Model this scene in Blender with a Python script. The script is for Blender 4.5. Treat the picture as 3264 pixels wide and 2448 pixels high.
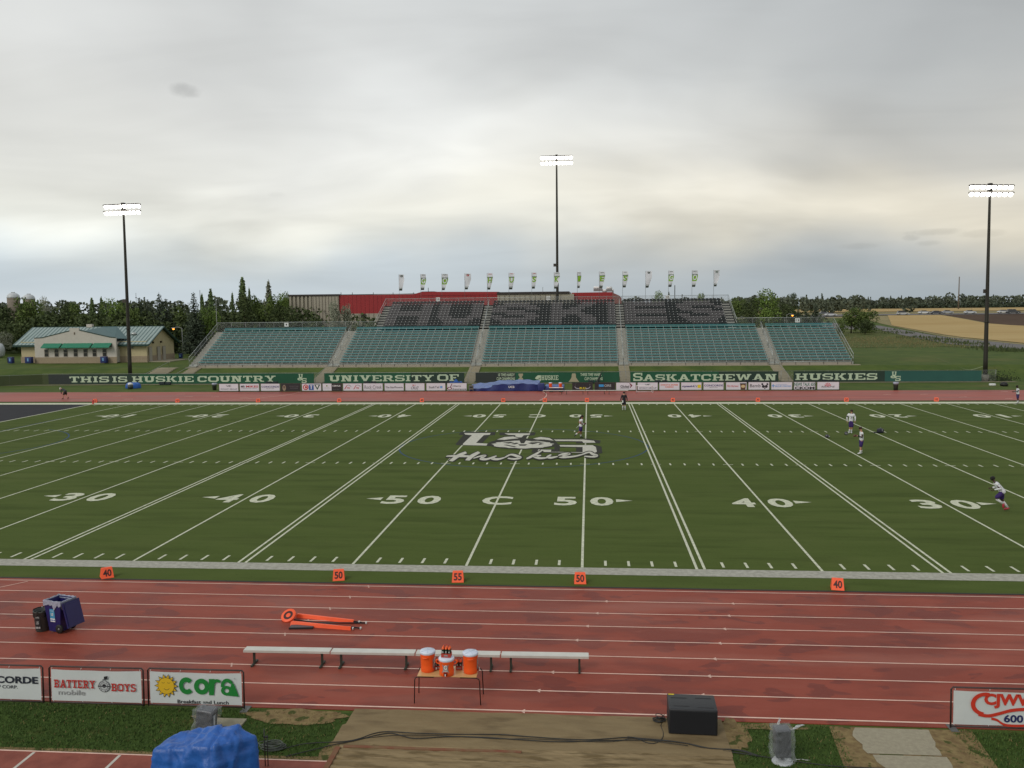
import bpy, bmesh, math, random
from mathutils import Vector, Matrix, Quaternion
for o in list(bpy.data.objects): bpy.data.objects.remove(o)
SC = bpy.context.scene
COL = SC.collection
R = math.radians

# ------------------------------------------------------------------ camera
CAM = Vector((4.8703, -33.7198, 10.115)); YAW, PITCH, ROLL, FPX = -0.0875646, -0.0850607, -0.0105765, 2816.01
fw = Vector((math.sin(YAW)*math.cos(PITCH), math.cos(YAW)*math.cos(PITCH), math.sin(PITCH)))
r0 = Vector((math.cos(YAW), -math.sin(YAW), 0)); u0 = r0.cross(fw)
RT = r0*math.cos(ROLL)+u0*math.sin(ROLL); UP = -r0*math.sin(ROLL)+u0*math.cos(ROLL)
cd = bpy.data.cameras.new('camera'); cam = bpy.data.objects.new('camera', cd); COL.objects.link(cam)
cd.sensor_width = 36; cd.lens = FPX/3264*36; cd.clip_start = 0.3; cd.clip_end = 9000
cam.matrix_world = Matrix(((RT.x, UP.x, -fw.x, CAM.x), (RT.y, UP.y, -fw.y, CAM.y), (RT.z, UP.z, -fw.z, CAM.z), (0, 0, 0, 1)))
SC.camera = cam
def ray(px, py): return RT*((px-1632)/FPX)+UP*((1224-py)/FPX)+fw
def U(px, py, z=0):
    d = ray(px, py); return CAM+d*((z-CAM.z)/d.z)
def V(px, py, Y):
    d = ray(px, py); return CAM+d*((Y-CAM.y)/d.y)

# ------------------------------------------------------------------ sky, sun, exposure
SC.view_settings.view_transform = 'Standard'; SC.view_settings.look = 'None'
SC.view_settings.exposure = 0.3; SC.view_settings.gamma = 1
W = bpy.data.worlds.new('World'); SC.world = W; W.use_nodes = True
SUN_EL, SUN_AZ = R(38), R(215)
def build_world():
    nt = W.node_tree; N = nt.nodes; L = nt.links; N.clear()
    out = N.new('ShaderNodeOutputWorld'); bg = N.new('ShaderNodeBackground'); L.new(bg.outputs[0], out.inputs[0])
    bg.inputs['Strength'].default_value = 0.1
    sky = N.new('ShaderNodeTexSky'); sky.sky_type = 'NISHITA'; sky.sun_disc = False
    sky.sun_elevation = SUN_EL; sky.sun_rotation = SUN_AZ
    tc = N.new('ShaderNodeTexCoord'); sep = N.new('ShaderNodeSeparateXYZ'); L.new(tc.outputs['Generated'], sep.inputs[0])
    def mth(op, a, b=None, clamp=False):
        m = N.new('ShaderNodeMath'); m.operation = op; m.use_clamp = clamp
        for i, v in enumerate((a, b)):
            if v is None: continue
            if isinstance(v, (int, float)): m.inputs[i].default_value = v
            else: L.new(v, m.inputs[i])
        return m.outputs[0]
    z = mth('MAXIMUM', sep.outputs[2], 0.0)
    den = mth('ADD', z, 0.16)
    cx = mth('DIVIDE', sep.outputs[0], den); cy = mth('DIVIDE', sep.outputs[1], den)
    cmb = N.new('ShaderNodeCombineXYZ'); L.new(cx, cmb.inputs[0]); L.new(cy, cmb.inputs[1])
    def noise(scale, det, rough, vec, stretch=(1, 1, 1), rot=0, dist=0.0):
        mp = N.new('ShaderNodeMapping'); mp.inputs['Scale'].default_value = stretch; mp.inputs['Rotation'].default_value = (0, 0, rot)
        L.new(vec, mp.inputs[0])
        n = N.new('ShaderNodeTexNoise'); n.inputs['Scale'].default_value = scale; n.inputs['Detail'].default_value = det
        n.inputs['Roughness'].default_value = rough; n.inputs['Distortion'].default_value = dist
        L.new(mp.outputs[0], n.inputs[0]); return n.outputs['Fac']
    n1 = noise(0.70, 4, 0.45, cmb.outputs[0], (1.0, 0.9, 1), 0.5, 0.5)
    n2 = noise(1.9, 5, 0.5, cmb.outputs[0], (0.7, 1.3, 1), 0.6, 0.8)
    wob = noise(2.6, 4, 0.5, tc.outputs['Generated'], (1, 1, 1.6))
    # elevation, bent a little by large clouds
    el = mth('ADD', z, mth('MULTIPLY', mth('SUBTRACT', wob, 0.5), 0.16))
    def ramp(stops, fac):
        r = N.new('ShaderNodeValToRGB'); cr = r.color_ramp; cr.interpolation = 'B_SPLINE'
        while len(cr.elements) < len(stops): cr.elements.new(0.5)
        for e, (p, c) in zip(cr.elements, stops): e.position = p; e.color = (*[lin(q) for q in c], 1)
        L.new(fac, r.inputs[0]); return r.outputs[0]
    left = ramp([(0.0, (196, 202, 206)), (0.03, (182, 193, 200)), (0.065, (182, 192, 198)), (0.105, (228, 228, 218)), (0.15, (218, 218, 212)), (0.24, (214, 215, 213)), (0.42, (200, 203, 203)), (1, (176, 180, 182))], el)
    right = ramp([(0.0, (148, 158, 164)), (0.03, (148, 156, 162)), (0.06, (170, 171, 168)), (0.095, (214, 205, 184)), (0.15, (186, 185, 180)), (0.24, (170, 173, 173)), (0.42, (154, 158, 161)), (1, (150, 155, 159))], el)
    az = mth('MULTIPLY_ADD' if False else 'ADD', mth('MULTIPLY', sep.outputs[0], 0.95), 0.56, True)
    sm = N.new('ShaderNodeMapRange'); sm.interpolation_type = 'SMOOTHSTEP'; L.new(az, sm.inputs[0])
    def mix(a, b, f, mode='MIX'):
        m = N.new('ShaderNodeMix'); m.data_type = 'RGBA'; m.blend_type = mode
        for s, v in (('A', a), ('B', b)):
            i = [q for q in m.inputs if q.name == s and q.type == 'RGBA'][0]
            if isinstance(v, tuple): i.default_value = v
            else: L.new(v, i)
        f0 = [q for q in m.inputs if q.name == 'Factor' and q.type == 'VALUE'][0]
        if isinstance(f, float): f0.default_value = f
        else: L.new(f, f0)
        return [q for q in m.outputs if q.type == 'RGBA'][0]
    base = mix(left, right, sm.outputs[0])
    # cloud density modulation
    mr = N.new('ShaderNodeMapRange'); mr.inputs['From Min'].default_value = 0.3; mr.inputs['From Max'].default_value = 0.72
    mr.inputs['To Min'].default_value = 1.28; mr.inputs['To Max'].default_value = 0.70; L.new(n1, mr.inputs[0])
    mr2 = N.new('ShaderNodeMapRange'); mr2.inputs['From Min'].default_value = 0.3; mr2.inputs['From Max'].default_value = 0.7
    mr2.inputs['To Min'].default_value = 1.05; mr2.inputs['To Max'].default_value = 0.95; L.new(n2, mr2.inputs[0])
    fade = N.new('ShaderNodeMapRange'); fade.inputs['From Min'].default_value = 0.0; fade.inputs['From Max'].default_value = 0.10; L.new(z, fade.inputs[0])
    k = mth('MULTIPLY', mr.outputs[0], mr2.outputs[0])
    k = mth('ADD', mth('MULTIPLY', mth('SUBTRACT', k, 1.0), fade.outputs[0]), 1.0)
    # a few small dark scud clouds at given sky directions (azimuth right of +Y, elevation, size)
    for (px, py, sx, sy, am) in [(588, 288, .013, .0065, .22), (2980, 740, .024, .0035, .15), (2740, 785, .02, .003, .08), (2905, 758, .008, .003, .12), (3130, 745, .02, .004, .12), (2960, 775, .01, .003, .1), (880, 620, .008, .003, .05)]:
        d = ray(px, py).normalized()
        dx = mth('DIVIDE', mth('SUBTRACT', sep.outputs[0], d.x), sx); dz = mth('DIVIDE', mth('SUBTRACT', sep.outputs[2], d.z), sy)
        rr = mth('ADD', mth('MULTIPLY', dx, dx), mth('MULTIPLY', dz, dz))
        rr = mth('ADD', rr, mth('MULTIPLY', mth('SUBTRACT', noise(45, 4, .65, tc.outputs['Generated'], (1, 1, 1.6)), 0.5), 2.2))
        f = N.new('ShaderNodeMapRange'); f.interpolation_type = 'SMOOTHSTEP'
        f.inputs['From Min'].default_value = 1.6; f.inputs['From Max'].default_value = -0.1; f.inputs['To Min'].default_value = 0; f.inputs['To Max'].default_value = am
        L.new(rr, f.inputs[0])
        gate = mth('GREATER_THAN', sep.outputs[1], 0.0)
        k = mth('MULTIPLY', k, mth('SUBTRACT', 1.0, mth('MULTIPLY', f.outputs[0], gate)))
    hs = N.new('ShaderNodeVectorMath'); hs.operation = 'SCALE'; L.new(base, hs.inputs[0]); L.new(mth('MULTIPLY', k, 10.0), hs.inputs['Scale'])
    # the overcast deck covers nearly all of the clear sky
    fin = mix(sky.outputs[0], hs.outputs[0], 0.97)
    L.new(fin, bg.inputs[0])
def lin(v):
    v = v/255.0
    return v/12.92 if v <= 0.04045 else ((v+0.055)/1.055)**2.4
build_world()
sl = bpy.data.lights.new('sun', 'SUN'); sl.energy = 0.9; sl.angle = R(25); sl.color = (1, .95, .88)
so = bpy.data.objects.new('sun', sl); COL.objects.link(so)
# Nishita: rotation measured clockwise from +Y; lamp's -Z must point away from the sun
sdir = Vector((math.sin(SUN_AZ)*math.cos(SUN_EL), math.cos(SUN_AZ)*math.cos(SUN_EL), math.sin(SUN_EL)))
so.rotation_euler = sdir.to_track_quat('Z', 'Y').to_euler()
so.location = sdir*100

# ------------------------------------------------------------------ materials
MATS = {}
def mat(name, c, rough=0.6, metal=0.0, var=0.0, vscale=2.0, c2=None, emit=0.0, bump=0.0, bscale=40.0, spec=0.5, stretch=(1, 1, 1), alpha=1.0, sheen=0.0, det=6.0, lo=.35, hi=.65, coat=0.0, trans=0.0):
    """c: sRGB 0-255 reference of the real base colour; c2/var: noise-driven second colour."""
    if name in MATS: return MATS[name]
    m = bpy.data.materials.new(name); m.use_nodes = True; nt = m.node_tree; N = nt.nodes; L = nt.links
    p = N['Principled BSDF']; col = tuple(lin(q) for q in c)
    p.inputs['Base Color'].default_value = (*col, 1); p.inputs['Roughness'].default_value = rough; p.inputs['Metallic'].default_value = metal
    p.inputs['Specular IOR Level'].default_value = spec; p.inputs['Alpha'].default_value = alpha
    p.inputs['Sheen Weight'].default_value = sheen; p.inputs['Coat Weight'].default_value = coat; p.inputs['Transmission Weight'].default_value = trans
    if emit: p.inputs['Emission Color'].default_value = (*col, 1); p.inputs['Emission Strength'].default_value = emit
    if var or c2 or bump:
        tc = N.new('ShaderNodeTexCoord'); mp = N.new('ShaderNodeMapping'); mp.inputs['Scale'].default_value = stretch; L.new(tc.outputs['Object'], mp.inputs[0])
    if var or c2:
        n = N.new('ShaderNodeTexNoise'); n.inputs['Scale'].default_value = vscale; n.inputs['Detail'].default_value = det; n.inputs['Roughness'].default_value = .62
        L.new(mp.outputs[0], n.inputs[0]); r = N.new('ShaderNodeValToRGB'); cr = r.color_ramp
        a = tuple(max(0, q*(1-var)) for q in col); b = tuple(lin(q) for q in c2) if c2 else tuple(q*(1+var) for q in col)
        cr.elements[0].position = lo; cr.elements[1].position = hi; cr.elements[0].color = (*a, 1); cr.elements[1].color = (*b, 1)
        L.new(n.outputs['Fac'], r.inputs[0]); L.new(r.outputs[0], p.inputs['Base Color'])
    if bump:
        n = N.new('ShaderNodeTexNoise'); n.inputs['Scale'].default_value = bscale; n.inputs['Detail'].default_value = 4; L.new(mp.outputs[0], n.inputs[0])
        bp = N.new('ShaderNodeBump'); bp.inputs['Strength'].default_value = bump; bp.inputs['Distance'].default_value = 0.02
        L.new(n.outputs['Fac'], bp.inputs['Height']); L.new(bp.outputs[0], p.inputs['Normal'])
    MATS[name] = m; return m

def add_overlay(m, c, scale, lo, hi, fac=1.0, stretch=(1, 1, 1), rough=None, det=5.0, off=(0, 0, 0), dist=0.0):
    """lay a second noise-shaped stain or painted tone over a material's colour (and roughness)"""
    nt = m.node_tree; N = nt.nodes; L = nt.links; p = N['Principled BSDF']
    tc = N.new('ShaderNodeTexCoord'); mp = N.new('ShaderNodeMapping'); mp.inputs['Scale'].default_value = stretch; mp.inputs['Location'].default_value = off
    L.new(tc.outputs['Object'], mp.inputs[0]); n = N.new('ShaderNodeTexNoise'); n.inputs['Scale'].default_value = scale; n.inputs['Detail'].default_value = det
    n.inputs['Distortion'].default_value = dist
    L.new(mp.outputs[0], n.inputs[0]); r = N.new('ShaderNodeMapRange'); r.inputs['From Min'].default_value = lo; r.inputs['From Max'].default_value = hi; r.inputs['To Max'].default_value = fac
    L.new(n.outputs['Fac'], r.inputs[0])
    mx = N.new('ShaderNodeMix'); mx.data_type = 'RGBA'
    A = [q for q in mx.inputs if q.name == 'A' and q.type == 'RGBA'][0]; B = [q for q in mx.inputs if q.name == 'B' and q.type == 'RGBA'][0]
    bc = p.inputs['Base Color']
    if bc.links: L.new(bc.links[0].from_socket, A)
    else: A.default_value = bc.default_value
    B.default_value = (*[lin(q) for q in c], 1); L.new(r.outputs[0], mx.inputs[0])
    L.new([q for q in mx.outputs if q.type == 'RGBA'][0], bc)
    if rough is not None:
        m2 = N.new('ShaderNodeMix'); rg = p.inputs['Roughness']
        if rg.links: L.new(rg.links[0].from_socket, m2.inputs[2])
        else: m2.inputs[2].default_value = rg.default_value
        m2.inputs[3].default_value = rough; L.new(r.outputs[0], m2.inputs[0]); L.new(m2.outputs[0], rg)
    return m

# ------------------------------------------------------------------ mesh builder
class MB:
    def __init__(s, m=None): s.v = []; s.f = []; s.mi = []; s.mats = []; s.cur = m; s.sm = []
    def _m(s, m):
        m = m or s.cur
        if m not in s.mats: s.mats.append(m)
        return s.mats.index(m)
    def poly(s, pts, m=None, smooth=False):
        b = len(s.v); s.v += [Vector(p) for p in pts]; s.f.append(tuple(range(b, b+len(pts)))); s.mi.append(s._m(m)); s.sm.append(smooth); return s
    def box(s, x0, x1, y0, y1, z0, z1, m=None, M=None):
        P = [Vector(q) for q in ((x0, y0, z0), (x1, y0, z0), (x1, y1, z0), (x0, y1, z0), (x0, y0, z1), (x1, y0, z1), (x1, y1, z1), (x0, y1, z1))]
        if M: P = [M @ q for q in P]
        b = len(s.v); s.v += P; k = s._m(m)
        for f in ((0, 3, 2, 1), (4, 5, 6, 7), (0, 1, 5, 4), (1, 2, 6, 5), (2, 3, 7, 6), (3, 0, 4, 7)):
            s.f.append(tuple(b+i for i in f)); s.mi.append(k); s.sm.append(False)
        return s
    def tube(s, pts, rad, n=6, m=None, caps=True, smooth=True):
        pts = [Vector(p) for p in pts]; rad = rad if isinstance(rad, (list, tuple)) else [rad]*len(pts)
        b = len(s.v); k = s._m(m); prev = None
        for i, p in enumerate(pts):
            a = pts[max(0, i-1)]; c = pts[min(len(pts)-1, i+1)]; t = (c-a)
            if t.length < 1e-9: t = Vector((0, 0, 1))
            t.normalize()
            if prev is None: x = t.orthogonal().normalized()
            else: x = (prev-t*prev.dot(t)); x = x.normalized() if x.length > 1e-6 else t.orthogonal().normalized()
            prev = x; y = t.cross(x)
            for j in range(n):
                an = 2*math.pi*j/n; s.v.append(p+(x*math.cos(an)+y*math.sin(an))*rad[i])
        for i in range(len(pts)-1):
            for j in range(n):
                s.f.append((b+i*n+j, b+i*n+(j+1) % n, b+(i+1)*n+(j+1) % n, b+(i+1)*n+j)); s.mi.append(k); s.sm.append(smooth)
        if caps:
            s.f.append(tuple(b+j for j in reversed(range(n)))); s.mi.append(k); s.sm.append(False)
            e = b+(len(pts)-1)*n; s.f.append(tuple(e+j for j in range(n))); s.mi.append(k); s.sm.append(False)
        return s
    def lathe(s, prof, n=16, m=None, c=(0, 0, 0), smooth=True, sx=1, sy=1):
        b = len(s.v); k = s._m(m); c = Vector(c)
        for r, z in prof:
            for j in range(n):
                an = 2*math.pi*j/n; s.v.append(c+Vector((r*math.cos(an)*sx, r*math.sin(an)*sy, z)))
        for i in range(len(prof)-1):
            for j in range(n):
                s.f.append((b+i*n+j, b+i*n+(j+1) % n, b+(i+1)*n+(j+1) % n, b+(i+1)*n+j)); s.mi.append(k); s.sm.append(smooth)
        for q, rev in ((0, True), (len(prof)-1, False)):
            if prof[q][0] > 1e-6:
                r = [b+q*n+j for j in range(n)]; s.f.append(tuple(reversed(r)) if rev else tuple(r)); s.mi.append(k); s.sm.append(False)
        return s
    def grid(s, fn, nu, nv, m=None, smooth=True):
        b = len(s.v); k = s._m(m)
        for j in range(nv+1):
            for i in range(nu+1): s.v.append(Vector(fn(i/nu, j/nv)))
        for j in range(nv):
            for i in range(nu):
                a = b+j*(nu+1)+i; s.f.append((a, a+1, a+nu+2, a+nu+1)); s.mi.append(k); s.sm.append(smooth)
        return s
    def xf(s, M):
        s.v = [M @ p for p in s.v]; return s
    def obj(s, name, parent=None, loc=None, rot=None):
        me = bpy.data.meshes.new(name); me.from_pydata([tuple(p) for p in s.v], [], s.f)
        for m in s.mats: me.materials.append(m)
        me.polygons.foreach_set('material_index', s.mi); me.polygons.foreach_set('use_smooth', s.sm); me.update()
        o = bpy.data.objects.new(name, me); COL.objects.link(o)
        if parent is not None: o.parent = parent
        if loc is not None: o.location = loc
        if rot is not None: o.rotation_euler = rot
        return o
def tag(o, label=None, cat=None, group=None, kind=None):
    if label: o['label'] = label
    if cat: o['category'] = cat
    if group: o['group'] = group
    if kind: o['kind'] = kind
    return o
def thing(name, label, cat, loc=(0, 0, 0), rz=0.0, group=None):
    o = bpy.data.objects.new(name, None); COL.objects.link(o); o.location = loc; o.rotation_euler = (0, 0, rz)
    o.empty_display_size = 0.3
    return tag(o, label, cat, group)
KIDS = {}
def dup(root, loc=None, rz=None, label=None, group=None, scale=None):
    kids = {}
    for q in COL.objects:
        if q.parent: kids.setdefault(q.parent, []).append(q)
    def rec(o, par):
        c = o.copy(); COL.objects.link(c)
        if par is not None: c.parent = par
        for ch in kids.get(o, []): rec(ch, c)
        return c
    r = rec(root, None)
    if loc is not None: r.location = loc
    if rz is not None: r.rotation_euler = (0, 0, rz)
    if scale is not None: r.scale = scale if not isinstance(scale, (int, float)) else (scale,)*3
    if label: r['label'] = label
    if group: r['group'] = group
    return r

# ------------------------------------------------------------------ lettering
def text_geo(body, offset=0.0, shear=0.0, spacing=1.0):
    cu = bpy.data.curves.new('t', 'FONT'); cu.body = body; cu.offset = offset; cu.shear = shear; cu.space_character = spacing
    cu.resolution_u = 3; cu.align_x = 'LEFT'
    o = bpy.data.objects.new('t', cu); COL.objects.link(o)
    dg = bpy.context.evaluated_depsgraph_get(); me = bpy.data.meshes.new_from_object(o.evaluated_get(dg))
    v = [(p.co.x, p.co.y) for p in me.vertices]; f = [tuple(p.vertices) for p in me.polygons]
    bpy.data.objects.remove(o); bpy.data.curves.remove(cu); bpy.data.meshes.remove(me)
    if not v: return [], []
    x0 = min(a for a, b in v); x1 = max(a for a, b in v); y0 = min(b for a, b in v); y1 = max(b for a, b in v)
    return [((a-x0)/(x1-x0)-.5, (b-y0)/(y1-y0)-.5) for a, b in v], f
def text_into(mb, body, c, w, h, m, ux=Vector((1, 0, 0)), uy=Vector((0, 0, 1)), **kw):
    """flat lettering that fills a w x h rectangle centred on c"""
    v, f = text_geo(body, **kw); c = Vector(c); b = len(mb.v); k = mb._m(m)
    mb.v += [c+ux*(a*w)+uy*(q*h) for a, q in v]
    for q in f: mb.f.append(tuple(b+i for i in q)); mb.mi.append(k); mb.sm.append(False)
    return mb
# slab-serif capitals from strokes: (width, [polygons]) in a unit-high cell
def _slab():
    G = {}
    t = .235; s = .155
    def rc(x0, x1, y0, y1): return [(x0, y0), (x1, y0), (x1, y1), (x0, y1)]
    def stem(x, w, top=1, bot=1, ov=.11):
        o = [rc(x, x+t, 0, 1)]
        if top: o.append(rc(x-ov, x+t+ov, 1-s, 1))
        if bot: o.append(rc(x-ov, x+t+ov, 0, s))
        return o
    def dg(xa, xb, y0, y1, w=t): return [(xa, y0), (xa+w, y0), (xb+w, y1), (xb, y1)]
    def ring(w, t=t, open_=None):
        # octagonal ring segments
        c = .22; O = [(c, 0), (w-c, 0), (w, c), (w, 1-c), (w-c, 1), (c, 1), (0, 1-c), (0, c)]
        ty = .2; I = [(c+.08, ty), (w-c-.08, ty), (w-t, ty+.14), (w-t, 1-ty-.14), (w-c-.08, 1-ty), (c+.08, 1-ty), (t, 1-ty-.14), (t, ty+.14)]
        return [[O[i], O[(i+1) % 8], I[(i+1) % 8], I[i]] for i in range(8) if not open_ or i not in open_]
    G['I'] = (.5, stem(.12, 0))
    G['T'] = (.95, [rc(.345, .605, 0, 1), rc(.2, .75, 0, s), rc(0, .95, 1-s, 1), rc(0, .14, .68, 1), rc(.81, .95, .68, 1)])
    G['H'] = (1.12, stem(.11, 0)+stem(.75, 0)+[rc(.37, .75, .4, .6)])
    G['U'] = (1.1, [rc(.11, .37, .2, 1), rc(0, .48, 1-s, 1), rc(.73, .99, .2, 1), rc(.62, 1.1, 1-s, 1), [(.11, .2), (.3, 0), (.8, 0), (.99, .2), (.73, .26), (.37, .26)]])
    G['E'] = (.98, stem(.11, 0, ov=.11)+[rc(.37, .95, 1-s, 1), rc(.37, .95, 0, s), rc(.37, .68, .41, .59), rc(.82, .96, .68, 1), rc(.82, .98, 0, .33)])
    G['F'] = (.95, stem(.11, 0, ov=.11)+[rc(.37, .93, 1-s, 1), rc(.37, .66, .4, .58), rc(.8, .94, .66, 1)])
    G['K'] = (1.1, stem(.11, 0)+[dg(.34, .72, .42, .95, .24), [(.42, .52), (.66, .62), (1.02, .05), (.74, .05)], rc(.66, 1.08, 0, s), rc(.62, 1.04, 1-s, 1)])
    G['S'] = (.95, [rc(.2, .75, .82, 1), [(.2, 1), (0, .85), (0, .6), (.24, .62), (.24, .82), (.3, .84)], [(0, .62), (.2, .44), (.7, .4), (.76, .56), (.28, .6)], [(.74, .57), (.95, .42), (.95, .15), (.75, 0), (.66, .17), (.7, .2), (.7, .4)], rc(.2, .75, 0, .18), rc(.78, .92, .66, 1), rc(.02, .17, 0, .34), [(.17, .0), (.3, 0), (.3, .18), (.17, .25)]])
    G['C'] = (1.0, ring(1.0, open_={2})+[rc(.8, .96, .62, 1)])
    G['O'] = (1.1, ring(1.1))
    G['G'] = (1.05, ring(1.05, open_={2})+[rc(.82, .98, .62, 1), rc(.6, 1.08, .3, .46), rc(.79, 1.0, .05, .3)])
    G['N'] = (1.12, stem(.11, 0, 0)+stem(.75, 0, 1, 0)+[rc(0, .37, 1-s, 1), [(.2, 1), (.48, 1), (.94, 0), (.66, 0)]])
    G['R'] = (1.1, stem(.11, 0)+[rc(.37, .75, .82, 1), rc(.37, .75, .4, .56), [(.75, 1), (.95, .86), (.95, .56), (.75, .4), (.7, .56), (.7, .82)], [(.5, .44), (.75, .46), (1.0, .0), (.76, 0)], rc(.8, 1.1, 0, s)])
    G['Y'] = (1.1, [rc(.42, .68, 0, .48), rc(.28, .82, 0, s), [(.1, .95), (.38, .95), (.66, .4), (.44, .4)], [(.74, .95), (1.0, .95), (.68, .44), (.5, .44)], rc(0, .46, 1-s, 1), rc(.66, 1.1, 1-s, 1)])
    G['V'] = (1.12, [[(.1, .95), (.38, .95), (.68, 0), (.44, 0)], [(.76, .95), (1.02, .95), (.68, 0), (.46, 0)], rc(0, .46, 1-s, 1), rc(.66, 1.12, 1-s, 1)])
    G['A'] = (1.15, [[(.12, .05), (.36, .05), (.66, 1), (.44, 1)], [(.8, .05), (1.08, .05), (.7, 1), (.46, 1)], rc(.35, .8, .26, .42), rc(0, .44, 0, s), rc(.7, 1.15, 0, s)])
    G['W'] = (1.5, [[(.08, .95), (.34, .95), (.54, 0), (.34, 0)], [(.36, 0), (.54, 0), (.86, .95), (.66, .95)], [(.66, .95), (.9, .95), (1.14, 0), (.94, 0)], [(.96, 0), (1.14, 0), (1.42, .95), (1.16, .95)], rc(0, .42, 1-s, 1), rc(1.08, 1.5, 1-s, 1)])
    G['B'] = (1.05, stem(.11, 0)+[rc(.37, .8, .83, 1), rc(.37, .8, .42, .58), rc(.37, .8, 0, .17), [(.8, 1), (.98, .86), (.98, .6), (.8, .5), (.72, .6), (.72, .84)], [(.8, .5), (1.02, .4), (1.02, .14), (.8, 0), (.74, .16), (.74, .42)]])
    G['M'] = (1.35, stem(.11, 0)+stem(.98, 0)+[[(.2, 1), (.5, 1), (.78, .2), (.58, .2)], [(.85, 1), (1.14, 1), (.78, .2), (.58, .2)]])
    return G
SLAB = _slab()
def slab_into(mb, body, c, w, h, m, ux=Vector((1, 0, 0)), uy=Vector((0, 0, 1)), gap=.1, small=1.0, eps=.0015):
    """small: height of all letters after each word's first (small capitals)"""
    nrm = ux.cross(uy).normalized(); x = 0; lay = []; first = True
    for ch in body:
        if ch == ' ': x += .5; first = True; continue
        k = 1.0 if first else small; first = False
        gw, ps = SLAB[ch]; lay.append((x, k, ps)); x += gw*k+gap
    tot = x-gap; c = Vector(c)
    for gx, k, ps in lay:
        for i, p in enumerate(ps):
            mb.poly([c+ux*(((gx+a*k)/tot-.5)*w)+uy*((b*k-.5)*h)+nrm*(eps*i) for a, b in p], m)
    return mb
def ribbon(mb, pts, w, z, m):
    """painted stroke on the ground"""
    pts = [Vector((p[0], p[1], 0)) for p in pts]; L_ = []; R_ = []
    for i, p in enumerate(pts):
        a = pts[max(0, i-1)]; c = pts[min(len(pts)-1, i+1)]; t = (c-a).normalized(); n = Vector((-t.y, t.x, 0))
        ww = w[i] if isinstance(w, list) else w
        L_.append(p+n*ww/2); R_.append(p-n*ww/2)
    for i in range(len(pts)-1):
        mb.poly([(R_[i].x, R_[i].y, z), (R_[i+1].x, R_[i+1].y, z), (L_[i+1].x, L_[i+1].y, z), (L_[i].x, L_[i].y, z)], m)
def smooth_path(P, n=5):
    out = []; P = [Vector(p) for p in P]
    for i in range(len(P)-1):
        p0 = P[max(0, i-1)]; p1 = P[i]; p2 = P[i+1]; p3 = P[min(len(P)-1, i+2)]
        for k in range(n):
            t = k/n; out.append(.5*((2*p1)+(p2-p0)*t+(2*p0-5*p1+4*p2-p3)*t*t+(3*p1-p0-3*p2+p3)*t**3))
    out.append(P[-1]); return out

# ================================================================== THE GROUND
TZ = [(-200, 0), (87, 0), (88.6, .12), (95.2, 1.62), (110, 1.85), (150, 1.95), (200, 2.3), (260, 3.2), (300, 4.6), (345, 5.95), (470, 6.4), (640, 6.9), (1200, 7.2), (6000, 7.4)]
def tz(y):
    for (a, za), (b, zb) in zip(TZ, TZ[1:]):
        if y <= b: return za+(zb-za)*max(0, (y-a))/(b-a)
    return TZ[-1][1]
M_grass = mat('lawn_grass', (66, 84, 36), .9, c2=(84, 98, 44), vscale=.35, spec=.15, bump=.4, bscale=14)
add_overlay(M_grass, (104, 98, 58), .12, .56, .72, .55)
M_nearg = mat('near_lawn', (52, 70, 28), .95, c2=(70, 90, 38), vscale=7, spec=.15, bump=.8, bscale=30, lo=.3, hi=.7)
add_overlay(M_nearg, (92, 86, 48), 1.1, .60, .74, .7)
M_turf = mat('artificial_turf', (77, 91, 43), .95, c2=(85, 98, 49), vscale=.6, stretch=(.25, 1.6, 1), spec=.08, bump=.25, bscale=60)
add_overlay(M_turf, (64, 77, 34), .9, .48, .66, .6, stretch=(.18, 1, 1)); add_overlay(M_turf, (88, 98, 52), .35, .52, .7, .45, stretch=(.5, .9, 1), off=(3, 8, 0)); add_overlay(M_turf, (56, 62, 34), 9, .6, .72, .5)
M_endz = mat('painted_black_turf', (44, 44, 48), .85, var=.15, vscale=1, spec=.2)
M_white = mat('white_turf_paint', (200, 202, 178), .85, var=.22, vscale=6, spec=.2)
M_wband = mat('worn_white_turf_paint', (152, 150, 138), .9, c2=(180, 178, 166), vscale=5, spec=.2)
M_logo = mat('logo_white_paint', (194, 192, 178), .85, var=.14, vscale=5, spec=.2)
M_logod = mat('logo_charcoal_paint', (50, 50, 42), .85, var=.12, vscale=3, spec=.2)
M_blue = mat('soccer_blue_paint', (50, 78, 112), .85, spec=.2)
M_track = mat('wet_track_rubber', (140, 66, 50), .6, c2=(148, 72, 56), vscale=1.2, stretch=(.5, 1, 1), spec=.2, bump=.15, bscale=180)
add_overlay(M_track, (124, 56, 42), .55, .50, .56, .75, stretch=(.5, 1.2, 1), rough=.5, det=4, off=(3.1, 1.7, 0))
add_overlay(M_track, (110, 46, 36), .9, .59, .61, .7, stretch=(.6, 1, 1), rough=.48, det=3, off=(7.4, 9.2, 0), dist=.4)
add_overlay(M_track, (166, 100, 84), .5, .52, .70, .6, stretch=(.22, 1.1, 1), off=(1.4, 4.2, 0)); add_overlay(M_track, (158, 88, 72), 3, .60, .74, .4, stretch=(.4, 1, 1), off=(5, 1, 0))  # broad pale pink bands paint the wet lanes' grazing reflection into the colour
M_tline = mat('track_line_paint', (226, 190, 172), .5, var=.12, vscale=4)
M_track2 = mat('runway_rubber', (146, 78, 62), .6, c2=(126, 62, 48), vscale=2.2, spec=.3, bump=.2, bscale=120)
M_edge = mat('dark_edging', (44, 40, 34), .8)

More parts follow.
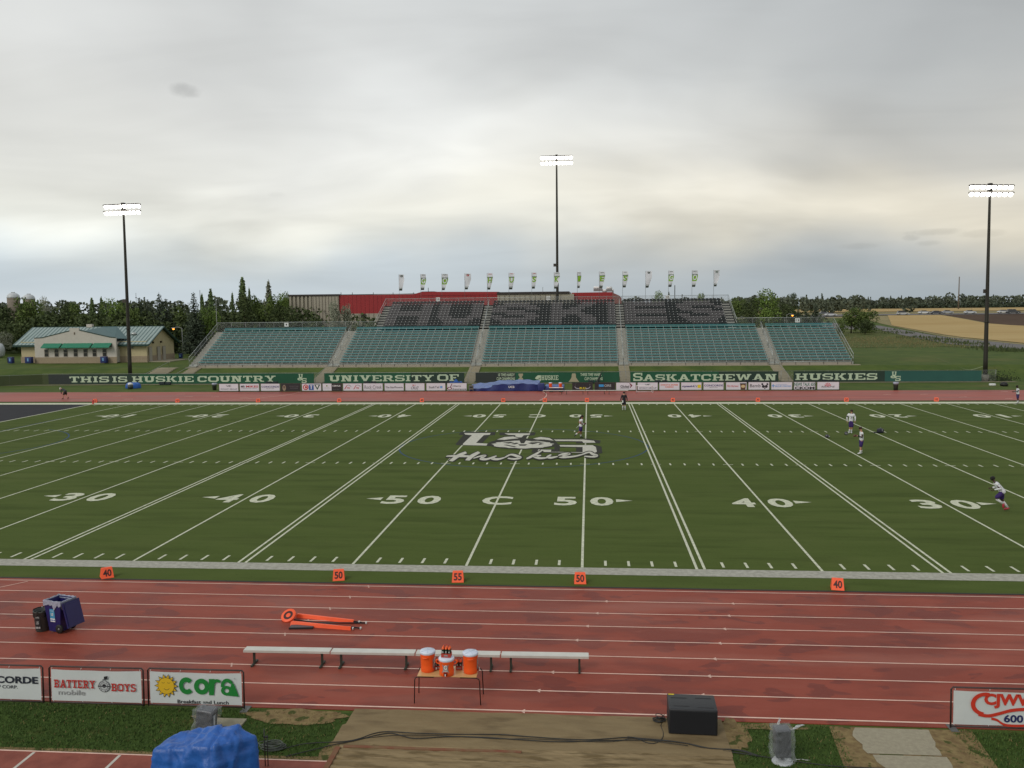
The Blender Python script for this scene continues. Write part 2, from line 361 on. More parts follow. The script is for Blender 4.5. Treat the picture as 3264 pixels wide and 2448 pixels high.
def terr_strip(mb, x0, x1, y0, y1, dz, m, nx=1, jag=None):
    ys = sorted(set([y0, y1]+[y for y, _ in TZ if y0 < y < y1]))
    for a, b in zip(ys, ys[1:]):
        for i in range(nx):
            xa = x0+(x1-x0)*i/nx; xb = x0+(x1-x0)*(i+1)/nx
            mb.poly([(xa, a, tz(a)+dz), (xb, a, tz(a)+dz), (xb, b, tz(b)+dz), (xa, b, tz(b)+dz)], m)
g = MB(M_grass); terr_strip(g, -5000, 6000, -200, 6000, -.02, M_grass)
tag(g.obj('ground'), kind='structure')

# playing surface
g = MB(M_turf); HX = 50.29
g.box(-75, 75, -2.22, 62.2, -.1, .0, M_turf)
tag(g.obj('playing_field'), kind='structure')
g = MB(M_endz); g.poly([(-68.6, .2, .004), (-HX-.1, .2, .004), (-HX-.1, 59.35, .004), (-68.6, 59.35, .004)])
g.poly([(68.6, 59.35, .004), (HX+.1, 59.35, .004), (HX+.1, .2, .004), (68.6, .2, .004)][::-1])
tag(g.obj('end_zone_paint'), kind='structure')
g = MB(M_white)
def rect(x0, x1, y0, y1, z=.008, m=M_white): g.poly([(x0, y0, z), (x1, y0, z), (x1, y1, z), (x0, y1, z)], m)
lw = .105
for k in range(-11, 12):
    x = k*4.572
    if k in (-11, 11): rect(x-.1, x+.1, .17, 59.4)
    elif k in (-2, 2, -4, 4):
        rect(x-.20, x-.20+lw, .17, 59.4); rect(x+.20-lw, x+.20, .17, 59.4)
    else: rect(x-lw/2, x+lw/2, .17, 59.4)
for k in range(-55, 56):
    if k % 5:
        x = k*.9144
        rect(x-lw/2, x+lw/2, .45, 1.15); rect(x-lw/2, x+lw/2, 58.4, 59.1)
        rect(x-lw/2, x+lw/2, 22.95, 23.6); rect(x-lw/2, x+lw/2, 38.15, 38.9)
    elif abs(k) < 55:
        x = k*.9144
        for hy in (23.25, 38.5): rect(x-.32, x-.06, hy-.045, hy+.045); rect(x+.06, x+.32, hy-.045, hy+.045)
# sidelines
rect(-68.6, 68.6, -.72, .18, .006, M_wband); rect(-68.6, 68.6, 59.45, 61.0, .006, M_white)
# numerals and arrows, each near number upright and each far one facing the other stand
nums = {-5: '3', -3: '4', -1: '5', 1: '5', 3: '4', 5: '3', 7: '2', -7: '2', 9: '1', -9: '1'}
GX, GY = Vector((1, 0, 0)), Vector((0, 1, 0))
SHEAR = {}
for k, dgt in nums.items():
    x = k*4.572; ofs = .03
    xa, xb = x-.95, x+.93
    dw = .5 if dgt == '1' else 1.2
    text_into(g, dgt, (xa, 12.1, .012), min(dw, 1.18), 2.05, M_white, GX, GY, offset=ofs)
    text_into(g, '0', (xb, 12.1, .012), 1.22, 2.05, M_white, GX, GY, offset=ofs)
    text_into(g, '0', (xa, 48.95, .012), 1.25, 2.3, M_white, -GX, -GY, offset=ofs)
    text_into(g, dgt, (xb, 48.95, .012), dw, 2.3, M_white, -GX, -GY, offset=ofs)
    s = 1 if k > 0 else -1
    for yy in (12.3, 48.9):
        g.poly([(x+s*1.68, yy-.33, .012), (x+s*1.68, yy+.33, .012), (x+s*2.55, yy, .012)][::-s], M_white)
text_into(g, 'C', (0, 12.1, .012), 1.6, 2.05, M_white, GX, GY, offset=.03)
text_into(g, 'C', (0, 48.95, .012), 1.6, 2.4, M_white, -GX, -GY, offset=.03)
tag(g.obj('field_markings'), kind='structure')
# blue soccer markings
g = MB(M_blue)
ribbon(g, [(9.1*math.cos(a*math.pi/48), 30.8+9.15*math.sin(a*math.pi/48)) for a in range(97)], .10, .005, M_blue)
for s in (-1, 1):
    ribbon(g, [(s*46, 14), (s*46, 47)], .1, .0052, M_blue)
    ribbon(g, [(s*(46)-s*9.15*math.cos(a), 30.8+9.15*math.sin(a)) for a in [(-1+2*i/24)*1.15 for i in range(25)]], .1, .0048, M_blue)
    ribbon(g, [(s*33.5, 12), (s*33.5, 49)][:1]+[(s*33.5, 12.1)], .1, .0051, M_blue)
tag(g.obj('soccer_markings'), kind='structure')

# centre logo, traced as paint on the ground
def LG(x, y): return U(1240+x/2.6024, 1340+y/2.6024, 0)
g = MB(M_logod); Z1, Z2, Z3 = .010, .013, .016
def lp(pts, z, m):
    P = [LG(*p) for p in pts]; ar = sum(P[i].x*P[(i+1) % len(P)].y-P[(i+1) % len(P)].x*P[i].y for i in range(len(P)))
    if ar < 0: P = P[::-1]
    g.poly([(p.x, p.y, z) for p in P], m)
# charcoal: U left, U right serif, S
lp([(598, 97), (885, 97), (878, 123), (835, 125), (772, 190), (850, 196), (842, 214), (560, 206), (552, 196), (618, 123), (578, 120)], Z1, M_logod)
lp([(915, 101), (1218, 101), (1206, 125), (1152, 128), (1118, 165), (1040, 165), (1020, 135), (985, 126), (918, 124)], Z1, M_logod)
lp([(1340, 152), (1640, 152), (1756, 168), (1750, 191), (1552, 192), (1552, 178), (1380, 178)], Z1, M_logod)
lp([(1372, 200), (1700, 203), (1762, 218), (1770, 273), (1725, 279), (1180, 268), (1196, 236), (1372, 240)], Z1+.0005, M_logod)
lp([(1418, 226), (1552, 227), (1552, 262), (1416, 260)], Z1+.0015, M_turf)
# white U
lp([(622, 106), (843, 106), (836, 120), (786, 124), (722, 188), (818, 194), (808, 210), (614, 206), (612, 196), (688, 124), (634, 119)], Z2, M_logo)
lp([(957, 109), (1172, 109), (1164, 121), (1118, 124), (1100, 142), (1042, 142), (1050, 123), (990, 121)], Z2, M_logo)
# white S
lp([(1362, 160), (1610, 160), (1700, 170), (1712, 186), (1612, 187), (1602, 174), (1380, 172)], Z2, M_logo)
lp([(1414, 206), (1688, 207), (1716, 222), (1606, 222), (1420, 218)], Z2, M_logo)
lp([(1606, 222), (1716, 222), (1724, 262), (1700, 272), (1606, 266)], Z2, M_logo)
lp([(1238, 243), (1346, 245), (1342, 262), (1606, 266), (1700, 272), (1230, 262)], Z2+.0005, M_logo)
# round badge between the letters: dark disc, pale disc, ear-like flaps, plain dark strokes
def ell(cx, cy, rx, ry, z, m, n=28, j=0.0):
    rnd = random.Random(3)
    lp([(cx+rx*(1+j*rnd.uniform(-1, 1))*math.cos(a*2*math.pi/n), cy+ry*(1+j*rnd.uniform(-1, 1))*math.sin(a*2*math.pi/n)) for a in range(n)], z, m)
ell(1110, 196, 290, 46, Z2+.001, M_logod)
lp([(880, 165), (950, 134), (1035, 130), (1095, 150), (1075, 166), (960, 168)], Z2+.0015, M_logod)
lp([(1180, 158), (1255, 134), (1340, 144), (1385, 172), (1300, 170)], Z2+.0015, M_logod)
ell(1112, 202, 250, 31, Z3, M_logo, 34, .09)
lp([(895, 160), (960, 139), (1030, 135), (1076, 150), (1000, 157), (960, 163)], Z3, M_logo)
lp([(1195, 152), (1255, 139), (1330, 148), (1368, 170), (1290, 160), (1225, 159)], Z3, M_logo)
for q in ([(1080, 164), (1140, 164), (1120, 192), (1094, 192)], [(940, 186), (1010, 180), (1040, 186), (990, 194)], [(1170, 180), (1230, 178), (1290, 186), (1220, 188)], [(1010, 196), (1060, 186), (1078, 192), (1040, 202)], [(1150, 190), (1180, 184), (1232, 192), (1190, 200)],
          [(1070, 200), (1150, 200), (1130, 212), (1084, 212)], [(950, 205), (975, 203), (1060, 220), (1040, 224)], [(1250, 190), (1290, 196), (1240, 206)]):
    lp(q, Z3+.001, M_logod)
script = [[(640, 268), (600, 285), (560, 306), (512, 342)], [(748, 266), (712, 285), (680, 305), (650, 336)], [(476, 300), (560, 299), (640, 301), (705, 305)],
          [(700, 318), (760, 300), (795, 297), (765, 320), (810, 326), (870, 306), (892, 298)], [(880, 304), (858, 320), (905, 326), (960, 312)],
          [(960, 312), (1010, 288), (1056, 298), (1086, 314), (1040, 324), (985, 318)], [(1270, 252), (1215, 285), (1165, 312), (1140, 322)],
          [(1262, 296), (1205, 300), (1250, 318), (1310, 314)], [(1345, 288), (1318, 306), (1345, 314), (1395, 304)], [(1390, 306), (1470, 292), (1496, 280), (1450, 282), (1412, 300), (1450, 310), (1540, 302), (1600, 288)],
          [(1600, 288), (1660, 268), (1690, 284), (1722, 296), (1690, 306), (1625, 302)]]
for i, st in enumerate(script):
    P = [Vector((q.x, q.y*.28, 0)) for q in (LG(*p) for p in st)]; P = smooth_path(P, 4); n = len(P); nv = len(g.v)
    ww = [.30+.10*math.sin(math.pi*k/(n-1)) for k in range(n)] if i < 2 else [.12+.12*math.sin(math.pi*k/(n-1)) for k in range(n)]
    ribbon(g, P, [w+.22 for w in ww], Z3+.004+i*.0008, M_logod)
    ribbon(g, P, ww, Z3+.016+i*.0008, M_logo)
    for q in g.v[nv:]: q.y /= .28
tag(g.obj('centre_logo_paint'), kind='structure')

# running track, near straight and far straight
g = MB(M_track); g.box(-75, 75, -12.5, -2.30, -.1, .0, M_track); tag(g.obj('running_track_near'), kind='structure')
M_trackf = mat('far_track_rubber', (154, 76, 64), .55, c2=(168, 92, 78), vscale=.5, stretch=(.2, 1, 1), spec=.25)
add_overlay(M_trackf, (134, 62, 50), .5, .5, .6, .7, stretch=(.15, 1, 1), rough=.42)
g = MB(M_trackf); g.box(-75, 75, 62.3, 74.0, -.1, .0, M_trackf); tag(g.obj('running_track_far'), kind='structure')
g = MB(M_edge); g.box(-75, 75, -2.32, -2.2, -.1, .012, M_edge); g.box(-75, 75, 62.15, 62.32, -.1, .02, M_edge); tag(g.obj('track_kerb'), kind='structure')
g = MB(M_tline)
for i in range(9):
    y = -2.56-1.2165*i; rect(-75, 75, y-.025, y+.025 if i < 8 else y+.04, .006, M_tline)
for x0 in (5.1, 9.4):
    for i in range(1, 9):
        y = -2.56-1.2165*i; xx = x0-.32*i+.6
        g.poly([(xx, y+.03, .007), (xx+.09, y+.03, .007), (xx+.09, y+.11, .007)], M_tline); g.poly([(xx, y-.04, .007), (xx+.09, y-.12, .007), (xx+.09, y-.04, .007)], M_tline)
for i in range(8):
    y = -2.56-1.2165*i-.05; xx = -3.3-.36*i
    for k in range(5): g.poly([(xx+.02*k, y+.12-.055*k, .007), (xx+.06+.02*k, y+.12-.055*k, .007), (xx+.05+.02*k, y+.085-.055*k, .007), (xx+.01+.02*k, y+.085-.055*k, .007)], M_tline)
g.poly([(-16.4, -2.7, .007), (-16.34, -2.7, .007), (-17.55, -4.2, .007), (-17.6, -4.2, .007)][::-1], M_tline)
for x0 in (-56, -53, -49.5, -46, -43.5, -40, -36, -22, -20, 38, 42, 45, 49, 52, 55):
    rr = random.Random(x0); yy = rr.uniform(63.5, 72); g.poly([(x0, yy, .007), (x0+.9, yy+.25, .007), (x0+.9, yy+.4, .007), (x0, yy+.11, .007)], M_tline)
ribbon(g, smooth_path([V(0, 0, 1)*0+Vector((x, y, 0)) for x, y in ((-31.2, 73.9), (-31.4, 71), (-32.6, 68), (-35.2, 65), (-37.4, 63))], 5), .09, .007, M_tline)
ribbon(g, smooth_path([Vector((x, y, 0)) for x, y in ((-.9, 73.9), (-.3, 71), (-.1, 68), (-.3, 65), (-.6, 63))], 5), .09, .007, M_tline)
tag(g.obj('track_line_markings'), kind='structure')

# ground in front of the camera: lawn, bare dirt, runway, pit cover, path
g = MB(M_nearg)
g.grid(lambda u, v: (-40+80*u, -40+27.35*v, -.012+.006*math.sin(u*90)*math.sin(v*40)), 60, 30, M_nearg); tag(g.obj('near_lawn'), kind='structure')
M_dirt = mat('bare_dirt', (112, 92, 64), .95, c2=(140, 122, 84), vscale=5, bump=.9, bscale=20, spec=.15)
add_overlay(M_dirt, (64, 74, 34), 3.2, .56, .62, .9)
def blob(mb, cx, cy, rx, ry, z, m, n=36, j=.18, seed=1):
    rr = random.Random(seed); ph = [rr.uniform(0, 6.28) for _ in range(5)]
    pts = []
    for i in range(n):
        a = 2*math.pi*i/n; k = 1+j*(math.sin(3*a+ph[0])*.5+math.sin(5*a+ph[1])*.4+math.sin(9*a+ph[2])*.3+rr.uniform(-.3, .3))
        pts.append((cx+rx*k*math.cos(a), cy+ry*k*math.sin(a), z))
    mb.poly(pts, m)
g = MB(M_dirt)
blob(g, -2.5, -12.95, 1.25, .42, .004, M_dirt, seed=2); blob(g, -4.7, -13.1, .35, .14, .004, M_dirt, seed=5, j=.3); blob(g, 8.3, -13.2, .30, .8, .0045, M_dirt, seed=7, j=.3)
blob(g, 9.1, -12.75, .9, .16, .004, M_dirt, seed=9, j=.3); blob(g, -1.05, -15.0, .28, .9, .0045, M_dirt, seed=4, j=.2)
g.poly([(-9.6, -15.02, .003), (-1.2, -15.02, .003), (-1.2, -14.86, .003), (-4, -14.93, .003), (-7, -14.88, .003), (-9.6, -14.94, .003)], M_dirt)
g.poly([(10.6, -12.62, .003), (13.9, -12.62, .003), (13.6, -15.9, .003), (10.3, -15.9, .003)][::-1], M_dirt)
tag(g.obj('bare_soil'), kind='structure')
M_conc = mat('pale_concrete', (150, 142, 122), .9, c2=(164, 156, 134), vscale=9, bump=.5, bscale=90, spec=.2)
g = MB(M_conc)
def jag(x0, y0, x1, y1, n, amp, rr): return [(x0+(x1-x0)*i/n+rr.uniform(-amp, amp), y0+(y1-y0)*i/n) for i in range(n+1)]
rr = random.Random(4)
def slabpoly(L, Rr, z): g.poly([(x, y, z) for x, y in L]+[(x, y, z) for x, y in reversed(Rr)], M_conc)
slabpoly(jag(11.18, -13.9, 11.1, -12.66, 6, .12, rr), jag(12.7, -13.9, 12.95, -12.66, 6, .06, rr), .008)
slabpoly(jag(11.35, -15.9, 11.25, -13.95, 6, .1, rr), jag(12.75, -15.9, 12.8, -13.95, 6, .06, rr), .008)
tag(g.obj('concrete_path'), kind='structure')
g = MB(M_conc); g.box(-4.45, -3.64, -13.62, -13.2, -.05, .03, M_conc); tag(g.obj('concrete_pad'), kind='structure')
g = MB(M_track2); g.box(-9.6, -.95, -17.2, -15.06, -.1, .006, M_track2)
for x in (-7.95, -5.88): g.box(x-.035, x+.035, -17.2, -15.12, 0, .010, mat('runway_line', (196, 190, 178), .6, var=.08))
g.box(-9.6, -.95, -15.09, -15.05, 0, .011, M_tline); tag(g.obj('jump_runway'), kind='structure')
M_pit = mat('muddy_pit_cover', (126, 108, 78), .85, c2=(138, 120, 88), vscale=1.6, stretch=(.5, 2, 1), spec=.25, bump=.6, bscale=26)
add_overlay(M_pit, (92, 76, 52), 1.3, .52, .66, .6, stretch=(.5, 1.5, 1))
g = MB(M_pit)
def pitf(u, v):
    x0 = -1.15+(.05 if v > .5 else -.02); x = x0+(8.07-x0)*u; y = -14.28+1.83*v
    h = .018+.006*math.sin(x*2.3+y*3)+.004*math.sin(x*7+y*11)
    if v < .04: h *= .4
    return (x, y, h)
g.grid(pitf, 90, 24, M_pit)
tag(g.obj('jump_pit_cover'), 'flat muddy brown tarpaulin spread over the jumping pit below the table', 'ground cover')
M_pit2 = mat('worn_pit_cover', (126, 108, 78), .9, c2=(154, 134, 100), vscale=1.5, stretch=(.35, 3, 1), spec=.2, bump=.8, bscale=20)
add_overlay(M_pit2, (98, 82, 54), 2.2, .5, .6, .8, stretch=(.4, 2.2, 1))
g = MB(M_pit2)
def pit2(u, v):
    x = -.95+9.0*u; y = -17.0+2.76*v
    h = .012+.011*math.sin(y*26+math.sin(x*1.7)*2.2+x*.8)*(.5+.5*math.sin(x*3.1+y))+.004*math.sin(x*19+y*31)
    return (x, y, h)
g.grid(pit2, 150, 90, M_pit2)
tag(g.obj('pit_cover_edge'), 'wrinkled tan cover of the jumping pit along the bottom of the photo', 'ground cover')
g = MB(M_track2)
M_wk = mat('worn_kerb_rubber', (128, 80, 62), .85, c2=(126, 104, 78), vscale=2.4, spec=.1); g.box(-.85, 3.3, -14.43, -14.33, .0, .026, M_wk); g.box(-1.02, -.9, -17, -14.45, 0, .045, M_wk)
tag(g.obj('pit_kerb'), 'worn red rubber kerb around the jumping pit', 'kerb')

# farm country on the right
M_rough = mat('rough_grass', (100, 104, 62), .95, c2=(74, 84, 42), vscale=.25, bump=.5, bscale=3, spec=.1)
M_wheat = mat('ripe_wheat', (172, 146, 98), .95, c2=(184, 160, 112), vscale=.08, stretch=(.3, 1, 1), spec=.1)
M_brownf = mat('ploughed_soil', (84, 68, 56), .95, var=.15, vscale=.1, spec=.1)
M_road = mat('grey_asphalt', (104, 100, 98), .8, var=.08, vscale=.3)
M_dry = mat('dry_verge', (150, 138, 102), .95, c2=(126, 120, 86), vscale=.08, spec=.1)
def patch(name, pts, dz, m, kind='structure'):
    """polygon draped on the terrain: cut at the terrain's height knots"""
    bm = bmesh.new(); vs = [bm.verts.new((x, y, 0)) for x, y in pts]; bm.faces.new(vs)
    for y, _ in TZ:
        bmesh.ops.bisect_plane(bm, geom=bm.verts[:]+bm.edges[:]+bm.faces[:], plane_co=(0, y, 0), plane_no=(0, 1, 0))
    for v in bm.verts: v.co.z = tz(v.co.y)+dz
    bm.normal_update()
    for f in bm.faces:
        if f.normal.z < 0: f.normal_flip()
    me = bpy.data.meshes.new(name); bm.to_mesh(me); bm.free(); me.materials.append(m)
    o = bpy.data.objects.new(name, me); COL.objects.link(o); tag(o, kind=kind); return o
patch('rough_meadow', [(44, 141), (73, 143), (81, 131), (88, 124), (160, 90), (170, 95), (100, 150), (86, 236), (44, 236)], .02, M_rough)
patch('service_road', [(60, 262), (89, 232), (77.6, 153), (81.5, 129), (95, 108), (170, 60), (190, 70), (104, 128), (89.8, 148), (89.5, 183), (99, 262), (80, 300)], .08, M_road)
patch('dry_verge', [(102, 262), (110, 345), (420, 345), (420, 60), (194, 72), (104.5, 128.5), (90.2, 148), (90, 183)], .05, M_dry)
patch('wheat_field', [(103, 264), (129, 349), (147, 346), (135, 270), (139, 250), (190, 190), (400, 130), (400, 72), (196, 74), (106, 130), (92.5, 150), (92.5, 184)], .15, M_wheat)
patch('ploughed_field', [(148, 345), (152, 362), (420, 364), (420, 140), (192, 192), (140, 252), (136.5, 271)], .10, M_brownf)
patch('highway_verge', [(-20, 318), (420, 318), (420, 470), (-20, 470)], .03, M_dry)
patch('highway', [(-20, 330), (110, 330), (118, 336), (500, 336), (500, 350), (110, 352), (-20, 346)], .22, M_road)
patch('far_wheat_field', [(60, 440), (900, 440), (1100, 650), (60, 650)], .25, M_wheat)
# worn path across the practice field
g = MB(M_dry)
gp = [U(2700+x/3.922, 940+y/3.922, 1.85) for x, y in ((80, 705), (400, 725), (800, 760), (1080, 780), (1300, 840), (1500, 865), (1700, 855))]
P = smooth_path([Vector((p.x, p.y, 0)) for p in gp], 5)
for i in range(len(P)-1):
    a, b = P[i], P[i+1]; w = .14
    g.poly([(a.x, a.y-w, tz(a.y-w)+.02), (b.x, b.y-w, tz(b.y-w)+.02), (b.x, b.y+w, tz(b.y+w)+.02), (a.x, a.y+w, tz(a.y+w)+.02)], mat('faded_chalk', (112, 124, 84), .9))
tag(g.obj('practice_field_line'), kind='structure')
# gravel strip at the fence, ramps up the bank
g = MB(M_conc)
M_grav = mat('gravel_strip', (130, 124, 102), .95, var=.18, vscale=1.2, spec=.1)
g.poly([(-78, 83.9, .004), (-60, 84.9, .004), (60, 84.9, .004), (60, 86.3, .004), (-60, 86.3, .004), (-78, 85.2, .004)], M_grav)
tag(g.obj('gravel_strip'), kind='structure')
for nm, (x0, x1) in zip(range(6), [(-60.5, -57.6), (-55.3, -53.6), (-34.3, -32.5), (-12.6, -11.0), (9.1, 10.6), (30.6, 32.2)]):
    g = MB(M_conc); y0, y1 = 86.6, 96.2; n = 14
    for i in range(n):
        a = y0+(y1-y0)*i/n; b = y0+(y1-y0)*(i+1)/n; z = tz(b)+.05
        g.box(x0, x1, a, b, tz(a)-.3, z, M_conc)
    g.tube([((x0+x1)/2, y0+.3, .1), ((x0+x1)/2, y0+.3, 1.0), ((x0+x1)/2, y1-.4, tz(y1)+.9), ((x0+x1)/2, y1-.4, tz(y1))], .03, 5, mat('galvanised_steel', (150, 152, 150), .45, .7, var=.1))
    tag(g.obj('bank_stairway'), ['short concrete stairway beside the leftmost floodlight mast', 'concrete stairway at the foot of the leftmost seat steps', 'concrete bank stairway leading to the second aisle from the left',
        'concrete bank stairway leading to the middle aisle left of centre', 'concrete bank stairway right behind the small white goal', 'concrete bank stairway leading to the rightmost aisle'][nm], 'stairway', 'stairways up the grass bank')
# grass tufts and far ground cover near the road edge
def tufts(name, label, spots, m, h, n, seed, kind='stuff'):
    rr = random.Random(seed); g = MB(m)
    for x, y, sx, sy in spots:
        for _ in range(n):
            a = x+rr.gauss(0, sx); b = y+rr.gauss(0, sy); t = tz(b); hh = h*rr.uniform(.5, 1.3); an = rr.uniform(0, 3.14); dx, dy = math.cos(an)*hh*.25, math.sin(an)*hh*.25
            g.poly([(a-dx, b-dy, t), (a+dx, b+dy, t), (a+rr.uniform(-.3, .3)*hh, b, t+hh)], m)
    return tag(g.obj(name), label, 'vegetation', None, kind)

# blades of grass standing on the near lawn, ragged over the bare patches
def lawn_blades():
    rr = random.Random(21); g = MB(None); A = mat('grass_blade', (58, 82, 32), .9, c2=(80, 104, 44), vscale=5); B = mat('dry_grass_blade', (128, 114, 72), .95, var=.2, vscale=6)
    def inside(x, y):
        if x < -1.25+.1*math.sin(y*9) and y > -15.0: return True
        if 8.2+.12*math.sin(y*8) < x < 10.7 and y > -15.9: return True
        return 13.55+.15*math.sin(y*7) < x < 17
    n = 0
    while n < 26000:
        x = rr.uniform(-12, 17); y = rr.uniform(-15.9, -12.62)
        if not inside(x+rr.gauss(0, .10), y): continue
        n += 1; bare = (abs((x+2.5)/1.25)**2+abs((y+12.95)/.42)**2 < 1.0) or (8.0 < x < 8.5 and y > -14)
        if bare and rr.random() < .82: continue
        if -4.5 < x < -3.6 and -13.65 < y < -13.17: continue
        h = rr.uniform(.025, .06); a = rr.uniform(0, 3.14); w = rr.uniform(.008, .018); dx, dy = w*math.cos(a), w*math.sin(a); lx, ly = rr.gauss(0, .02), rr.gauss(0, .02)
        g.poly([(x-dx, y-dy, -.01), (x+dx, y+dy, -.01), (x+lx, y+ly, h)], B if (bare or rr.random() < .05) else A)
    tag(g.obj('lawn_grass_blades'), 'short grass growing on the near lawn', 'grass', None, 'stuff')
lawn_blades()

# ================================================================== GRANDSTAND
M_teal = mat('weathered_teal_paint', (124, 166, 162), .45, c2=(128, 172, 174), vscale=.12, spec=.5)
M_teald = mat('teal_paint_backrest', (66, 118, 116), .5, c2=(70, 124, 130), vscale=.15, spec=.5)
M_alu = mat('bright_aluminium', (184, 188, 184), .4, .55, var=.06, vscale=3)
M_galv = mat('galvanised_steel', (150, 152, 150), .45, .7, var=.1)
M_deck = mat('aluminium_deck', (160, 160, 152), .6, .2, var=.10, vscale=2)
M_deck2 = mat('step_planks', (164, 162, 152), .6, .2, var=.08, vscale=2)
M_riser = mat('upper_riser_shade', (52, 54, 54), .7)  # upper decks and risers: shade between seat rows is put into this dark tone
M_under = mat('under_stand', (40, 42, 40), .9)
M_seatd = mat('black_green_seat', (22, 29, 30), .45, spec=.5)
M_seatg = mat('grey_seat', (84, 82, 83), .5, spec=.5)
M_mesh = None
def mesh_mat():
    """chain-link wire: a woven diamond lattice cut out of a thin sheet"""
    m = bpy.data.materials.new('chain_link_wire'); m.use_nodes = True; nt = m.node_tree; N = nt.nodes; L = nt.links; p = N['Principled BSDF']
    p.inputs['Base Color'].default_value = (.28, .29, .28, 1); p.inputs['Metallic'].default_value = .5; p.inputs['Roughness'].default_value = .5
    tc = N.new('ShaderNodeTexCoord'); o = []
    for a in (R(45), R(-45)):
        mp = N.new('ShaderNodeVectorRotate'); mp.rotation_type = 'Y_AXIS'; mp.inputs['Angle'].default_value = a; L.new(tc.outputs['Object'], mp.inputs['Vector'])
        sx = N.new('ShaderNodeSeparateXYZ'); L.new(mp.outputs[0], sx.inputs[0])
        k = N.new('ShaderNodeMath'); k.operation = 'PINGPONG'; k.inputs[1].default_value = .03; L.new(sx.outputs[0], k.inputs[0])
        c = N.new('ShaderNodeMath'); c.operation = 'LESS_THAN'; c.inputs[1].default_value = .0032; L.new(k.outputs[0], c.inputs[0]); o.append(c)
    mx = N.new('ShaderNodeMath'); mx.operation = 'MAXIMUM'; L.new(o[0].outputs[0], mx.inputs[0]); L.new(o[1].outputs[0], mx.inputs[1])
    L.new(mx.outputs[0], p.inputs['Alpha']); MATS['chain'] = m; return m
M_mesh = mesh_mat()
YF = 96.0; TR, RI, ZD = .775, .358, 2.1; NL = 14
def dz(i): return ZD+RI*i
def yy(i): return YF+TR*i
UY0, UZ0, UTR, URI, NU = YF+TR*14, dz(13)+.36, .80, .405, 10
XL, XR, XAL, XAR = -55.9, 42.45, -29.7, 27.8
SECT = [(-54.6, -34.25), (-32.55, -12.6), (-11.05, 9.12), (10.55, 30.6), (32.1, 42.3)]
USECT = [(-28.4, -12.65), (-11.1, 9.1), (10.55, 26.4)]
GS = thing('grandstand', 'long aluminium grandstand with teal benches and dark upper seats behind the far track', 'grandstand', (0, YF, 1.65))
OFF = Vector((0, YF, 1.65))
def gobj(mb, name, par=GS):
    mb.v = [p-OFF for p in mb.v]; return mb.obj(name, par)
g = MB(M_deck)
for i in range(NL):
    g.box(XL, XR, yy(i), yy(i)+TR, dz(i)-.06, dz(i), M_deck); g.box(XL, XR, yy(i)-.02, yy(i), dz(i)-RI+.0, dz(i)+.004, M_deck2 if i else M_alu)
g.box(XAL, XAR, UY0-.02, UY0, dz(13), UZ0, M_deck)
for i in range(NU):
    y = UY0+UTR*i; z = UZ0+URI*i; g.box(XAL, XAR, y, y+UTR, z-.06, z, M_riser); g.box(XAL, XAR, y-.02, y, z-URI, z+.004, M_riser)
g.box(XAL, XAR, UY0+UTR*NU, UY0+UTR*NU+1.2, UZ0+URI*(NU-1)-.06, UZ0+URI*(NU-1), M_deck)
gobj(g, 'deck')
g = MB(M_under); g.box(XL+.3, XR-.3, YF+.4, YF+10.5, 1.4, 2.0, M_under); 
for i in range(0, 14, 2): g.box(XL+.3, XR-.3, yy(i)+.4, yy(i)+2*TR+.2, 1.4, dz(i)-.1, M_under)
for i in range(NU): y = UY0+UTR*i; g.box(XAL+.1, XAR-.1, y, y+UTR, 1.6, UZ0+URI*i-.12, M_under)
gobj(g, 'substructure')
# front fascia with posts
g = MB(mat('front_skirt_panel', (158, 150, 136), .7, var=.06, vscale=1))
for a, b in SECT: g.box(a, b, YF-.06, YF-.03, 1.66, ZD-.1)
gobj(g, 'skirt_panel')
g = MB(M_alu)
for a, b in SECT: g.tube([(a, YF-.10, ZD+.01), (b, YF-.10, ZD+.01)], .035, 5, M_alu)
gobj(g, 'front_rail')
x = XL+.6; M_dpost = mat('dark_steel_post', (74, 72, 68), .6, .4)
while x < XR:
    if not any(b < x < a2 for (a, b), (a2, b2) in zip(SECT, SECT[1:])): g = MB(M_dpost); g.box(x-.03, x+.03, YF-.09, YF-.065, 1.66, ZD-.02); gobj(g, 'skirt_post')
    x += 1.95
g = MB(M_conc); g.box(XL-.3, XR+.8, YF-.75, YF+.1, 1.3, 1.70, M_conc); gobj(g, 'concrete_footing')
rb = random.Random(11)
for si, (a, b) in enumerate(SECT):
    for i in range(NL):
        z = dz(i); y = yy(i); g = MB(M_teal)
        if si in (1, 2, 3) and i == 13: pass
        g.box(a, b, y+.30, y+.58, z+.385, z+.44, M_teal); g.box(a, b, y+.288, y+.30, z+.395, z+.442, M_teal); g.box(a, b, y+.29, y+.302, z+.27, z+.395, M_teald)
        if i == 13: g.box(a, b, y+.62, y+.65, z+.50, z+.66, M_teald)
        n = max(2, round((b-a)/1.19)); st = 0.0
        for k in range(n+1):
            xx = min(b-.08, max(a+.08, a+(b-a)*k/n+st)); g.box(xx-.028, xx+.028, y+.24, y+.287, z, z+.40, M_alu); g.box(xx-.03, xx+.03, y+.303, y+.57, z+.34, z+.384, M_alu)
        gobj(g, 'bench')
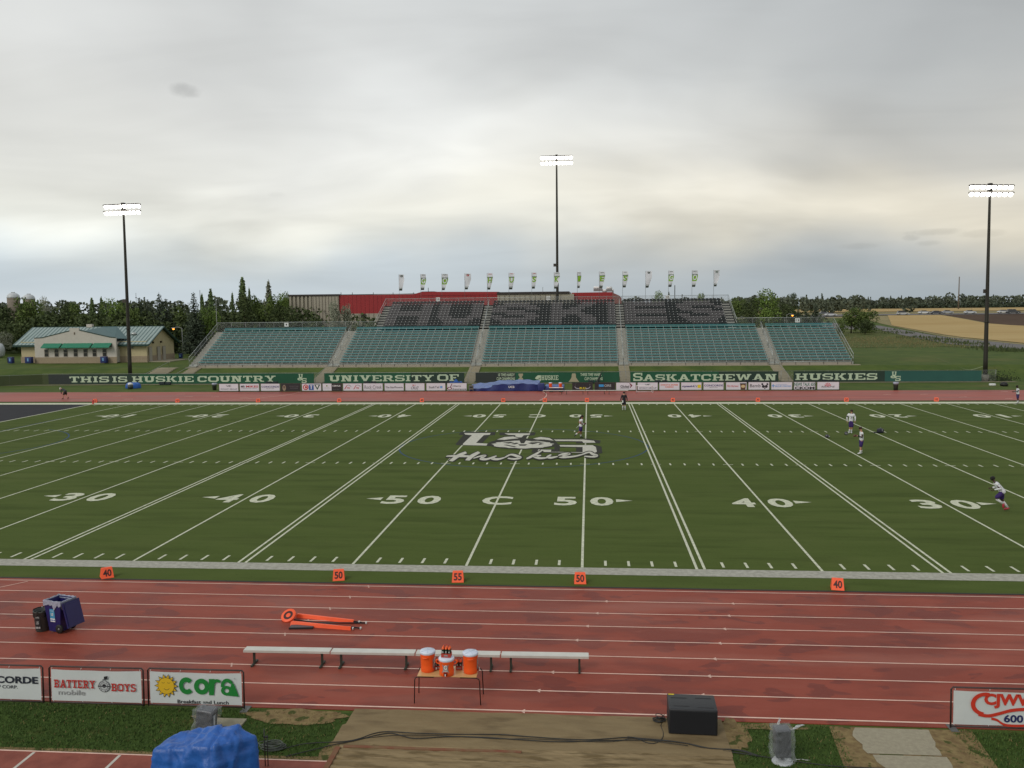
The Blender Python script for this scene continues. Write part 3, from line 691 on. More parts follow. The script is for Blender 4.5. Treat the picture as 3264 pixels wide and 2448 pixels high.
# aisles: half-height steps, handrails
AIS = [(-34.25, -32.55, 14), (-12.6, -11.05, 24), (9.12, 10.55, 24), (30.6, 32.1, 14)]
def steps(x0, x1, lo, hi, name='aisle_steps'):
    g = MB(M_deck2)
    for i in range(lo, hi):
        if i < 14: y, z, r, t = yy(i), dz(i), RI, TR
        else: y, z, r, t = UY0+UTR*(i-14), UZ0+URI*(i-14), URI, UTR
        g.box(x0, x1, y-t*.48, y+.002, z-r+.004, z-r*.5, M_deck2); g.box(x0, x1, y-t*.48-.012, y-t*.48, z-r, z-r*.5+.002, M_deck)
        g.box(x0, x1, y, y+.03, z-.02, z+.006, M_alu)
    gobj(g, name)
for x0, x1, n in AIS:
    steps(x0+.04, x1-.04, 0, n)
    xm = (x0+x1)/2; k = 1
    while k < n-1:
        e = min(k+4, n-1); pts = []
        def pt(i):
            return (xm, yy(i)+.2, dz(i)) if i < 14 else (xm, UY0+UTR*(i-14)+.2, UZ0+URI*(i-14))
        A, B = Vector(pt(k)), Vector(pt(e)); up = Vector((0, 0, .95)); g = MB(M_alu)
        g.tube([A, A+up, B+up, B], .032, 6, M_alu); g.tube([A+up*.55, B+up*.55], .025, 5, M_alu); gobj(g, 'handrail'); k = e+1
    g = MB(mat('dark_steel_post', (74, 72, 68))); g.tube([(xm, YF-.6, 1.7), (xm, YF-.6, 2.75)], .03, 5); gobj(g, 'guard_post'); g = MB(M_dpost); g.tube([(xm-.7, YF-.35, 1.7), (xm-.7, YF-.35, 2.7)], .03, 5); gobj(g, 'guard_post')
steps(XL+.1, -54.65, 0, 14, 'end_steps'); steps(XAL+.1, -28.45, 14, 24, 'end_steps'); steps(26.45, XAR-.1, 14, 24, 'end_steps')
# railings with chain-link
def rail(name, pts, h, panels=True, rows=(1.0, .55), post=2.2, r=.03, mm=None):
    g = MB(M_galv); P = [Vector(p) for p in pts]
    for f in rows: g.tube([p+Vector((0, 0, h*f)) for p in P], r if f == 1.0 else r*.75, 6, mm or M_alu, smooth=True)
    for a, b in zip(P, P[1:]):
        n = max(1, int((b-a).length/post))
        for k in range(n+1):
            q = a.lerp(b, k/n); g.tube([q, q+Vector((0, 0, h))], r*.8, 5, M_galv)
    o = gobj(g, name)
    if panels:
        q = MB(M_mesh)
        for a, b in zip(P, P[1:]): q.poly([a, b, b+Vector((0, 0, h)), a+Vector((0, 0, h))], M_mesh)
        q.v = [p-OFF for p in q.v]; w = q.obj('wire_panel', o)
    return o
YB, ZB = YF+TR*14, dz(13)
rail('back_railing', [(XL, YB, ZB), (XAL, YB, ZB)], 1.55, rows=(1.0,))
rail('back_railing', [(XAR, YB, ZB), (XR, YB, ZB)], 1.55, rows=(1.0,))
rail('side_railing', [(XL, YF, ZD-.3), (XL, YB, ZB)], 1.45); rail('side_railing', [(XR, YF, ZD-.4), (XR, YB, ZB)], 1.5)
YU, ZU = UY0+UTR*NU+.9, UZ0+URI*(NU-1)
rail('upper_back_railing', [(XAL, YU, ZU), (XAR, YU, ZU)], 1.25, rows=(1.0,), post=2.4)
rail('upper_side_railing', [(XAL, UY0, UZ0-.3), (XAL, YU, ZU)], 1.35); rail('upper_side_railing', [(XAR, UY0, UZ0-.3), (XAR, YU, ZU)], 1.35)
# upper seats: the pale ones spell a word across the three blocks
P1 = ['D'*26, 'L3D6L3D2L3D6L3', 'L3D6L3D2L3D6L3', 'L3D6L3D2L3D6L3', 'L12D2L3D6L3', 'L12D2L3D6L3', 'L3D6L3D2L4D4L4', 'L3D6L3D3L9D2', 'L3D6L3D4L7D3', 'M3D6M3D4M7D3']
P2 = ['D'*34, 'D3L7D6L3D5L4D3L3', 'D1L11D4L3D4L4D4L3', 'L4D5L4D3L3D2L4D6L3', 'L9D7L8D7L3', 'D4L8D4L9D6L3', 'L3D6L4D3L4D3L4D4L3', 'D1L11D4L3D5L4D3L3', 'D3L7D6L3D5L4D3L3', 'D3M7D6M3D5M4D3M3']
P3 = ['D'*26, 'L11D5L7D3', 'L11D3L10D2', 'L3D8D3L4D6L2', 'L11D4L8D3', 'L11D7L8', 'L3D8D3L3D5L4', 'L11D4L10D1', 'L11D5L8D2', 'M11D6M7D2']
def expand(s, n):
    if set(s) <= {'D'}: return 'D'*n
    out = ''; i = 0
    while i < len(s):
        j = i+1
        while j < len(s) and s[j].isdigit(): j += 1
        out += s[i]*int(s[i+1:j]); i = j
    return [out[min(len(out)-1, int(k*len(out)/n))] for k in range(n)]
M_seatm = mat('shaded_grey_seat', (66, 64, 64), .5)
M_bolt = mat('seat_badge', (206, 208, 206), .5)
def seatmesh(mb, x, y, z, w, m):
    mb.box(x-w/2, x+w/2, y+.20, y+.58, z+.38, z+.43, m)
    P = [(y+.56, z+.40), (y+.62, z+.74), (y+.66, z+.74), (y+.60, z+.38)]
    for k in range(4):
        a = P[k]; b = P[(k+1) % 4]; mb.poly([(x-w/2, *a), (x+w/2, *a), (x+w/2, *b), (x-w/2, *b)][::-1], m)
    for xx in (x-w/2, x+w/2): mb.poly([(xx, *q) for q in P], m)
    mb.box(x+w*.26, x+w*.44, y+.588, y+.602, z+.63, z+.72, M_bolt)
    mb.box(x-.03, x+.03, y+.40, y+.46, z, z+.38, M_galv)
rest = MB(M_seatd); cnt = 0
for (a, b), PT in zip(USECT, (P1, P2, P3)):
    n = round((b-a)/.605)
    for r in range(10):
        row = expand(PT[9-r], n); y = UY0+UTR*r+.02; z = UZ0+URI*r
        for k in range(n):
            x = a+(b-a)*(k+.5)/n; m = {'D': M_seatd, 'L': M_seatg, 'M': M_seatm}[row[k]]
            if r == 0 and cnt < 92:
                s = MB(m); seatmesh(s, x, y, z, .56, m); gobj(s, 'seat'); cnt += 1
            else: seatmesh(rest, x, y, z, .56, m)
o = gobj(rest, 'seats'); o['kind'] = 'stuff'
# section number signs on the railings
M_sign = mat('sign_white', (222, 222, 218), .5); M_ink = mat('sign_black', (28, 28, 32), .6)
def numsign(px, py, Yp, w, h, txt):
    c = V(px, py, Yp); s = MB(M_sign); s.box(c.x-w/2, c.x+w/2, c.y-.02, c.y+.02, c.z-h/2, c.z+h/2, M_sign); o = gobj(s, 'section_sign')
    t = MB(M_ink); text_into(t, txt, (c.x, c.y-.025, c.z), w*.72 if len(txt) > 1 else w*.42, h*.56, M_ink, offset=.03); t.v = [p-OFF for p in t.v]; t.obj('lettering', o)
numsign(913, 1035, YB-.1, .68, .62, '9'); numsign(1396, 954, YU-.1, .66, .66, '110'); numsign(1748, 950, YU-.1, .66, .66, '111'); numsign(2128, 947, YU-.1, .66, .6, '112'); numsign(2542, 1021, YB-.1, .7, .62, '13')

# ---- feather flags on the back rail
M_flag = mat('flag_cloth', (222, 222, 226), .8, var=.05, vscale=2); M_lime = mat('flag_green', (132, 176, 40), .8); M_fdk = mat('flag_dark', (56, 62, 50), .8)
M_fgr = mat('flag_grey_band', (120, 132, 122), .8); M_red = mat('sign_red', (196, 38, 42), .6)
FL = [(1271.6, 'o'), (1340.8, 'G'), (1408, 'O'), (1481, 'r'), (1552.7, 'H'), (1621.8, 'U'), (1695, 'S'), (1766, 'K'), (1840, 'I'), (1910, 'E'), (1984.6, 'S'), (2057.7, 'o'), (2130.6, 'G'), (2205.8, 'O'), (2275, 'w')]
names = ['leftmost pale flag with a round dark emblem', 'narrow flag with green G, second from left', 'flag with green O, third from left', 'pale flag with round red emblem', 'wide flag with green H left of the middle section', 'flag with green U left of centre',
         'flag with green S left of the middle mast', 'flag with green K right in front of the tall floodlight mast', 'curled flag with green I right of the mast', 'flag with green E above the white rooftop ducts', 'flag with bright green S right of the rooftop ducts', 'pale flag with round dark emblem on the right side',
         'flag with green G near the right end', 'flag with green O, second from the right', 'rightmost all white flag at the end of the rail']
for i, (px, L_) in enumerate(FL):
    x = V(px, 900, YU).x; rf = random.Random(i*7+1); wd = .78+.3*rf.random(); sw = rf.uniform(.0, .35); top = 16.15; bot = 13.45-rf.random()*.1
    if L_ == 'I': wd = .62
    t = thing('feather_flag', names[i], 'flag', (x, YU+.05, ZU), 0, 'flags along the top of the grandstand')
    s = MB(M_galv); s.tube([(0, 0, 0), (0, 0, top-ZU)], .025, 5, M_galv); s.obj('flagpole', t)
    def fpt(u, v):
        # v 0 bottom .. 1 top ; full width at the top third, tapering down
        wv = wd*(.42+.58*min(1, v/.62)**1.1); xx = .03+u*wv+sw*(1-v)*u*.5; return Vector((xx, -.06*math.sin(u*3.1+v*4+i)-.10*u*math.sin(v*5+i), bot-ZU+(top-bot)*v-(.05*u if v > .9 else 0)))
    s = MB(M_flag); nu, nv = 8, 26
    for jv in range(nv):
        for iu in range(nu):
            u0_, u1, v0, v1 = iu/nu, (iu+1)/nu, jv/nv, (jv+1)/nv
            m = M_flag
            if v1 < .13: m = M_fdk
            elif v1 < .22 and (iu+jv) % 2: m = M_fgr
            elif L_ in 'GO' and .38 < v1 < .80: m = M_fgr if v1 > .72 else M_lime
            elif .73 < v1 < .80 and L_ not in 'rwo': m = M_fgr
            s.poly([fpt(u0_, v0), fpt(u1, v0), fpt(u1, v1), fpt(u0_, v1)], m, True)
    c = s.obj('cloth', t)
    q = MB(M_lime); ww = wd*.72
    if L_ in 'orw':
        mm = {'o': M_fdk, 'r': M_red, 'w': M_fgr}[L_]; cc = fpt(.5, .88)
        for k in range(14):
            a = k*math.pi/7; b = (k+1)*math.pi/7
            q.poly([(cc.x+.22*math.cos(a), cc.y-.05, cc.z+.14*math.sin(a)), (cc.x+.22*math.cos(b), cc.y-.05, cc.z+.14*math.sin(b)), (cc.x+.1*math.cos(b), cc.y-.05, cc.z+.06*math.sin(b)), (cc.x+.1*math.cos(a), cc.y-.05, cc.z+.06*math.sin(a))][::-1], mm)
        q.obj('emblem', t)
    else:
        v, f = text_geo(L_, offset=.03); b = 0; mm = M_flag if L_ in 'GO' else M_lime
        for px_, py_ in v:
            p = fpt(.5+px_*.78, .57+py_*.33); q.v.append(Vector((p.x, p.y-.03, p.z)))
        k = q._m(mm)
        for ff in f: q.f.append(ff); q.mi.append(k); q.sm.append(False)
        q.obj('lettering', t)
    z_ = MB(M_fdk); cc = fpt(.5, .95); z_.box(cc.x-wd*.3, cc.x+wd*.3, cc.y-.05, cc.y-.045, cc.z-.03, cc.z+.03, M_red if i in (4, 5, 6) else M_fgr); z_.obj('print_band', t)

# ================================================================== FLOODLIGHT MASTS
M_pole = mat('dark_bronze_pole', (52, 50, 42), .55, .3, var=.2, vscale=.4, stretch=(1, 1, .3)); M_lamp = mat('floodlight_lens', (255, 250, 240), .3, emit=8)
M_hood = mat('floodlight_housing', (70, 64, 58), .5, .4); M_cbase = mat('concrete_base', (130, 128, 118), .9, var=.1)
def mast(x, y, z0, H, w, d, label, lean=0.0):
    t = thing('floodlight_mast', label, 'floodlight', (x, y, z0), d, 'floodlight masts')
    g = MB(M_cbase); g.lathe([(.50, 0), (.50, .75), (.42, .8)], 14); g.obj('base', t)
    g = MB(M_pole); n = 12; g.tube([(lean*H*k/n, 0, .7+(H-.7)*k/n) for k in range(n+1)], [.29-.15*k/n for k in range(n+1)], 12); g.lathe([(.33, H*.3), (.33, H*.3+.12)], 12, c=(lean*H*.3, 0, 0)); g.box(-.65, .0, -.1, .1, H*.45, H*.45+.5, M_hood); g.obj('pole', t)
    g = MB(M_pole)
    for r, zz in enumerate((H-.25, H-1.15)):
        g.box(-w/2+lean*H, w/2+lean*H, -.08, .08, zz, zz+.14, M_pole)
        for k in range(8):
            xx = -w/2+.2+(w-.4)*k/7+lean*H; g.box(xx-.03, xx+.03, -.1, .0, zz-.25, zz, M_pole)
    g.box(-.2+lean*H, .2+lean*H, -.25, .25, H-1.3, H+.1, M_pole); g.obj('crossbar', t)
    Rt = Matrix.Rotation(R(52), 4, 'X')
    for r, zz in enumerate((H-.42, H-1.32)):
        for k in range(8):
            xx = -w/2+.2+(w-.4)*k/7+lean*H
            g = MB(M_hood); g.lathe([(.10, -.38), (.17, -.34), (.29, -.12), (.345, 0.02), (.33, .02), (.30, -.02)], 14, M_hood)
            g.box(-.30, .30, .27, .37, -.02, .22, M_hood)
            g.xf(Matrix.Translation((xx, -.28, zz)) @ Matrix.Rotation(R(118), 4, 'X')); h = g.obj('lamp_head', t)
            q = MB(M_lamp); q.lathe([(.34, 0.0), (.27, .12), (.0001, .18)], 14); q.xf(Matrix.Translation((xx, -.28, zz)) @ Matrix.Rotation(R(118), 4, 'X')); q.obj('lens', h)
    return t
mast(-61.5, 88.86, 0.05, 25.6, 5.6, R(-8), 'tall dark floodlight mast on the left beside the tan building', .007)
mast(-.55, 119.3, 1.9, 34.1, 5.2, 0, 'tallest floodlight mast standing behind the middle of the grandstand')
mast(56.6, 86.75, 0.05, 25.4, 5.8, R(12), 'floodlight mast at the right edge with two rows of lit lamps', -.010)

# ================================================================== FENCE WITH BANNERS
M_bg = mat('banner_green', (36, 84, 60), .7, c2=(40, 90, 66), vscale=.3, spec=.3); M_bdk = mat('banner_dark_green', (38, 58, 48), .75, var=.06); M_bk = mat('banner_black', (46, 52, 50), .75, var=.06)
M_bt = mat('banner_teal_screen', (44, 94, 84), .7, c2=(38, 82, 76), vscale=.2); M_cream = mat('banner_cream_ink', (190, 204, 176), .7); M_tan = mat('banner_trophy_ink', (168, 160, 132), .8)
M_scr = mat('green_wind_screen', (66, 76, 46), .9, c2=(74, 82, 52), vscale=.6)
FY = 86.0
def fence(name, label, pts, h, post=3.0, mm=M_galv, wire=True):
    P = [Vector(p) for p in pts]; t = thing(name, label, 'fence', P[0])
    g = MB(mm); g.tube([p-P[0]+Vector((0, 0, h)) for p in P], .025, 6, mm); g.obj('top_rail', t)
    for a, b in zip(P, P[1:]):
        n = max(1, int((b-a).length/post))
        for k in range(n+1):
            q = a.lerp(b, k/n)-P[0]; g = MB(mm); g.tube([q, q+Vector((0, 0, h+.04))], .03, 6, mm); g.obj('post', t)
    if wire:
        g = MB(M_mesh)
        for a, b in zip(P, P[1:]): g.poly([a-P[0]+Vector((0, 0, .03)), b-P[0]+Vector((0, 0, .03)), b-P[0]+Vector((0, 0, h)), a-P[0]+Vector((0, 0, h))])
        g.obj('wire_mesh', t)
    return t
fence('chain_link_fence', 'low chain link fence behind the far track carrying green lettered banners', [(-73, FY, 0), (57.6, FY, 0)], 1.5, 3.0)
g = MB(M_scr); _s = g
t = fence('corner_fence', 'chain link fence with olive screen at the far left corner', [(-96, 74, 0), (-84, 80, 0), (-73, FY, 0)], 1.45, 4, wire=False)
g = MB(M_scr); P0 = Vector((-96, 74, 0))
for a, b in (((-96, 74, 0), (-84, 80, 0)), ((-84, 80, 0), (-73.05, FY-.03, 0)), ((-73.05, FY-.03, 0), (V(156, 1200, FY).x, FY-.03, 0))):
    a = Vector(a)-P0; b = Vector(b)-P0; g.poly([a+Vector((0, -.03, .05)), b+Vector((0, -.03, .05)), b+Vector((0, -.03, 1.4)), a+Vector((0, -.03, 1.4))])
g.obj('screen', t)
def pane(px0, px1, z0, z1, Yp, m, mb):
    x0 = V(px0, 1200, Yp).x; x1 = V(px1, 1200, Yp).x; mb.box(x0, x1, Yp-.012, Yp+.004, z0, z1, m); return x0, x1
def banner(label, px0, px1, bg, words, extra=None):
    x0 = V(px0, 1200, FY).x; x1 = V(px1, 1200, FY).x; t = thing('fence_banner', label, 'banner', (x0, FY-.05, 0), 0, 'long lettered banners on the fence')
    L_ = x1-x0; g = MB(bg[0][2])
    for a, b, m in bg: g.box(a*L_, b*L_, -.012, .004, .06, 1.44, m)
    g.obj('cloth', t)
    for (pa, pb, txt, mode, zc, hh, m) in words:
        q = MB(m); a = V(pa, 1200, FY).x-x0; b = V(pb, 1200, FY).x-x0; c = ((a+b)/2, -.02, zc)
        if mode == 'slab': slab_into(q, txt, c, b-a, hh, m)
        elif mode == 'sc': slab_into(q, txt, c, b-a, hh, m, small=.82)
        else: text_into(q, txt, c, b-a, hh, m, offset=.02)
        if mode == 'sc':  # small capitals share the base line
            pass
        q.obj('lettering', t)
    if extra: extra(t, x0)
def paw(t, x0, px):
    # interlocked U and S monogram with a small round mark
    q = MB(M_cream); x = V(px, 1200, FY).x-x0
    slab_into(q, 'U', (x-.18, -.021, 1.08), .62, .56, M_cream); slab_into(q, 'S', (x+.30, -.0285, .45), .72, .66, M_cream)
    for k in range(9):
        a = k*2*math.pi/9; b = (k+1)*2*math.pi/9
        q.poly([(x-.30, -.036, .66), (x-.30+.36*math.cos(b), -.036, .66+.2*math.sin(b)), (x-.30+.36*math.cos(a), -.036, .66+.2*math.sin(a))], M_cream)
    q.poly([(x-.5, -.038, .62), (x-.12, -.038, .60), (x-.3, -.038, .72)], M_bg)
    q.obj('emblem', t)
def trophy(q, x, shape):
    P = [(-.42, 0), (.42, 0), (.3, .5), (.12, .62), (.32, .95), (.3, 1.15), (-.3, 1.15), (-.32, .95), (-.12, .62), (-.3, .5)] if shape else [(-.75, 0), (.75, 0), (.55, .2), (.3, .6), (.28, .95), (.22, 1.15), (-.22, 1.15), (-.28, .95), (-.3, .6), (-.55, .2)]
    P = [Vector((x+a, -.024, .14+b)) for a, b in P]
    n = len(P)
    for (i, j, k, l) in ((0, 1, 2, 9), (9, 2, 3, 8), (8, 3, 4, 7), (7, 4, 5, 6)): q.poly([P[i], P[j], P[k], P[l]], M_tan)
banner('longest lettered banner, leftmost on the fence', 155, 1001, [(0, .085, M_bk), (.085, .35, M_bdk), (.35, 1, M_bg)],
       [(222, 348, 'THIS', 'slab', .72, .84, M_cream), (358, 406, 'IS', 'slab', .72, .84, M_cream), (421, 618, 'HUSKIE', 'slab', .72, .84, M_cream), (630, 879, 'COUNTRY', 'slab', .72, .84, M_cream)], lambda t, x0: paw(t, x0, 963))
banner('green banner reading university of, left of the blue mats', 1034, 1480, [(0, .62, M_bg), (.62, 1, M_bdk)],
       [(1049, 1383, 'UNIVERSITY', 'slab', .73, .84, M_cream), (1394, 1463, 'OF', 'slab', .78, .9, M_cream)])
def mid(t, x0):
    q = MB(M_tan); trophy(q, V(1660, 1200, FY).x-x0, True); q.obj('trophy_print', t); q = MB(M_tan); trophy(q, V(1829, 1200, FY).x-x0, False); q.obj('trophy_print', t)
    q = MB(M_cream); x = V(1717, 1200, FY).x-x0
    for p in ([(-.5, .62), (-.3, .5), (.1, .5), (.35, .8), (.3, 1.05), (-.1, 1.05), (-.35, .85)], [(-.1, .28), (.3, .28), (.35, .8), (.0, .6)]):
        q.poly([(x+a, -.026, b) for a, b in p], M_cream)
    q.obj('emblem', t)
banner('banner with trophies and champions text behind the blue mats', 1516, 1974, [(0, .28, M_bk), (.28, 1, M_bg)],
       [(1588, 1641, '10 TIME HARDY', 't', 1.13, .40, M_cream), (1583, 1641, 'CUP CHAMPIONS', 't', .60, .40, M_cream), (1726, 1780, 'HUSKIE', 'slab', .72, .62, M_cream), (1850, 1918, 'THREE TIME VANIER', 't', 1.12, .40, M_cream), (1863, 1921, 'CUP CHAMPIONS', 't', .56, .40, M_cream)], mid)
banner('long green lettered banner behind the small white goal', 2009, 2481, [(0, .6, M_bg), (.6, 1, M_bdk)],
       [(2018, 2048, 'S', 'slab', .78, 1.08, M_cream), (2049, 2475, 'ASKATCHEWAN', 'slab', .68, .86, M_cream)])
banner('dark and teal lettered banner with a monogram near the right mast', 2529, 3128, [(0, .49, M_bdk), (.49, 1, M_bt)], [(2535, 2796, 'HUSKIES', 'slab', .72, .86, M_cream)], lambda t, x0: paw(t, x0, 2854))

# ================================================================== ADVERTISING BOARDS BEHIND THE FAR TRACK
def C(name, c, **k): return mat(name, c, k.pop('rough', .55), **k)
I_bk, I_gy, I_rd, I_bl, I_gr, I_nv, I_lb = C('ink_black', (38, 38, 42)), C('ink_grey', (120, 120, 124)), C('ink_red', (190, 40, 40)), C('ink_blue', (52, 92, 160)), C('ink_green', (30, 110, 80)), C('ink_navy', (44, 46, 110)), C('ink_light_blue', (110, 160, 214))
I_yl, I_or, I_wh, I_mr, I_dg = C('ink_yellow', (226, 204, 40)), C('ink_orange', (222, 96, 52)), C('ink_white', (226, 226, 224)), C('ink_maroon', (120, 24, 40)), C('ink_deep_green', (24, 78, 54))
I_br = C('ink_brown', (96, 68, 48)); I_pk = C('ink_pink_red', (204, 72, 84)); B_w = C('board_white', (218, 216, 222), var=.03, vscale=.8); B_k = C('board_black', (44, 40, 42)); M_frm = C('board_frame', (66, 62, 52), rough=.7)
def disc(mb, cx, cz, rx, rz, m, y=-.03, n=20, a0=0, a1=360, inner=0.0):
    K = max(3, int(n*(a1-a0)/360))
    for k in range(K):
        a = R(a0+(a1-a0)*k/K); b = R(a0+(a1-a0)*(k+1)/K)
        o1 = (cx+rx*math.cos(a), y, cz+rz*math.sin(a)); o2 = (cx+rx*math.cos(b), y, cz+rz*math.sin(b))
        if inner: i1 = (cx+rx*inner*math.cos(a), y, cz+rz*inner*math.sin(a)); i2 = (cx+rx*inner*math.cos(b), y, cz+rz*inner*math.sin(b)); mb.poly([i2, i1, o1, o2][::1], m)
        else: mb.poly([(cx, y, cz), o1, o2], m)
def rc(mb, x0, x1, z0, z1, m, y=-.028): mb.poly([(x0, y, z0), (x1, y, z0), (x1, y, z1), (x0, y, z1)], m)
BY = 74.35
def board(px0, px1, label, bg, items, marks=None, bgs=None):
    x0, x1 = V(px0, 1230, BY).x, V(px1, 1230, BY).x; w = x1-x0; h = .92
    t = thing('advertising_board', label, 'sign', (x0, BY, 0), 0, 'advertising boards along the far track')
    g = MB(M_frm); g.box(-.03, w+.03, .0, .03, .03, .10); g.box(-.03, w+.03, .0, .03, h+.07, h+.13); g.box(-.03, .03, .0, .03, 0, h+.13); g.box(w-.03, w+.03, 0, .03, 0, h+.13)
    for x in (.1, w-.1): g.box(x-.03, x+.03, -.25, .5, 0, .035)
    g.obj('frame', t)
    g = MB(bg); g.box(.03, w-.03, -.012, -.002, .10, h+.07, bg)
    if bgs:
        for a, b, m in bgs: g.box(.03+a*(w-.06), .03+b*(w-.06), -.016, -.004, .10, h+.07, m)
    p = g.obj('panel', t)
    q = MB(I_bk)
    for (txt, cx, cz, tw, th, m, *kw) in items:
        text_into(q, txt, (cx*w, -.024, .08+cz*h), tw*w, th*h, m, **(kw[0] if kw else {}))
    if q.f: q.obj('lettering', t)
    if marks:
        q = MB(I_bk); marks(q, w, h); q.obj('emblem', t)
    return t
F3 = dict(offset=.02)
def wg(q, w, h):
    for k, (a, b) in enumerate((((.36, .80), (.42, .62)), ((.42, .62), (.47, .80)), ((.47, .80), (.50, .62)), ((.50, .62), (.56, .80)))):
        q.poly([(a[0]*w, -.03, .08+a[1]*h), (b[0]*w, -.03, .08+b[1]*h), (b[0]*w+.06, -.03, .08+b[1]*h), (a[0]*w+.06, -.03, .08+a[1]*h)], I_bk)
    disc(q, .58*w, .08+.7*h, .16, .11, I_bk, -.032, 16, 40, 330, .7)
board(698.2, 759.9, 'leftmost white board with a small monogram above grey spaced capitals', B_w, [('WYANT GROUP', .5, .27, .86, .17, I_gy, F3)], wg)
board(763.9, 826.2, 'white board with black and red capitals, second from left', B_w, [('MR', .17, .62, .2, .28, I_bk, F3), ('MIKES', .64, .62, .62, .28, I_rd, F3), ('STEAKHOUSE CASUAL', .5, .36, .8, .08, I_gy)])
board(831, 892, 'white board with one wide dark blue name, left of the black photo board', B_w, [('CONCORDE', .5, .58, .92, .24, I_nv, F3), ('GROUP CORP', .5, .34, .4, .12, I_gy)])
def pk(q, w, h):
    disc(q, .17*w, .5*h, .09*w, .42*h, C('photo_tan', (150, 134, 110)), -.03); disc(q, .17*w, .62*h, .05*w, .2*h, C('photo_skin', (104, 84, 70)), -.033)
board(895.5, 957, 'black board with a small tan picture on its left', B_k, [('PRESTON', .68, .62, .44, .16, C('faded_print', (104, 102, 104))), ('PHONES', .68, .36, .4, .16, MATS['faded_print'])], pk)
def ctv(q, w, h):
    disc(q, .2*w, .08+.5*h, .14*w, .38*h, I_rd, -.028); disc(q, .2*w, .08+.5*h, .092*w, .25*h, I_wh, -.030); disc(q, .215*w, .08+.5*h, .06*w, .17*h, I_rd, -.032)
    rc(q, .36*w, .61*w, .08+.12*h, .08+.86*h, I_bl); rc(q, .42*w, .55*w, .08+.66*h, .08+.76*h, I_wh, -.031); rc(q, .465*w, .505*w, .08+.24*h, .08+.68*h, I_wh, -.032)
    q.poly([(.64*w, -.028, .08+.88*h), (.79*w, -.028, .08+.12*h), (.95*w, -.028, .08+.88*h)], I_deep) if False else q.poly([(.64*w, -.028, .08+.88*h), (.79*w, -.028, .08+.12*h), (.95*w, -.028, .08+.88*h)], I_dg)
    q.poly([(.72*w, -.031, .08+.80*h), (.79*w, -.031, .08+.38*h), (.87*w, -.031, .08+.80*h)], I_wh)
board(961.9, 1024.3, 'white board with red circle, blue square and green triangle', B_w, [], ctv)
def jd(q, w, h): disc(q, .23*w, .08+.68*h, .09, .09, I_yl, -.03); disc(q, .23*w, .08+.68*h, .075, .075, I_gr, -.033)
board(1027.8, 1089.4, 'board half white with a small round badge, half black', B_w, [('JOHN DEERE', .23, .38, .3, .08, I_gy), ('CERVUS', .72, .68, .42, .22, I_wh, F3), ('EQUIPMENT', .72, .2, .34, .08, I_gy)], jd, [(.47, 1, B_k)])
def c95(q, w, h):
    for s in (.26, .74):
        disc(q, s*w+.1, .08+.44*h, .34, .34, I_gy, -.029, 20, 10, 120, .86); q.poly([((s-.19)*w, -.03, .08+.22*h), ((s-.15)*w, -.03, .08+.22*h), ((s-.03)*w, -.03, .08+.75*h), ((s-.06)*w, -.03, .08+.75*h)], I_rd)
board(1093.2, 1153.8, 'white board with a pair of thin red car outlines', B_w, [('95', .29, .38, .14, .22, I_rd, F3), ('95', .77, .38, .14, .22, I_rd, F3)], c95)
board(1157.3, 1220.4, 'white board with thin grey handwritten capitals, left of the small print board', B_w, [('Rock Creek', .5, .5, .88, .46, I_gy, dict(shear=.1)), ('TAP & GRILL', .5, .16, .3, .08, I_gy)])
board(1225.3, 1287.5, 'white board with one line of small dark newspaper style print', B_w, [('The StarPhoenix', .5, .46, .9, .26, I_gy, F3)])
board(1291.6, 1353.6, 'pinkish white board with a slanted black scrawl and red mark', B_w, [('CRUZ', .5, .36, .4, .38, I_bk, dict(shear=.4)), ('98.3', .45, .72, .16, .2, I_rd)])
def sk(q, w, h): rc(q, .72*w, .84*w, .08+.32*h, .08+.62*h, I_lb)
board(1358.7, 1420, 'white board with dark mixed case name and a pale blue square', B_w, [('SaskTel', .4, .46, .54, .3, I_gy, F3)], sk)
def ch(q, w, h): disc(q, .13*w, .08+.28*h, .12*w, .2*h, I_mr, -.03, 20, 0, 360, .66); q.poly([(.15*w, -.03, .08+.42*h), (.19*w, -.03, .08+.42*h), (.27*w, -.03, .08+.92*h), (.24*w, -.03, .08+.92*h)], I_mr)
board(1424.8, 1488, 'white board with a red cherry drawing beside the blue mats', B_w, [('Cherry', .5, .58, .44, .26, I_bk, dict(shear=.25, offset=.015)), ('Insurance', .62, .2, .7, .22, I_bk, dict(shear=.25, offset=.015))], ch)
def bull(q, w, h):
    for s in (-1, 1):
        P = smooth_path([Vector(((.5+s*a)*w, 0, .08+b*h)) for a, b in ((.16, .22), (.30, .24), (.38, .45), (.36, .70), (.34, .90))], 4); n = len(P)
        for i in range(n-1):
            wa = .09*(1-i/n)+.01; q.poly([(P[i].x, -.03, P[i].z-wa*.6), (P[i+1].x+wa*.3*s, -.03, P[i+1].z-wa*.5), (P[i+1].x-wa*.7*s, -.03, P[i+1].z+wa*.5), (P[i].x-wa*.5*s, -.03, P[i].z+wa)][::s], C('horn_grey', (176, 176, 184)))
board(1824.5, 1889, 'black board with a pair of curved white horns', B_k, [('BULL', .54, .27, .36, .28, I_yl, F3)], bull)
def more(q, w, h): rc(q, .2*w, .44*w, .08+.44*h, .08+.76*h, C('bright_blue', (60, 150, 210)))
board(1896, 1960.5, 'dark board with a bright blue block and white capitals', B_k, [('ORE', .64, .6, .34, .32, C('silver_print', (176, 178, 180)), F3), ('PROMOTIONS', .5, .24, .6, .16, MATS['faded_print'])], more)
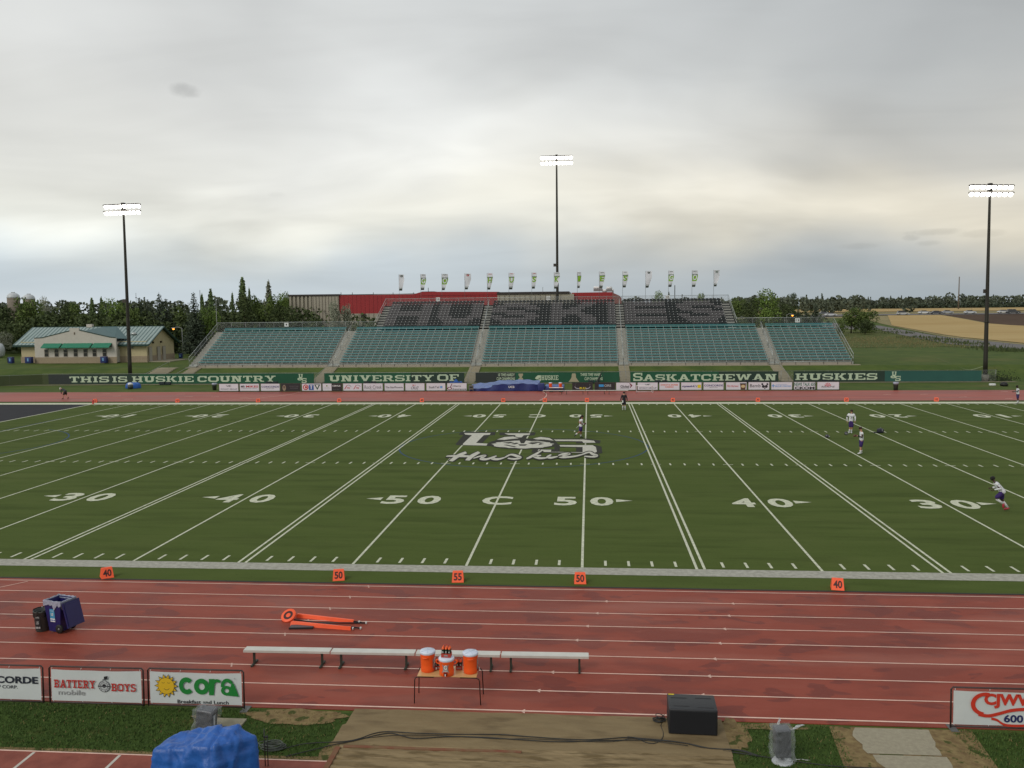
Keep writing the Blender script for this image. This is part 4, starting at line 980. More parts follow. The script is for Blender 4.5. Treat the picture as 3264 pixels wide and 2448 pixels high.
def gl(q, w, h):
    q.poly([(.66*w, -.03, .08+.9*h), (.72*w, -.03, .08+.9*h), (.82*w, -.03, .08+.62*h), (.74*w, -.03, .08+.58*h)], I_mr); q.poly([(.74*w, -.03, .08+.60*h), (.82*w, -.03, .08+.62*h), (.72*w, -.03, .08+.26*h), (.70*w, -.03, .08+.3*h)], I_mr)
board(1963.5, 2027, 'white board with black name and dark red arrow, left of the small goal', B_w, [('Global', .44, .48, .44, .34, I_bk, F3), ('SASKATOON', .44, .2, .44, .13, I_gy)], gl)
board(2031.8, 2097, 'white board directly behind the small goal', B_w, [('WYANT GROUP', .5, .27, .86, .17, I_gy, F3)], wg)
board(2101, 2166.5, 'white board with two lines of orange red capitals', B_w, [('DAKOTA DUNES', .5, .68, .84, .2, I_or, F3), ('CASINO', .5, .40, .4, .2, I_or, F3)])
def my(q, w, h): rc(q, .8*w, .96*w, .08+.26*h, .08+.68*h, I_yl)
board(2170.6, 2236.7, 'white board with slanted navy name and a yellow square', B_w, [('mysask411', .42, .46, .74, .32, I_nv, dict(shear=.25, offset=.03))], my)
board(2241.8, 2306.9, 'white board with one wide dark blue name, right of the yellow square board', B_w, [('CONCORDE', .5, .58, .92, .24, I_nv, F3), ('GROUP CORP', .5, .34, .4, .12, I_gy)])
def cup(q, w, h):
    q.poly([(.71*w, -.03, .08+.04*h), (.93*w, -.03, .08+.04*h), (.96*w, -.03, .08+.78*h), (.68*w, -.03, .08+.78*h)], I_br); disc(q, .82*w, .08+.46*h, .1*w, .2*h, C('cup_cream', (206, 186, 140)), -.034); rc(q, .67*w, .97*w, .08+.76*h, .08+.86*h, I_bk, -.034)
board(2313.8, 2380.4, 'white board with red script and a brown takeaway cup', B_w, [('Tim Hortons', .33, .5, .54, .26, I_rd, dict(shear=.3, offset=.01))], cup)
def bam(q, w, h):
    for cx, cz, r in ((.71, .44, .07), (.85, .44, .07), (.66, .74, .045), (.90, .74, .045), (.78, .2, .03)): disc(q, cx*w, .08+cz*h, r*w, r*w, I_bk, -.03)
board(2385, 2452.6, 'white board with black name ending in a panda like face of dots', B_w, [('Bamb', .33, .54, .5, .42, I_bk)], bam)
def bc(q, w, h): rc(q, .03*w, .17*w, .08+.46*h, .08+.58*h, I_lb); rc(q, .08*w, .12*w, .08+.32*h, .08+.72*h, I_lb, -.03)
board(2457.7, 2525.4, 'white board with a light blue cross and pale blue print', B_w, [('SASKATCHEWAN', .5, .66, .5, .1, I_lb), ('BLUE CROSS', .57, .46, .74, .2, I_lb, F3)], bc)
board(2530.3, 2599, 'board with tall green capitals above wide black capitals', B_w, [('NEWS TALK 650', .5, .70, .96, .44, I_gr, F3), ('CKOM', .5, .22, .92, .34, I_bk, dict(offset=.04))])
def red(q, w, h):
    for k in range(5): a = R(30+30*k); q.poly([(.48*w, -.03, .08+.36*h), (.48*w+.42*math.cos(a-.13), -.03, .08+.36*h+.5*math.sin(a-.13)), (.48*w+.42*math.cos(a+.13), -.03, .08+.36*h+.5*math.sin(a+.13))], I_pk)
board(2604.5, 2675, 'rightmost white board with a red flame shape over grey capitals', B_w, [('REDLINE', .5, .38, .62, .2, I_gy, dict(shear=.3, offset=.02))], red)

# ================================================================== ORANGE YARD MARKERS
M_org = C('marker_orange', (255, 98, 52), rough=.5, var=.05); M_mk = C('marker_numeral', (64, 26, 22))
M_orgl = C('cooler_orange', (248, 96, 34), rough=.38)
def marker(x, y, txt, label, rz=0.0, s=.76):
    t = thing('yard_marker', label, 'yard marker', (x, y, .006), rz, 'orange yard markers along the sidelines'); g = MB(M_org); w, h, d = .29*s, .50*s, .30*s
    P = [Vector(q) for q in ((-w, -d, 0), (w, -d, 0), (w, d, 0), (-w, d, 0), (-w*.86, -.05*s, h), (w*.86, -.05*s, h), (w*.86, .05*s, h), (-w*.86, .05*s, h))]
    for f in ((0, 3, 2, 1), (4, 5, 6, 7), (0, 1, 5, 4), (1, 2, 6, 5), (2, 3, 7, 6), (3, 0, 4, 7)): g.poly([P[i] for i in f])
    g.obj('body', t)
    q = MB(M_mk)
    for sg in (-1, 1):
        uy = Vector((0, -sg*(d-.05*s), h)).normalized(); c = Vector((0, sg*(d*.5+.025*s), h*.5))+Vector((0, sg*h, d-.05*s)).normalized()*.006
        text_into(q, txt, c, w*1.35, h*.72, M_mk, Vector((-sg, 0, 0)), uy, offset=.03)
    q.obj('numeral', t)
for x, y, n, lb, rz in ((-13.62, -2.0, '40', 'near orange marker reading 40 on the left, turned sideways', R(38)), (-4.58, -1.78, '50', 'near orange marker reading 50 left of the marker reading 55', R(14)), (-.04, -1.75, '55', 'near orange marker reading 55', R(6)),
                        (4.51, -1.70, '50', 'near orange marker reading 50 right of the marker reading 55', R(2)), (13.7, -1.92, '40', 'near orange marker reading 40 on the right', R(-10))):
    marker(x, y, n, lb, rz)
for px, n, lb in ((316, 'G', 'far orange marker at the left goal line beside the red pylon'), (575, '10', 'far orange marker, second from left'), (829, '20', 'far orange marker below the dark goal board, third from left'), (1085, '30', 'far orange marker below the half black board'),
                  (1347, '40', 'far orange marker left of the blue mats'), (1605, '50', 'far orange marker in front of the blue mats'), (1737, '55', 'far orange marker in front of the left end of the far bench'), (1871, '50', 'far orange marker under the middle of the far bench'),
                  (2145, '40', 'far orange marker right of the small white goal'), (2416.5, '30', 'far orange marker below the panda board'), (2700, '20', 'far orange marker just right of the last board'), (2989, '10', 'far orange marker nearest the right mast')):
    p = U(px, 1280, 0); marker(p.x, 61.75, n, lb, R((1632-px)*.012), .76)
t = thing('goal_pylon', 'small red pylon standing at the far left goal corner', 'pylon', (-50.3, 59.9, 0)); g = MB(C('pylon_red', (190, 40, 34))); g.lathe([(.13, 0), (.12, .05), (.06, .1), (.10, .25), (.05, .4), (.03, .5)], 8); g.obj('body', t)

# ================================================================== NEAR BANNERS ON TUBE FRAMES
M_tube = C('rusty_dark_tube', (58, 42, 38), rough=.5, var=.3, vscale=5); M_vin = C('banner_vinyl', (206, 210, 208), rough=.55, var=.04, vscale=1.2, bump=.25, bscale=3)
def frame_banner(x0, x1, y, label, paint, lean=.05, foot=True, h=1.0):
    w = x1-x0; t = thing('advertising_banner', label, 'banner', (x0, y, 0), 0, 'advertising banners on tube frames along the near lawn')
    g = MB(M_tube); A = [Vector((0, 0, .02)), Vector((0, lean*.6, h-.05)), Vector((.04, lean*.6, h)), Vector((w-.04, lean*.6, h)), Vector((w, lean*.6, h-.05)), Vector((w, 0, .02))]
    g.tube(A, .022, 8, M_tube); g.tube([(0, 0, .05), (w, 0, .05)], .02, 8, M_tube); g.obj('tube_frame', t)
    for x in ((0.0, w) if x0 > 0 else (w,) if x0 > -7 else ()): g = MB(C('steel_foot', (96, 96, 94))); g.box(x-.05, x+.13, -.2, .17, .0, .012); g.obj('foot_plate', t)
    yv = -.004
    g = MB(M_vin)
    def f(u, v):
        sag = .018*math.sin(math.pi*u)*(1 if v > .5 else .3)+.006*math.sin(u*11); return (.055+(w-.11)*u, .5*lean*v+yv-.003*math.sin(u*9+v*4), .10+(h-.175)*v-sag*(v))
    g.grid(f, 24, 8); p = g.obj('vinyl_sheet', t)
    q = MB(I_wh)
    for k in range(4):
        for zz in (.10, h-.06): x = .08+(w-.16)*k/3; q.tube([(x, .005, zz), (x+.01, lean*.5, zz+(.05 if zz > .5 else -.05))], .006, 4)
    q.obj('tie', t)
    q = MB(I_bk); ux = Vector((1, 0, 0)); uy = Vector((0, .5*lean, h-.175)).normalized(); paint(q, w, h, ux, uy); q.obj('lettering', t)
    return t
def put(q, txt, cx, cz, w, h, m, y=-.016, **kw): text_into(q, txt, (cx, y+.025*(cz-.1), cz), w, h, m, Vector((1, 0, 0)), Vector((0, .025, 1)).normalized(), **kw)
I_navy2 = C('banner_dark_blue_ink', (34, 38, 52))
def pa(q, w, h, ux, uy):
    put(q, 'CONCORDE', w-1.10, .62, 1.95, .19, I_navy2, offset=.035); put(q, 'GROUP CORP.', w-1.18, .43, .98, .085, I_navy2, offset=.01)
frame_banner(-11.95, -9.30, -12.66, 'leftmost near banner cut off by the photo edge, dark blue capitals', pa)
def pb(q, w, h, ux, uy):
    slab_into(q, 'BATTERY', (.70, -.018, .56), 1.12, .21, C('banner_red_ink', (186, 44, 36)), ux, uy); slab_into(q, 'BOYS', (2.02, -.018, .50), .66, .20, MATS['banner_red_ink'], ux, uy)
    put(q, 'mobile', .60, .33, .72, .13, C('pale_grey_ink', (172, 172, 170)), offset=.0); put(q, 'mobile', .612, .322, .72, .13, I_gy, y=-.0145)
    disc(q, 1.50, .52, .155, .155, I_bk, -.018, 24, 0, 360, .93); disc(q, 1.50, .52, .155, .155, C('badge_pale', (190, 192, 192)), -.0165); disc(q, 1.50, .52, .10, .10, I_bk, -.019, 20, 0, 360, .92)
    for k in range(14):
        if k in (3, 10): continue
        a = 2*math.pi*k/14; cx, cz = 1.50+.127*math.cos(a), .52+.127*math.sin(a); rc(q, cx-.012, cx+.012, cz-.016, cz+.016, I_gy, -.020)
    disc(q, 1.5, .53, .05, .05, I_bk, -.020, 14); rc(q, 1.33, 1.67, .505, .535, I_bk, -.0215); rc(q, 1.34, 1.66, .512, .520, I_gy, -.0225)
    q.poly([(1.47, -.021, .68), (1.60, -.021, .71), (1.59, -.021, .73), (1.46, -.021, .70)], I_bk); q.poly([(1.50, -.022, .70), (1.58, -.022, .715), (1.61, -.022, .80), (1.51, -.022, .78)], I_bk)
frame_banner(-9.12, -6.58, -12.66, 'near banner with red slab capitals and a round badge wearing a top hat', pb)
def pc(q, w, h, ux, uy):
    Y1, Gn = C('sun_yellow', (226, 182, 36)), C('banner_green_ink', (28, 128, 52)); cx, cz = .50, .565
    for k in range(14):
        a = 2*math.pi*k/14; d = math.pi/14*1.05
        q.poly([(cx+.215*math.cos(a-d), -.017, cz+.215*math.sin(a-d)), (cx+.32*math.cos(a), -.017, cz+.32*math.sin(a)), (cx+.215*math.cos(a+d), -.017, cz+.215*math.sin(a+d))][::-1], I_bk)
        q.poly([(cx+.20*math.cos(a-d), -.019, cz+.20*math.sin(a-d)), (cx+.295*math.cos(a), -.019, cz+.295*math.sin(a)), (cx+.20*math.cos(a+d), -.019, cz+.20*math.sin(a+d))][::-1], Y1)
    disc(q, cx, cz, .222, .222, I_bk, -.021, 28); disc(q, cx, cz, .212, .212, Y1, -.0225, 28)
    for s in (-1, 1): disc(q, cx+s*.075, cz+.10, .045, .03, I_bk, -.024, 20, 200, 340, .72)
    disc(q, cx+.01, cz-.02, .09, .09, I_bk, -.024, 24, 215, 325, .88)
    # chunky hand-drawn letters
    disc(q, 1.04, .58, .20, .225, Gn, -.018, 28, 42, 318, .45); disc(q, 1.44, .57, .20, .21, Gn, -.019, 28, 0, 360, .42)
    q.poly([(1.63, -.020, .35), (1.76, -.020, .35), (1.80, -.020, .78), (1.64, -.020, .78)], Gn); disc(q, 1.86, .60, .15, .18, Gn, -.021, 20, 50, 160, .55)
    disc(q, 2.12, .60, .17, .20, Gn, -.018, 24, 30, 190, .52); disc(q, 2.10, .48, .15, .13, Gn, -.0195, 24, 0, 360, .42); q.poly([(2.14, -.0205, .35), (2.42, -.0205, .33), (2.30, -.0205, .66), (2.24, -.0205, .70)], Gn)
    disc(q, 2.32, .80, .02, .02, I_gy, -.02, 12, 0, 360, .7)
    put(q, 'Breakfast and Lunch', 1.46, .16, 1.36, .095, I_bk, offset=.015)
frame_banner(-6.47, -3.93, -12.63, 'near banner with a smiling yellow sun and green lettering', pc)
def pd(q, w, h, ux, uy):
    Rd = C('banner_bright_red_ink', (206, 56, 36)); slab_into(q, 'J', (0, 0, 0), 0, 0, Rd) if False else None
    disc(q, .78, .62, .34, .29, Rd, -.018, 30, 75, 262, .70); P = smooth_path([Vector((a, 0, b)) for a, b in ((.62, .37), (.85, .335), (1.1, .40), (1.4, .49), (1.8, .52), (2.3, .44))], 5)
    for i in range(len(P)-1): q.poly([(P[i].x, -.0185, P[i].z-.04), (P[i+1].x, -.0185, P[i+1].z-.04), (P[i+1].x, -.0185, P[i+1].z+.04), (P[i].x, -.0185, P[i].z+.04)], Rd)
    put(q, 'CJWW', 1.35, .70, 1.2, .36, Rd, y=-.019, offset=.05)
    P = smooth_path([Vector((a, 0, b)) for a, b in ((.92, .27), (1.05, .24), (1.2, .14), (1.4, .11), (1.7, .12))], 5)
    for i in range(len(P)-1): q.poly([(P[i].x, -.0185, P[i].z-.03), (P[i+1].x, -.0185, P[i+1].z-.03), (P[i+1].x, -.0185, P[i+1].z+.03), (P[i].x, -.0185, P[i].z+.03)], Rd)
    put(q, '600', 1.43, .28, .44, .19, C('banner_navy_ink', (38, 40, 92)), offset=.03)
frame_banner(13.46, 16.0, -12.52, 'near banner at the right edge with red capitals and a red swoosh', pd)

# ================================================================== BENCHES
M_bw = C('bench_white_aluminium', (208, 206, 196), rough=.35, metal=.15, var=.06, vscale=3); M_bl = C('bench_leg_steel', (62, 66, 56), rough=.6, metal=.4)
def bench(x0, x1, y, label, grp, h=.46, d=.30, y1=None, lx=.27):
    w = x1-x0; t = thing('team_bench', label, 'bench', (x0, y, 0), math.atan2((y1-y) if y1 else 0, w), grp)
    g = MB(M_bw); g.box(0.01, w-.01, -d/2, d/2, h-.02, h); g.box(.01, w-.01, -d/2, -d/2+.018, h-.065, h-.02); g.box(.01, w-.01, d/2-.018, d/2, h-.065, h-.02); g.obj('seat', t)
    g = MB(M_edge); g.box(lx, w-lx, -.03, .03, h-.12, h-.07, C('bench_beam', (42, 36, 32))); g.obj('stretcher', t)
    for x in (lx, w-lx):
        g = MB(M_bl); g.box(x-.03, x+.03, -.025, .025, .03, h-.02); g.box(x-.028, x+.028, -.24, .24, .0, .045); g.box(x-.02, x+.02, -d/2+.02, d/2-.02, h-.055, h-.02); g.obj('leg', t)
    return t
for a, b, y, y1, lb in ((-5.03, -2.50, -9.80, -9.76, 'leftmost of the four white benches in the foreground'), (-2.48, -.06, -9.78, -9.74, 'second white foreground bench from the left, ending behind the table'), (-.04, 2.36, -9.75, -9.72, 'third white foreground bench, behind the orange coolers'), (2.38, 4.84, -9.73, -9.68, 'rightmost of the four white benches in the foreground')):
    bench(a, b, y, lb, 'white team benches in the foreground', y1=y1)
fx = [V(q, 1250, 70.0).x for q in (1730, 1798, 1866, 1934, 2003)]
for i in range(4): bench(fx[i]+.01, fx[i+1]-.01, 70.2, ['far bench leftmost of four, in front of the coolers', 'far bench second from left of four', 'far bench second from right of four', 'far bench rightmost of four, above the dark clothed person'][i], 'benches on the far track', .46, .3)

# ================================================================== TABLE, COOLERS, BOTTLES
TZp = .74
t = thing('folding_table', 'wooden topped table carrying orange coolers behind the muddy pit cover', 'table', (.37, -12.05, 0), R(.4))
M_wood = C('light_wood_top', (214, 176, 118), rough=.45, c2=(202, 162, 104), vscale=3, stretch=(1, 8, 1), coat=.2); M_tleg = C('dark_brown_tube', (46, 28, 24), rough=.4, metal=.4)
g = MB(M_wood); g.box(.07, 1.60, .02, .68, TZp-.018, TZp); g.obj('tabletop', t)
for x, s in ((0, 1), (1.68, -1)):
    for y in (.03, .66):
        g = MB(M_tleg); xx = x; g.tube([(xx-s*.02, y, 0), (xx, y, TZp-.12), (xx+s*.02, y, TZp-.06), (xx+s*.10, y, TZp-.035), (xx+s*.5, y, TZp-.035)], .0135, 8); g.obj('leg', t)
M_lid = C('cooler_lid_white', (214, 222, 236), rough=.35, var=.03, vscale=4); M_lab = C('cooler_label_grey', (150, 140, 138)); M_labw = C('cooler_label_white', (232, 226, 220))
def curved(mb, body, r, a0, a1, z0, z1, m, eps=.004):
    v, f = text_geo(body, offset=.03); k = mb._m(m); b = len(mb.v)
    for x, y in v:
        a = (a0+a1)/2+(x)*(a1-a0); mb.v.append(Vector(((r+eps)*math.sin(a), -(r+eps)*math.cos(a), (z0+z1)/2+y*(z1-z0))))
    for q in f: mb.f.append(tuple(b+i for i in q)); mb.mi.append(k); mb.sm.append(False)
def wrap(mb, pts, r, m, eps=.002, n=3):
    # quad given as (angle, z) corners laid on a cylinder
    (a0, z0), (a1, z1), (a2, z2), (a3, z3) = pts
    for i in range(n):
        f0, f1 = i/n, (i+1)/n
        def P(u, v):
            a = (a0*(1-u)+a1*u)*(1-v)+(a3*(1-u)+a2*u)*v; z = (z0*(1-u)+z1*u)*(1-v)+(z3*(1-u)+z2*u)*v; return ((r+eps)*math.sin(a), -(r+eps)*math.cos(a), z)
        mb.poly([P(f0, 0), P(f1, 0), P(f1, 1), P(f0, 1)], m)
def cooler(px, py, label, turn, front=False):
    p = U(px, py, TZp); r, h = .190, .50
    t = thing('drink_cooler', label, 'cooler', (p.x, p.y, TZp), turn, 'orange drink coolers on the table')
    g = MB(M_orgl)
    if front: h = .42; g.lathe([(.17, 0), (.185, .02), (.190, .12), (.175, .20), (.182, .30), (.195, .36), (.2, .375), (.2, .40), (.18, h)], 28)
    else: g.lathe([(.165, 0), (.18, .015), (.185, .12), (.178, .16), (.186, .2), (.19, .44), (.196, .46), (.196, .485), (.18, h)], 28)
    g.obj('body', t)
    g = MB(M_lid); g.lathe([(.19, h-.03), (.205, h-.02), (.205, h+.03), (.19, h+.045), (.0001, h+.052)], 28)
    for k in range(3):
        if not front: a = k*math.pi/3+.3; g.box(-.185, .185, -.004, .004, h+.045, h+.056, C('lid_rib', (196, 206, 222)), Matrix.Rotation(a, 4, 'Z'))
    g.obj('lid', t)
    for s in (-1, 1):
        g = MB(M_orgl)
        A = [Vector((s*.17, -.07, h-.10)), Vector((s*.235, -.05, h-.085)), Vector((s*.25, 0, h-.08)), Vector((s*.235, .05, h-.085)), Vector((s*.17, .07, h-.10))]
        if front: A = [Vector((s*.18, 0, h-.04)), Vector((s*.25, 0, h-.03)), Vector((s*.27, 0, h-.08)), Vector((s*.24, 0, h-.12)), Vector((s*.18, 0, h-.13))]
        g.tube(smooth_path(A, 4), .016, 7); g.obj('handle', t)
    g = MB(M_lab); rr_ = .188
    if front:
        rr_ = .194
        for s in (-1, 1):
            wrap(g, [(s*.12, .17), (s*.5, .10), (s*.42, .16), (s*.2, .24)][::s], rr_, M_lab); wrap(g, [(s*.12, .2), (s*.2, .2), (s*.46, .33), (s*.34, .33)][::s], rr_, M_lab)
        wrap(g, [(-.36, .14), (.36, .14), (.34, .31), (-.34, .31)], rr_-.004, M_lab); curved(g, 'G', rr_, -.20, .20, .205, .325, M_labw, .008); curved(g, 'GATORADE', rr_, -.30, .30, .155, .185, M_labw, .008)
    else:
        wrap(g, [(-.5, .1), (.5, .1), (.5, .42), (-.5, .42)], rr_, M_lab); curved(g, 'G', rr_, -.3, .3, .2, .38, M_labw, .009)
    g.obj('label', t)
    g = MB(C('cooler_tap_dark', (120, 30, 20))); g.box(-.045, .045, -.215, -.17, .045, .13)
    g.box(-.012, .012, -.24, -.21, .05, .10, I_wh); g.obj('tap', t)
cooler(1364, 2137, 'tall orange cooler on the left end of the table', R(82)); cooler(1500, 2142, 'tall orange cooler on the right end of the table', R(98)); cooler(1424, 2150, 'squat orange cooler at the middle front of the table', 0, True)
M_crt = C('carrier_red', (178, 60, 48), rough=.5); M_bot = C('bottle_dark_green', (26, 48, 30), rough=.35); M_cap = C('bottle_cap_orange', (246, 104, 44), rough=.45)
def carrier(x, y, z, label, rz=0.0, nx=3, ny=2):
    t = thing('bottle_carrier', label, 'bottle carrier', (x, y, z), rz, 'red carriers of squeeze bottles on the table'); w, d = .25*nx/3, .17
    g = MB(M_crt); th = .008
    g.box(-w/2, w/2, -d/2, d/2, 0, th); g.box(-w/2, w/2, -d/2, -d/2+th, th, .10); g.box(-w/2, w/2, d/2-th, d/2, th, .10); g.box(-w/2, -w/2+th, -d/2+th, d/2-th, th, .10); g.box(w/2-th, w/2, -d/2+th, d/2-th, th, .10); g.box(-.05, .05, -d/2-.003, -d/2, .03, .07, M_lab); g.obj('crate', t)
    g = MB(M_cap); g.tube(smooth_path([Vector((-w*.25, 0, .05)), Vector((-w*.25, 0, .27)), Vector((-w*.15, 0, .31)), Vector((w*.15, 0, .31)), Vector((w*.25, 0, .27)), Vector((w*.25, 0, .05))], 3), .008, 6, M_crt); g.obj('handle', t)
    for i in range(nx):
        for j in range(ny):
            c = (-w/2+w*(i+.5)/nx, -d/2+d*(j+.5)/ny, .01)
            b = thing('squeeze_bottle', 'dark squeeze bottle with orange cap', 'bottle'); 
            COL.objects.unlink(b); bpy.data.objects.remove(b)
            g = MB(M_bot); g.lathe([(.034, 0), (.037, .01), (.037, .08), (.034, .1), (.037, .12), (.036, .18), (.03, .2)], 12, c=c); o = g.obj('bottle', t)
            g = MB(M_cap); g.lathe([(.034, .195), (.034, .215), (.022, .235), (.012, .24), (.012, .262), (.0001, .266)], 10, c=c); g.obj('cap', o)
            if j == 0: g = MB(I_wh); text_into(g, 'G', (c[0], c[1]-.0385, c[2]+.13), .035, .045, I_wh, offset=.03); g.obj('lettering', o)
pc_ = U(1424, 2150, TZp)
carrier(pc_.x, pc_.y+.02, TZp+.42+.055, 'bottle carrier standing on the lid of the middle cooler', R(-3))
q = U(1464, 2131, TZp); carrier(q.x, q.y-.02, TZp, 'bottle carrier between the middle and right coolers', R(4), 2)
q = U(1397, 2131, TZp); carrier(q.x, q.y, TZp, 'bottle carrier mostly hidden behind the middle cooler', R(2), 2)

# ================================================================== CHAIN CREW GEAR
def gp(x, y): return U(800+x/2.6976, 1900+y/2.6976, 0)
def sleeve(name, label, a, b, w0, w1, hh, m, cat, disc_=None, z=0.0, pole_ext=None, group=None):
    A, B = gp(*a), gp(*b); d = (B-A); L_ = d.length; ang = math.atan2(d.y, d.x); t = thing(name, label, cat, (A.x, A.y, z), ang, group)
    if m is M_org:
        g = MB(m); n = 10
        for i in range(n):
            u_, v_ = i/n, (i+1)/n; wa = w0+(w1-w0)*u_; wb = w0+(w1-w0)*v_
            pa_ = [(u_*L_, -wa, .0), (u_*L_, wa, 0), (u_*L_, wa*.6, hh), (u_*L_, -wa*.6, hh)]; pb_ = [(v_*L_, -wb, .0), (v_*L_, wb, 0), (v_*L_, wb*.6, hh), (v_*L_, -wb*.6, hh)]
            for k in range(4): g.poly([pa_[k], pb_[k], pb_[(k+1) % 4], pa_[(k+1) % 4]])
            if i == 0: g.poly(pa_)
            if i == n-1: g.poly(pb_[::-1])
        g.obj('padded_sleeve', t)
    g = MB(C('black_pole', (30, 26, 28), rough=.4)); e = pole_ext or .12; g.tube([(-.02, 0, hh*.5), (L_+e, 0, hh*.5)], .022, 8); g.lathe([(.03, -.04), (.03, .04)], 8, C('pole_tip_white', (200, 200, 196)), c=(L_+e*.7, 0, hh*.5)); g.obj('pole', t)
    if disc_:
        g = MB(M_org); n = 26; r = .25
        M_ = Matrix.Translation((-.22, 0, .12)) @ Matrix.Rotation(R(38), 4, 'X'); g.lathe([(r, 0), (r, .07), (r*.98, .075), (.0001, .076)], n, M_org); g.xf(M_); g.obj('target_disc', t)
        g = MB(M_mk)
        for k in range(n):
            a0, a1 = 2*math.pi*k/n, 2*math.pi*(k+1)/n; g.poly([(.16*math.cos(a0), .16*math.sin(a0), .079), (.16*math.cos(a1), .16*math.sin(a1), .079), (.08*math.cos(a1), .08*math.sin(a1), .079), (.08*math.cos(a0), .08*math.sin(a0), .079)], M_mk)
        g.xf(M_)
        g.obj('ring', t)
    return t
GR = 'down and distance sticks lying on the track'
sleeve('down_marker', 'chain crew stick with an orange target disc on its end', (378, 212), (940, 285), .035, .03, .07, None, 'marker pole', True, group=GR, pole_ext=.02)
sleeve('chain_stick', 'orange sleeved stick lying farthest back of the bundle', (400, 178), (885, 232), .075, .05, .11, M_org, 'marker pole', pole_ext=.28, group=GR)
sleeve('chain_stick', 'orange sleeved stick lying nearest the camera', (350, 245), (860, 292), .095, .03, .11, M_org, 'marker pole', pole_ext=.10, group=GR)
sleeve('chain_stick', 'thin black pole lying between the orange sleeves', (480, 236), (985, 240), .03, .03, .07, None, 'marker pole', group=GR, pole_ext=.03)
p = gp(330, 285); t = thing('chain_case', 'grey flat case under the left end of the orange sticks', 'case', (p.x, p.y-.02, 0), R(6)); g = MB(C('case_grey', (84, 82, 84))); g.box(0, .75, 0, .30, 0, .045); g.box(-.01, .76, -.01, .02, 0, .06, C('case_black', (36, 32, 34))); g.obj('case_body', t)

# ================================================================== BINS
M_bb = C('bin_navy_plastic', (30, 30, 92), rough=.4, var=.08, vscale=3); M_bag = C('clear_bin_liner', (158, 162, 178), rough=.25, var=.22, vscale=9, spec=.7); M_tyre = C('black_rubber', (24, 24, 22), rough=.6)
M_gb = C('bin_dark_grey', (62, 66, 62), rough=.5); M_bkb = C('black_bin_liner', (36, 38, 36), rough=.25)
t = thing('wheeled_bin', 'navy wheeled recycling bin with lid hanging open and clear liner', 'bin', (-12.02, -7.52, 0), R(-14))
g = MB(M_bb); W0, W1, D0, D1, H = .25, .31, .22, .34, 1.02
def ringp(w, d, z, ox=0): return [Vector((-d+ox, -w, z)), Vector((d+ox, -w, z)), Vector((d+ox, w, z)), Vector((-d+ox, w, z))]
A, B = ringp(W0, D0, .04), ringp(W1, D1, H)
for k in range(4): g.poly([A[k], A[(k+1) % 4], B[(k+1) % 4], B[k]])
g.poly(A[::-1]); I1, I2 = ringp(W1-.03, D1-.03, H), ringp(W0-.02, D0-.02, .5)
for k in range(4): g.poly([I2[(k+1) % 4], I2[k], I1[k], I1[(k+1) % 4]]); g.poly([B[k], B[(k+1) % 4], I1[(k+1) % 4], I1[k]])
g.poly(I2); g.obj('body', t)
g = MB(M_bag); rl = random.Random(5); n = 40
def rp(i, w, d, z, jj):
    u_ = (i % n)/n*4; s_ = int(u_); f_ = u_-s_; P = ringp(w, d, z); q = P[s_].lerp(P[(s_+1) % 4], f_); return q
rnd = [rl.uniform(0, 1) for _ in range(n)]
lay = [(W0+.0, D0+.0, .55, 0), (W1-.035, D1-.035, .98, 0), (W1-.01, D1-.01, 1.05, .015), (W1+.015, D1+.015, 1.045, .015), (W1+.012, D1+.012, .84, .10)]
for i in range(n):
    for (w0, d0, z0, j0), (w1, d1, z1, j1) in zip(lay, lay[1:]):
        a, b, c, d = rp(i, w0, d0, z0, 0), rp(i+1, w0, d0, z0, 0), rp(i+1, w1, d1, z1, 0), rp(i, w1, d1, z1, 0)
        a.z += j0*(rnd[i]-.5)*1.5; b.z += j0*(rnd[(i+1) % n]-.5)*1.5; c.z += j1*(rnd[(i+1) % n]-.5)*2; d.z += j1*(rnd[i]-.5)*2; g.poly([a, b, c, d], M_bag, True)
g.obj('liner', t)
g = MB(M_bb); M_ = Matrix.Translation((D1+.07, 0, 1.0)) @ Matrix.Rotation(R(-14), 4, 'Y') ; g.box(0, .04, -.33, .33, -.80, 0, M_bb, M_); g.box(.04, .06, -.29, .29, -.76, -.05, M_bb, M_); g.obj('lid', t)
g = MB(M_tyre); g.tube([(D1+.06, -.28, .99), (D1+.06, .28, .99)], .018, 7); g.obj('hinge_bar', t)
for s in (-1, 1):
    g = MB(M_tyre); g.lathe([(.05, -.03), (.13, -.035), (.145, -.02), (.145, .02), (.13, .035), (.05, .03)], 18); g.lathe([(.0001, -.036), (.03, -.037), (.03, .037), (.0001, .037)], 10, M_galv)
    g.xf(Matrix.Translation((.20, s*.26, .145)) @ Matrix.Rotation(R(90), 4, 'X')); g.obj('wheel', t)
g = MB(C('label_cyan', (70, 150, 190))); y0 = -.275
def bp_(x, z): k = z/H; return (x, -(W0+(W1-W0)*k)-.004, z)
def lab(x0, x1, z0, z1, m, e=0.0): g.poly([(bp_(x0, z0)[0], bp_(x0, z0)[1]-e, z0), (x1, bp_(x1, z0)[1]-e, z0), (x1, bp_(x1, z1)[1]-e, z1), (x0, bp_(x0, z1)[1]-e, z1)], m)
lab(-.13, .06, .36, .78, MATS['label_cyan']); lab(-.13, .06, .36, .47, I_wh, .002); 
for k in range(3): disc(g, -.098+.063*k, .415, .024, .024, I_bl, -.285, 12)
text_into(g, 'US', (-.035, -.2965, .61), .09, .09, I_wh, offset=.03); text_into(g, 'RECYCLING', (-.035, -.304, .72), .15, .03, I_wh); g.obj('sticker', t)
t = thing('waste_bin', 'short dark grey round bin with black liner left of the navy bin', 'bin', (-12.62, -7.55, 0), R(20))
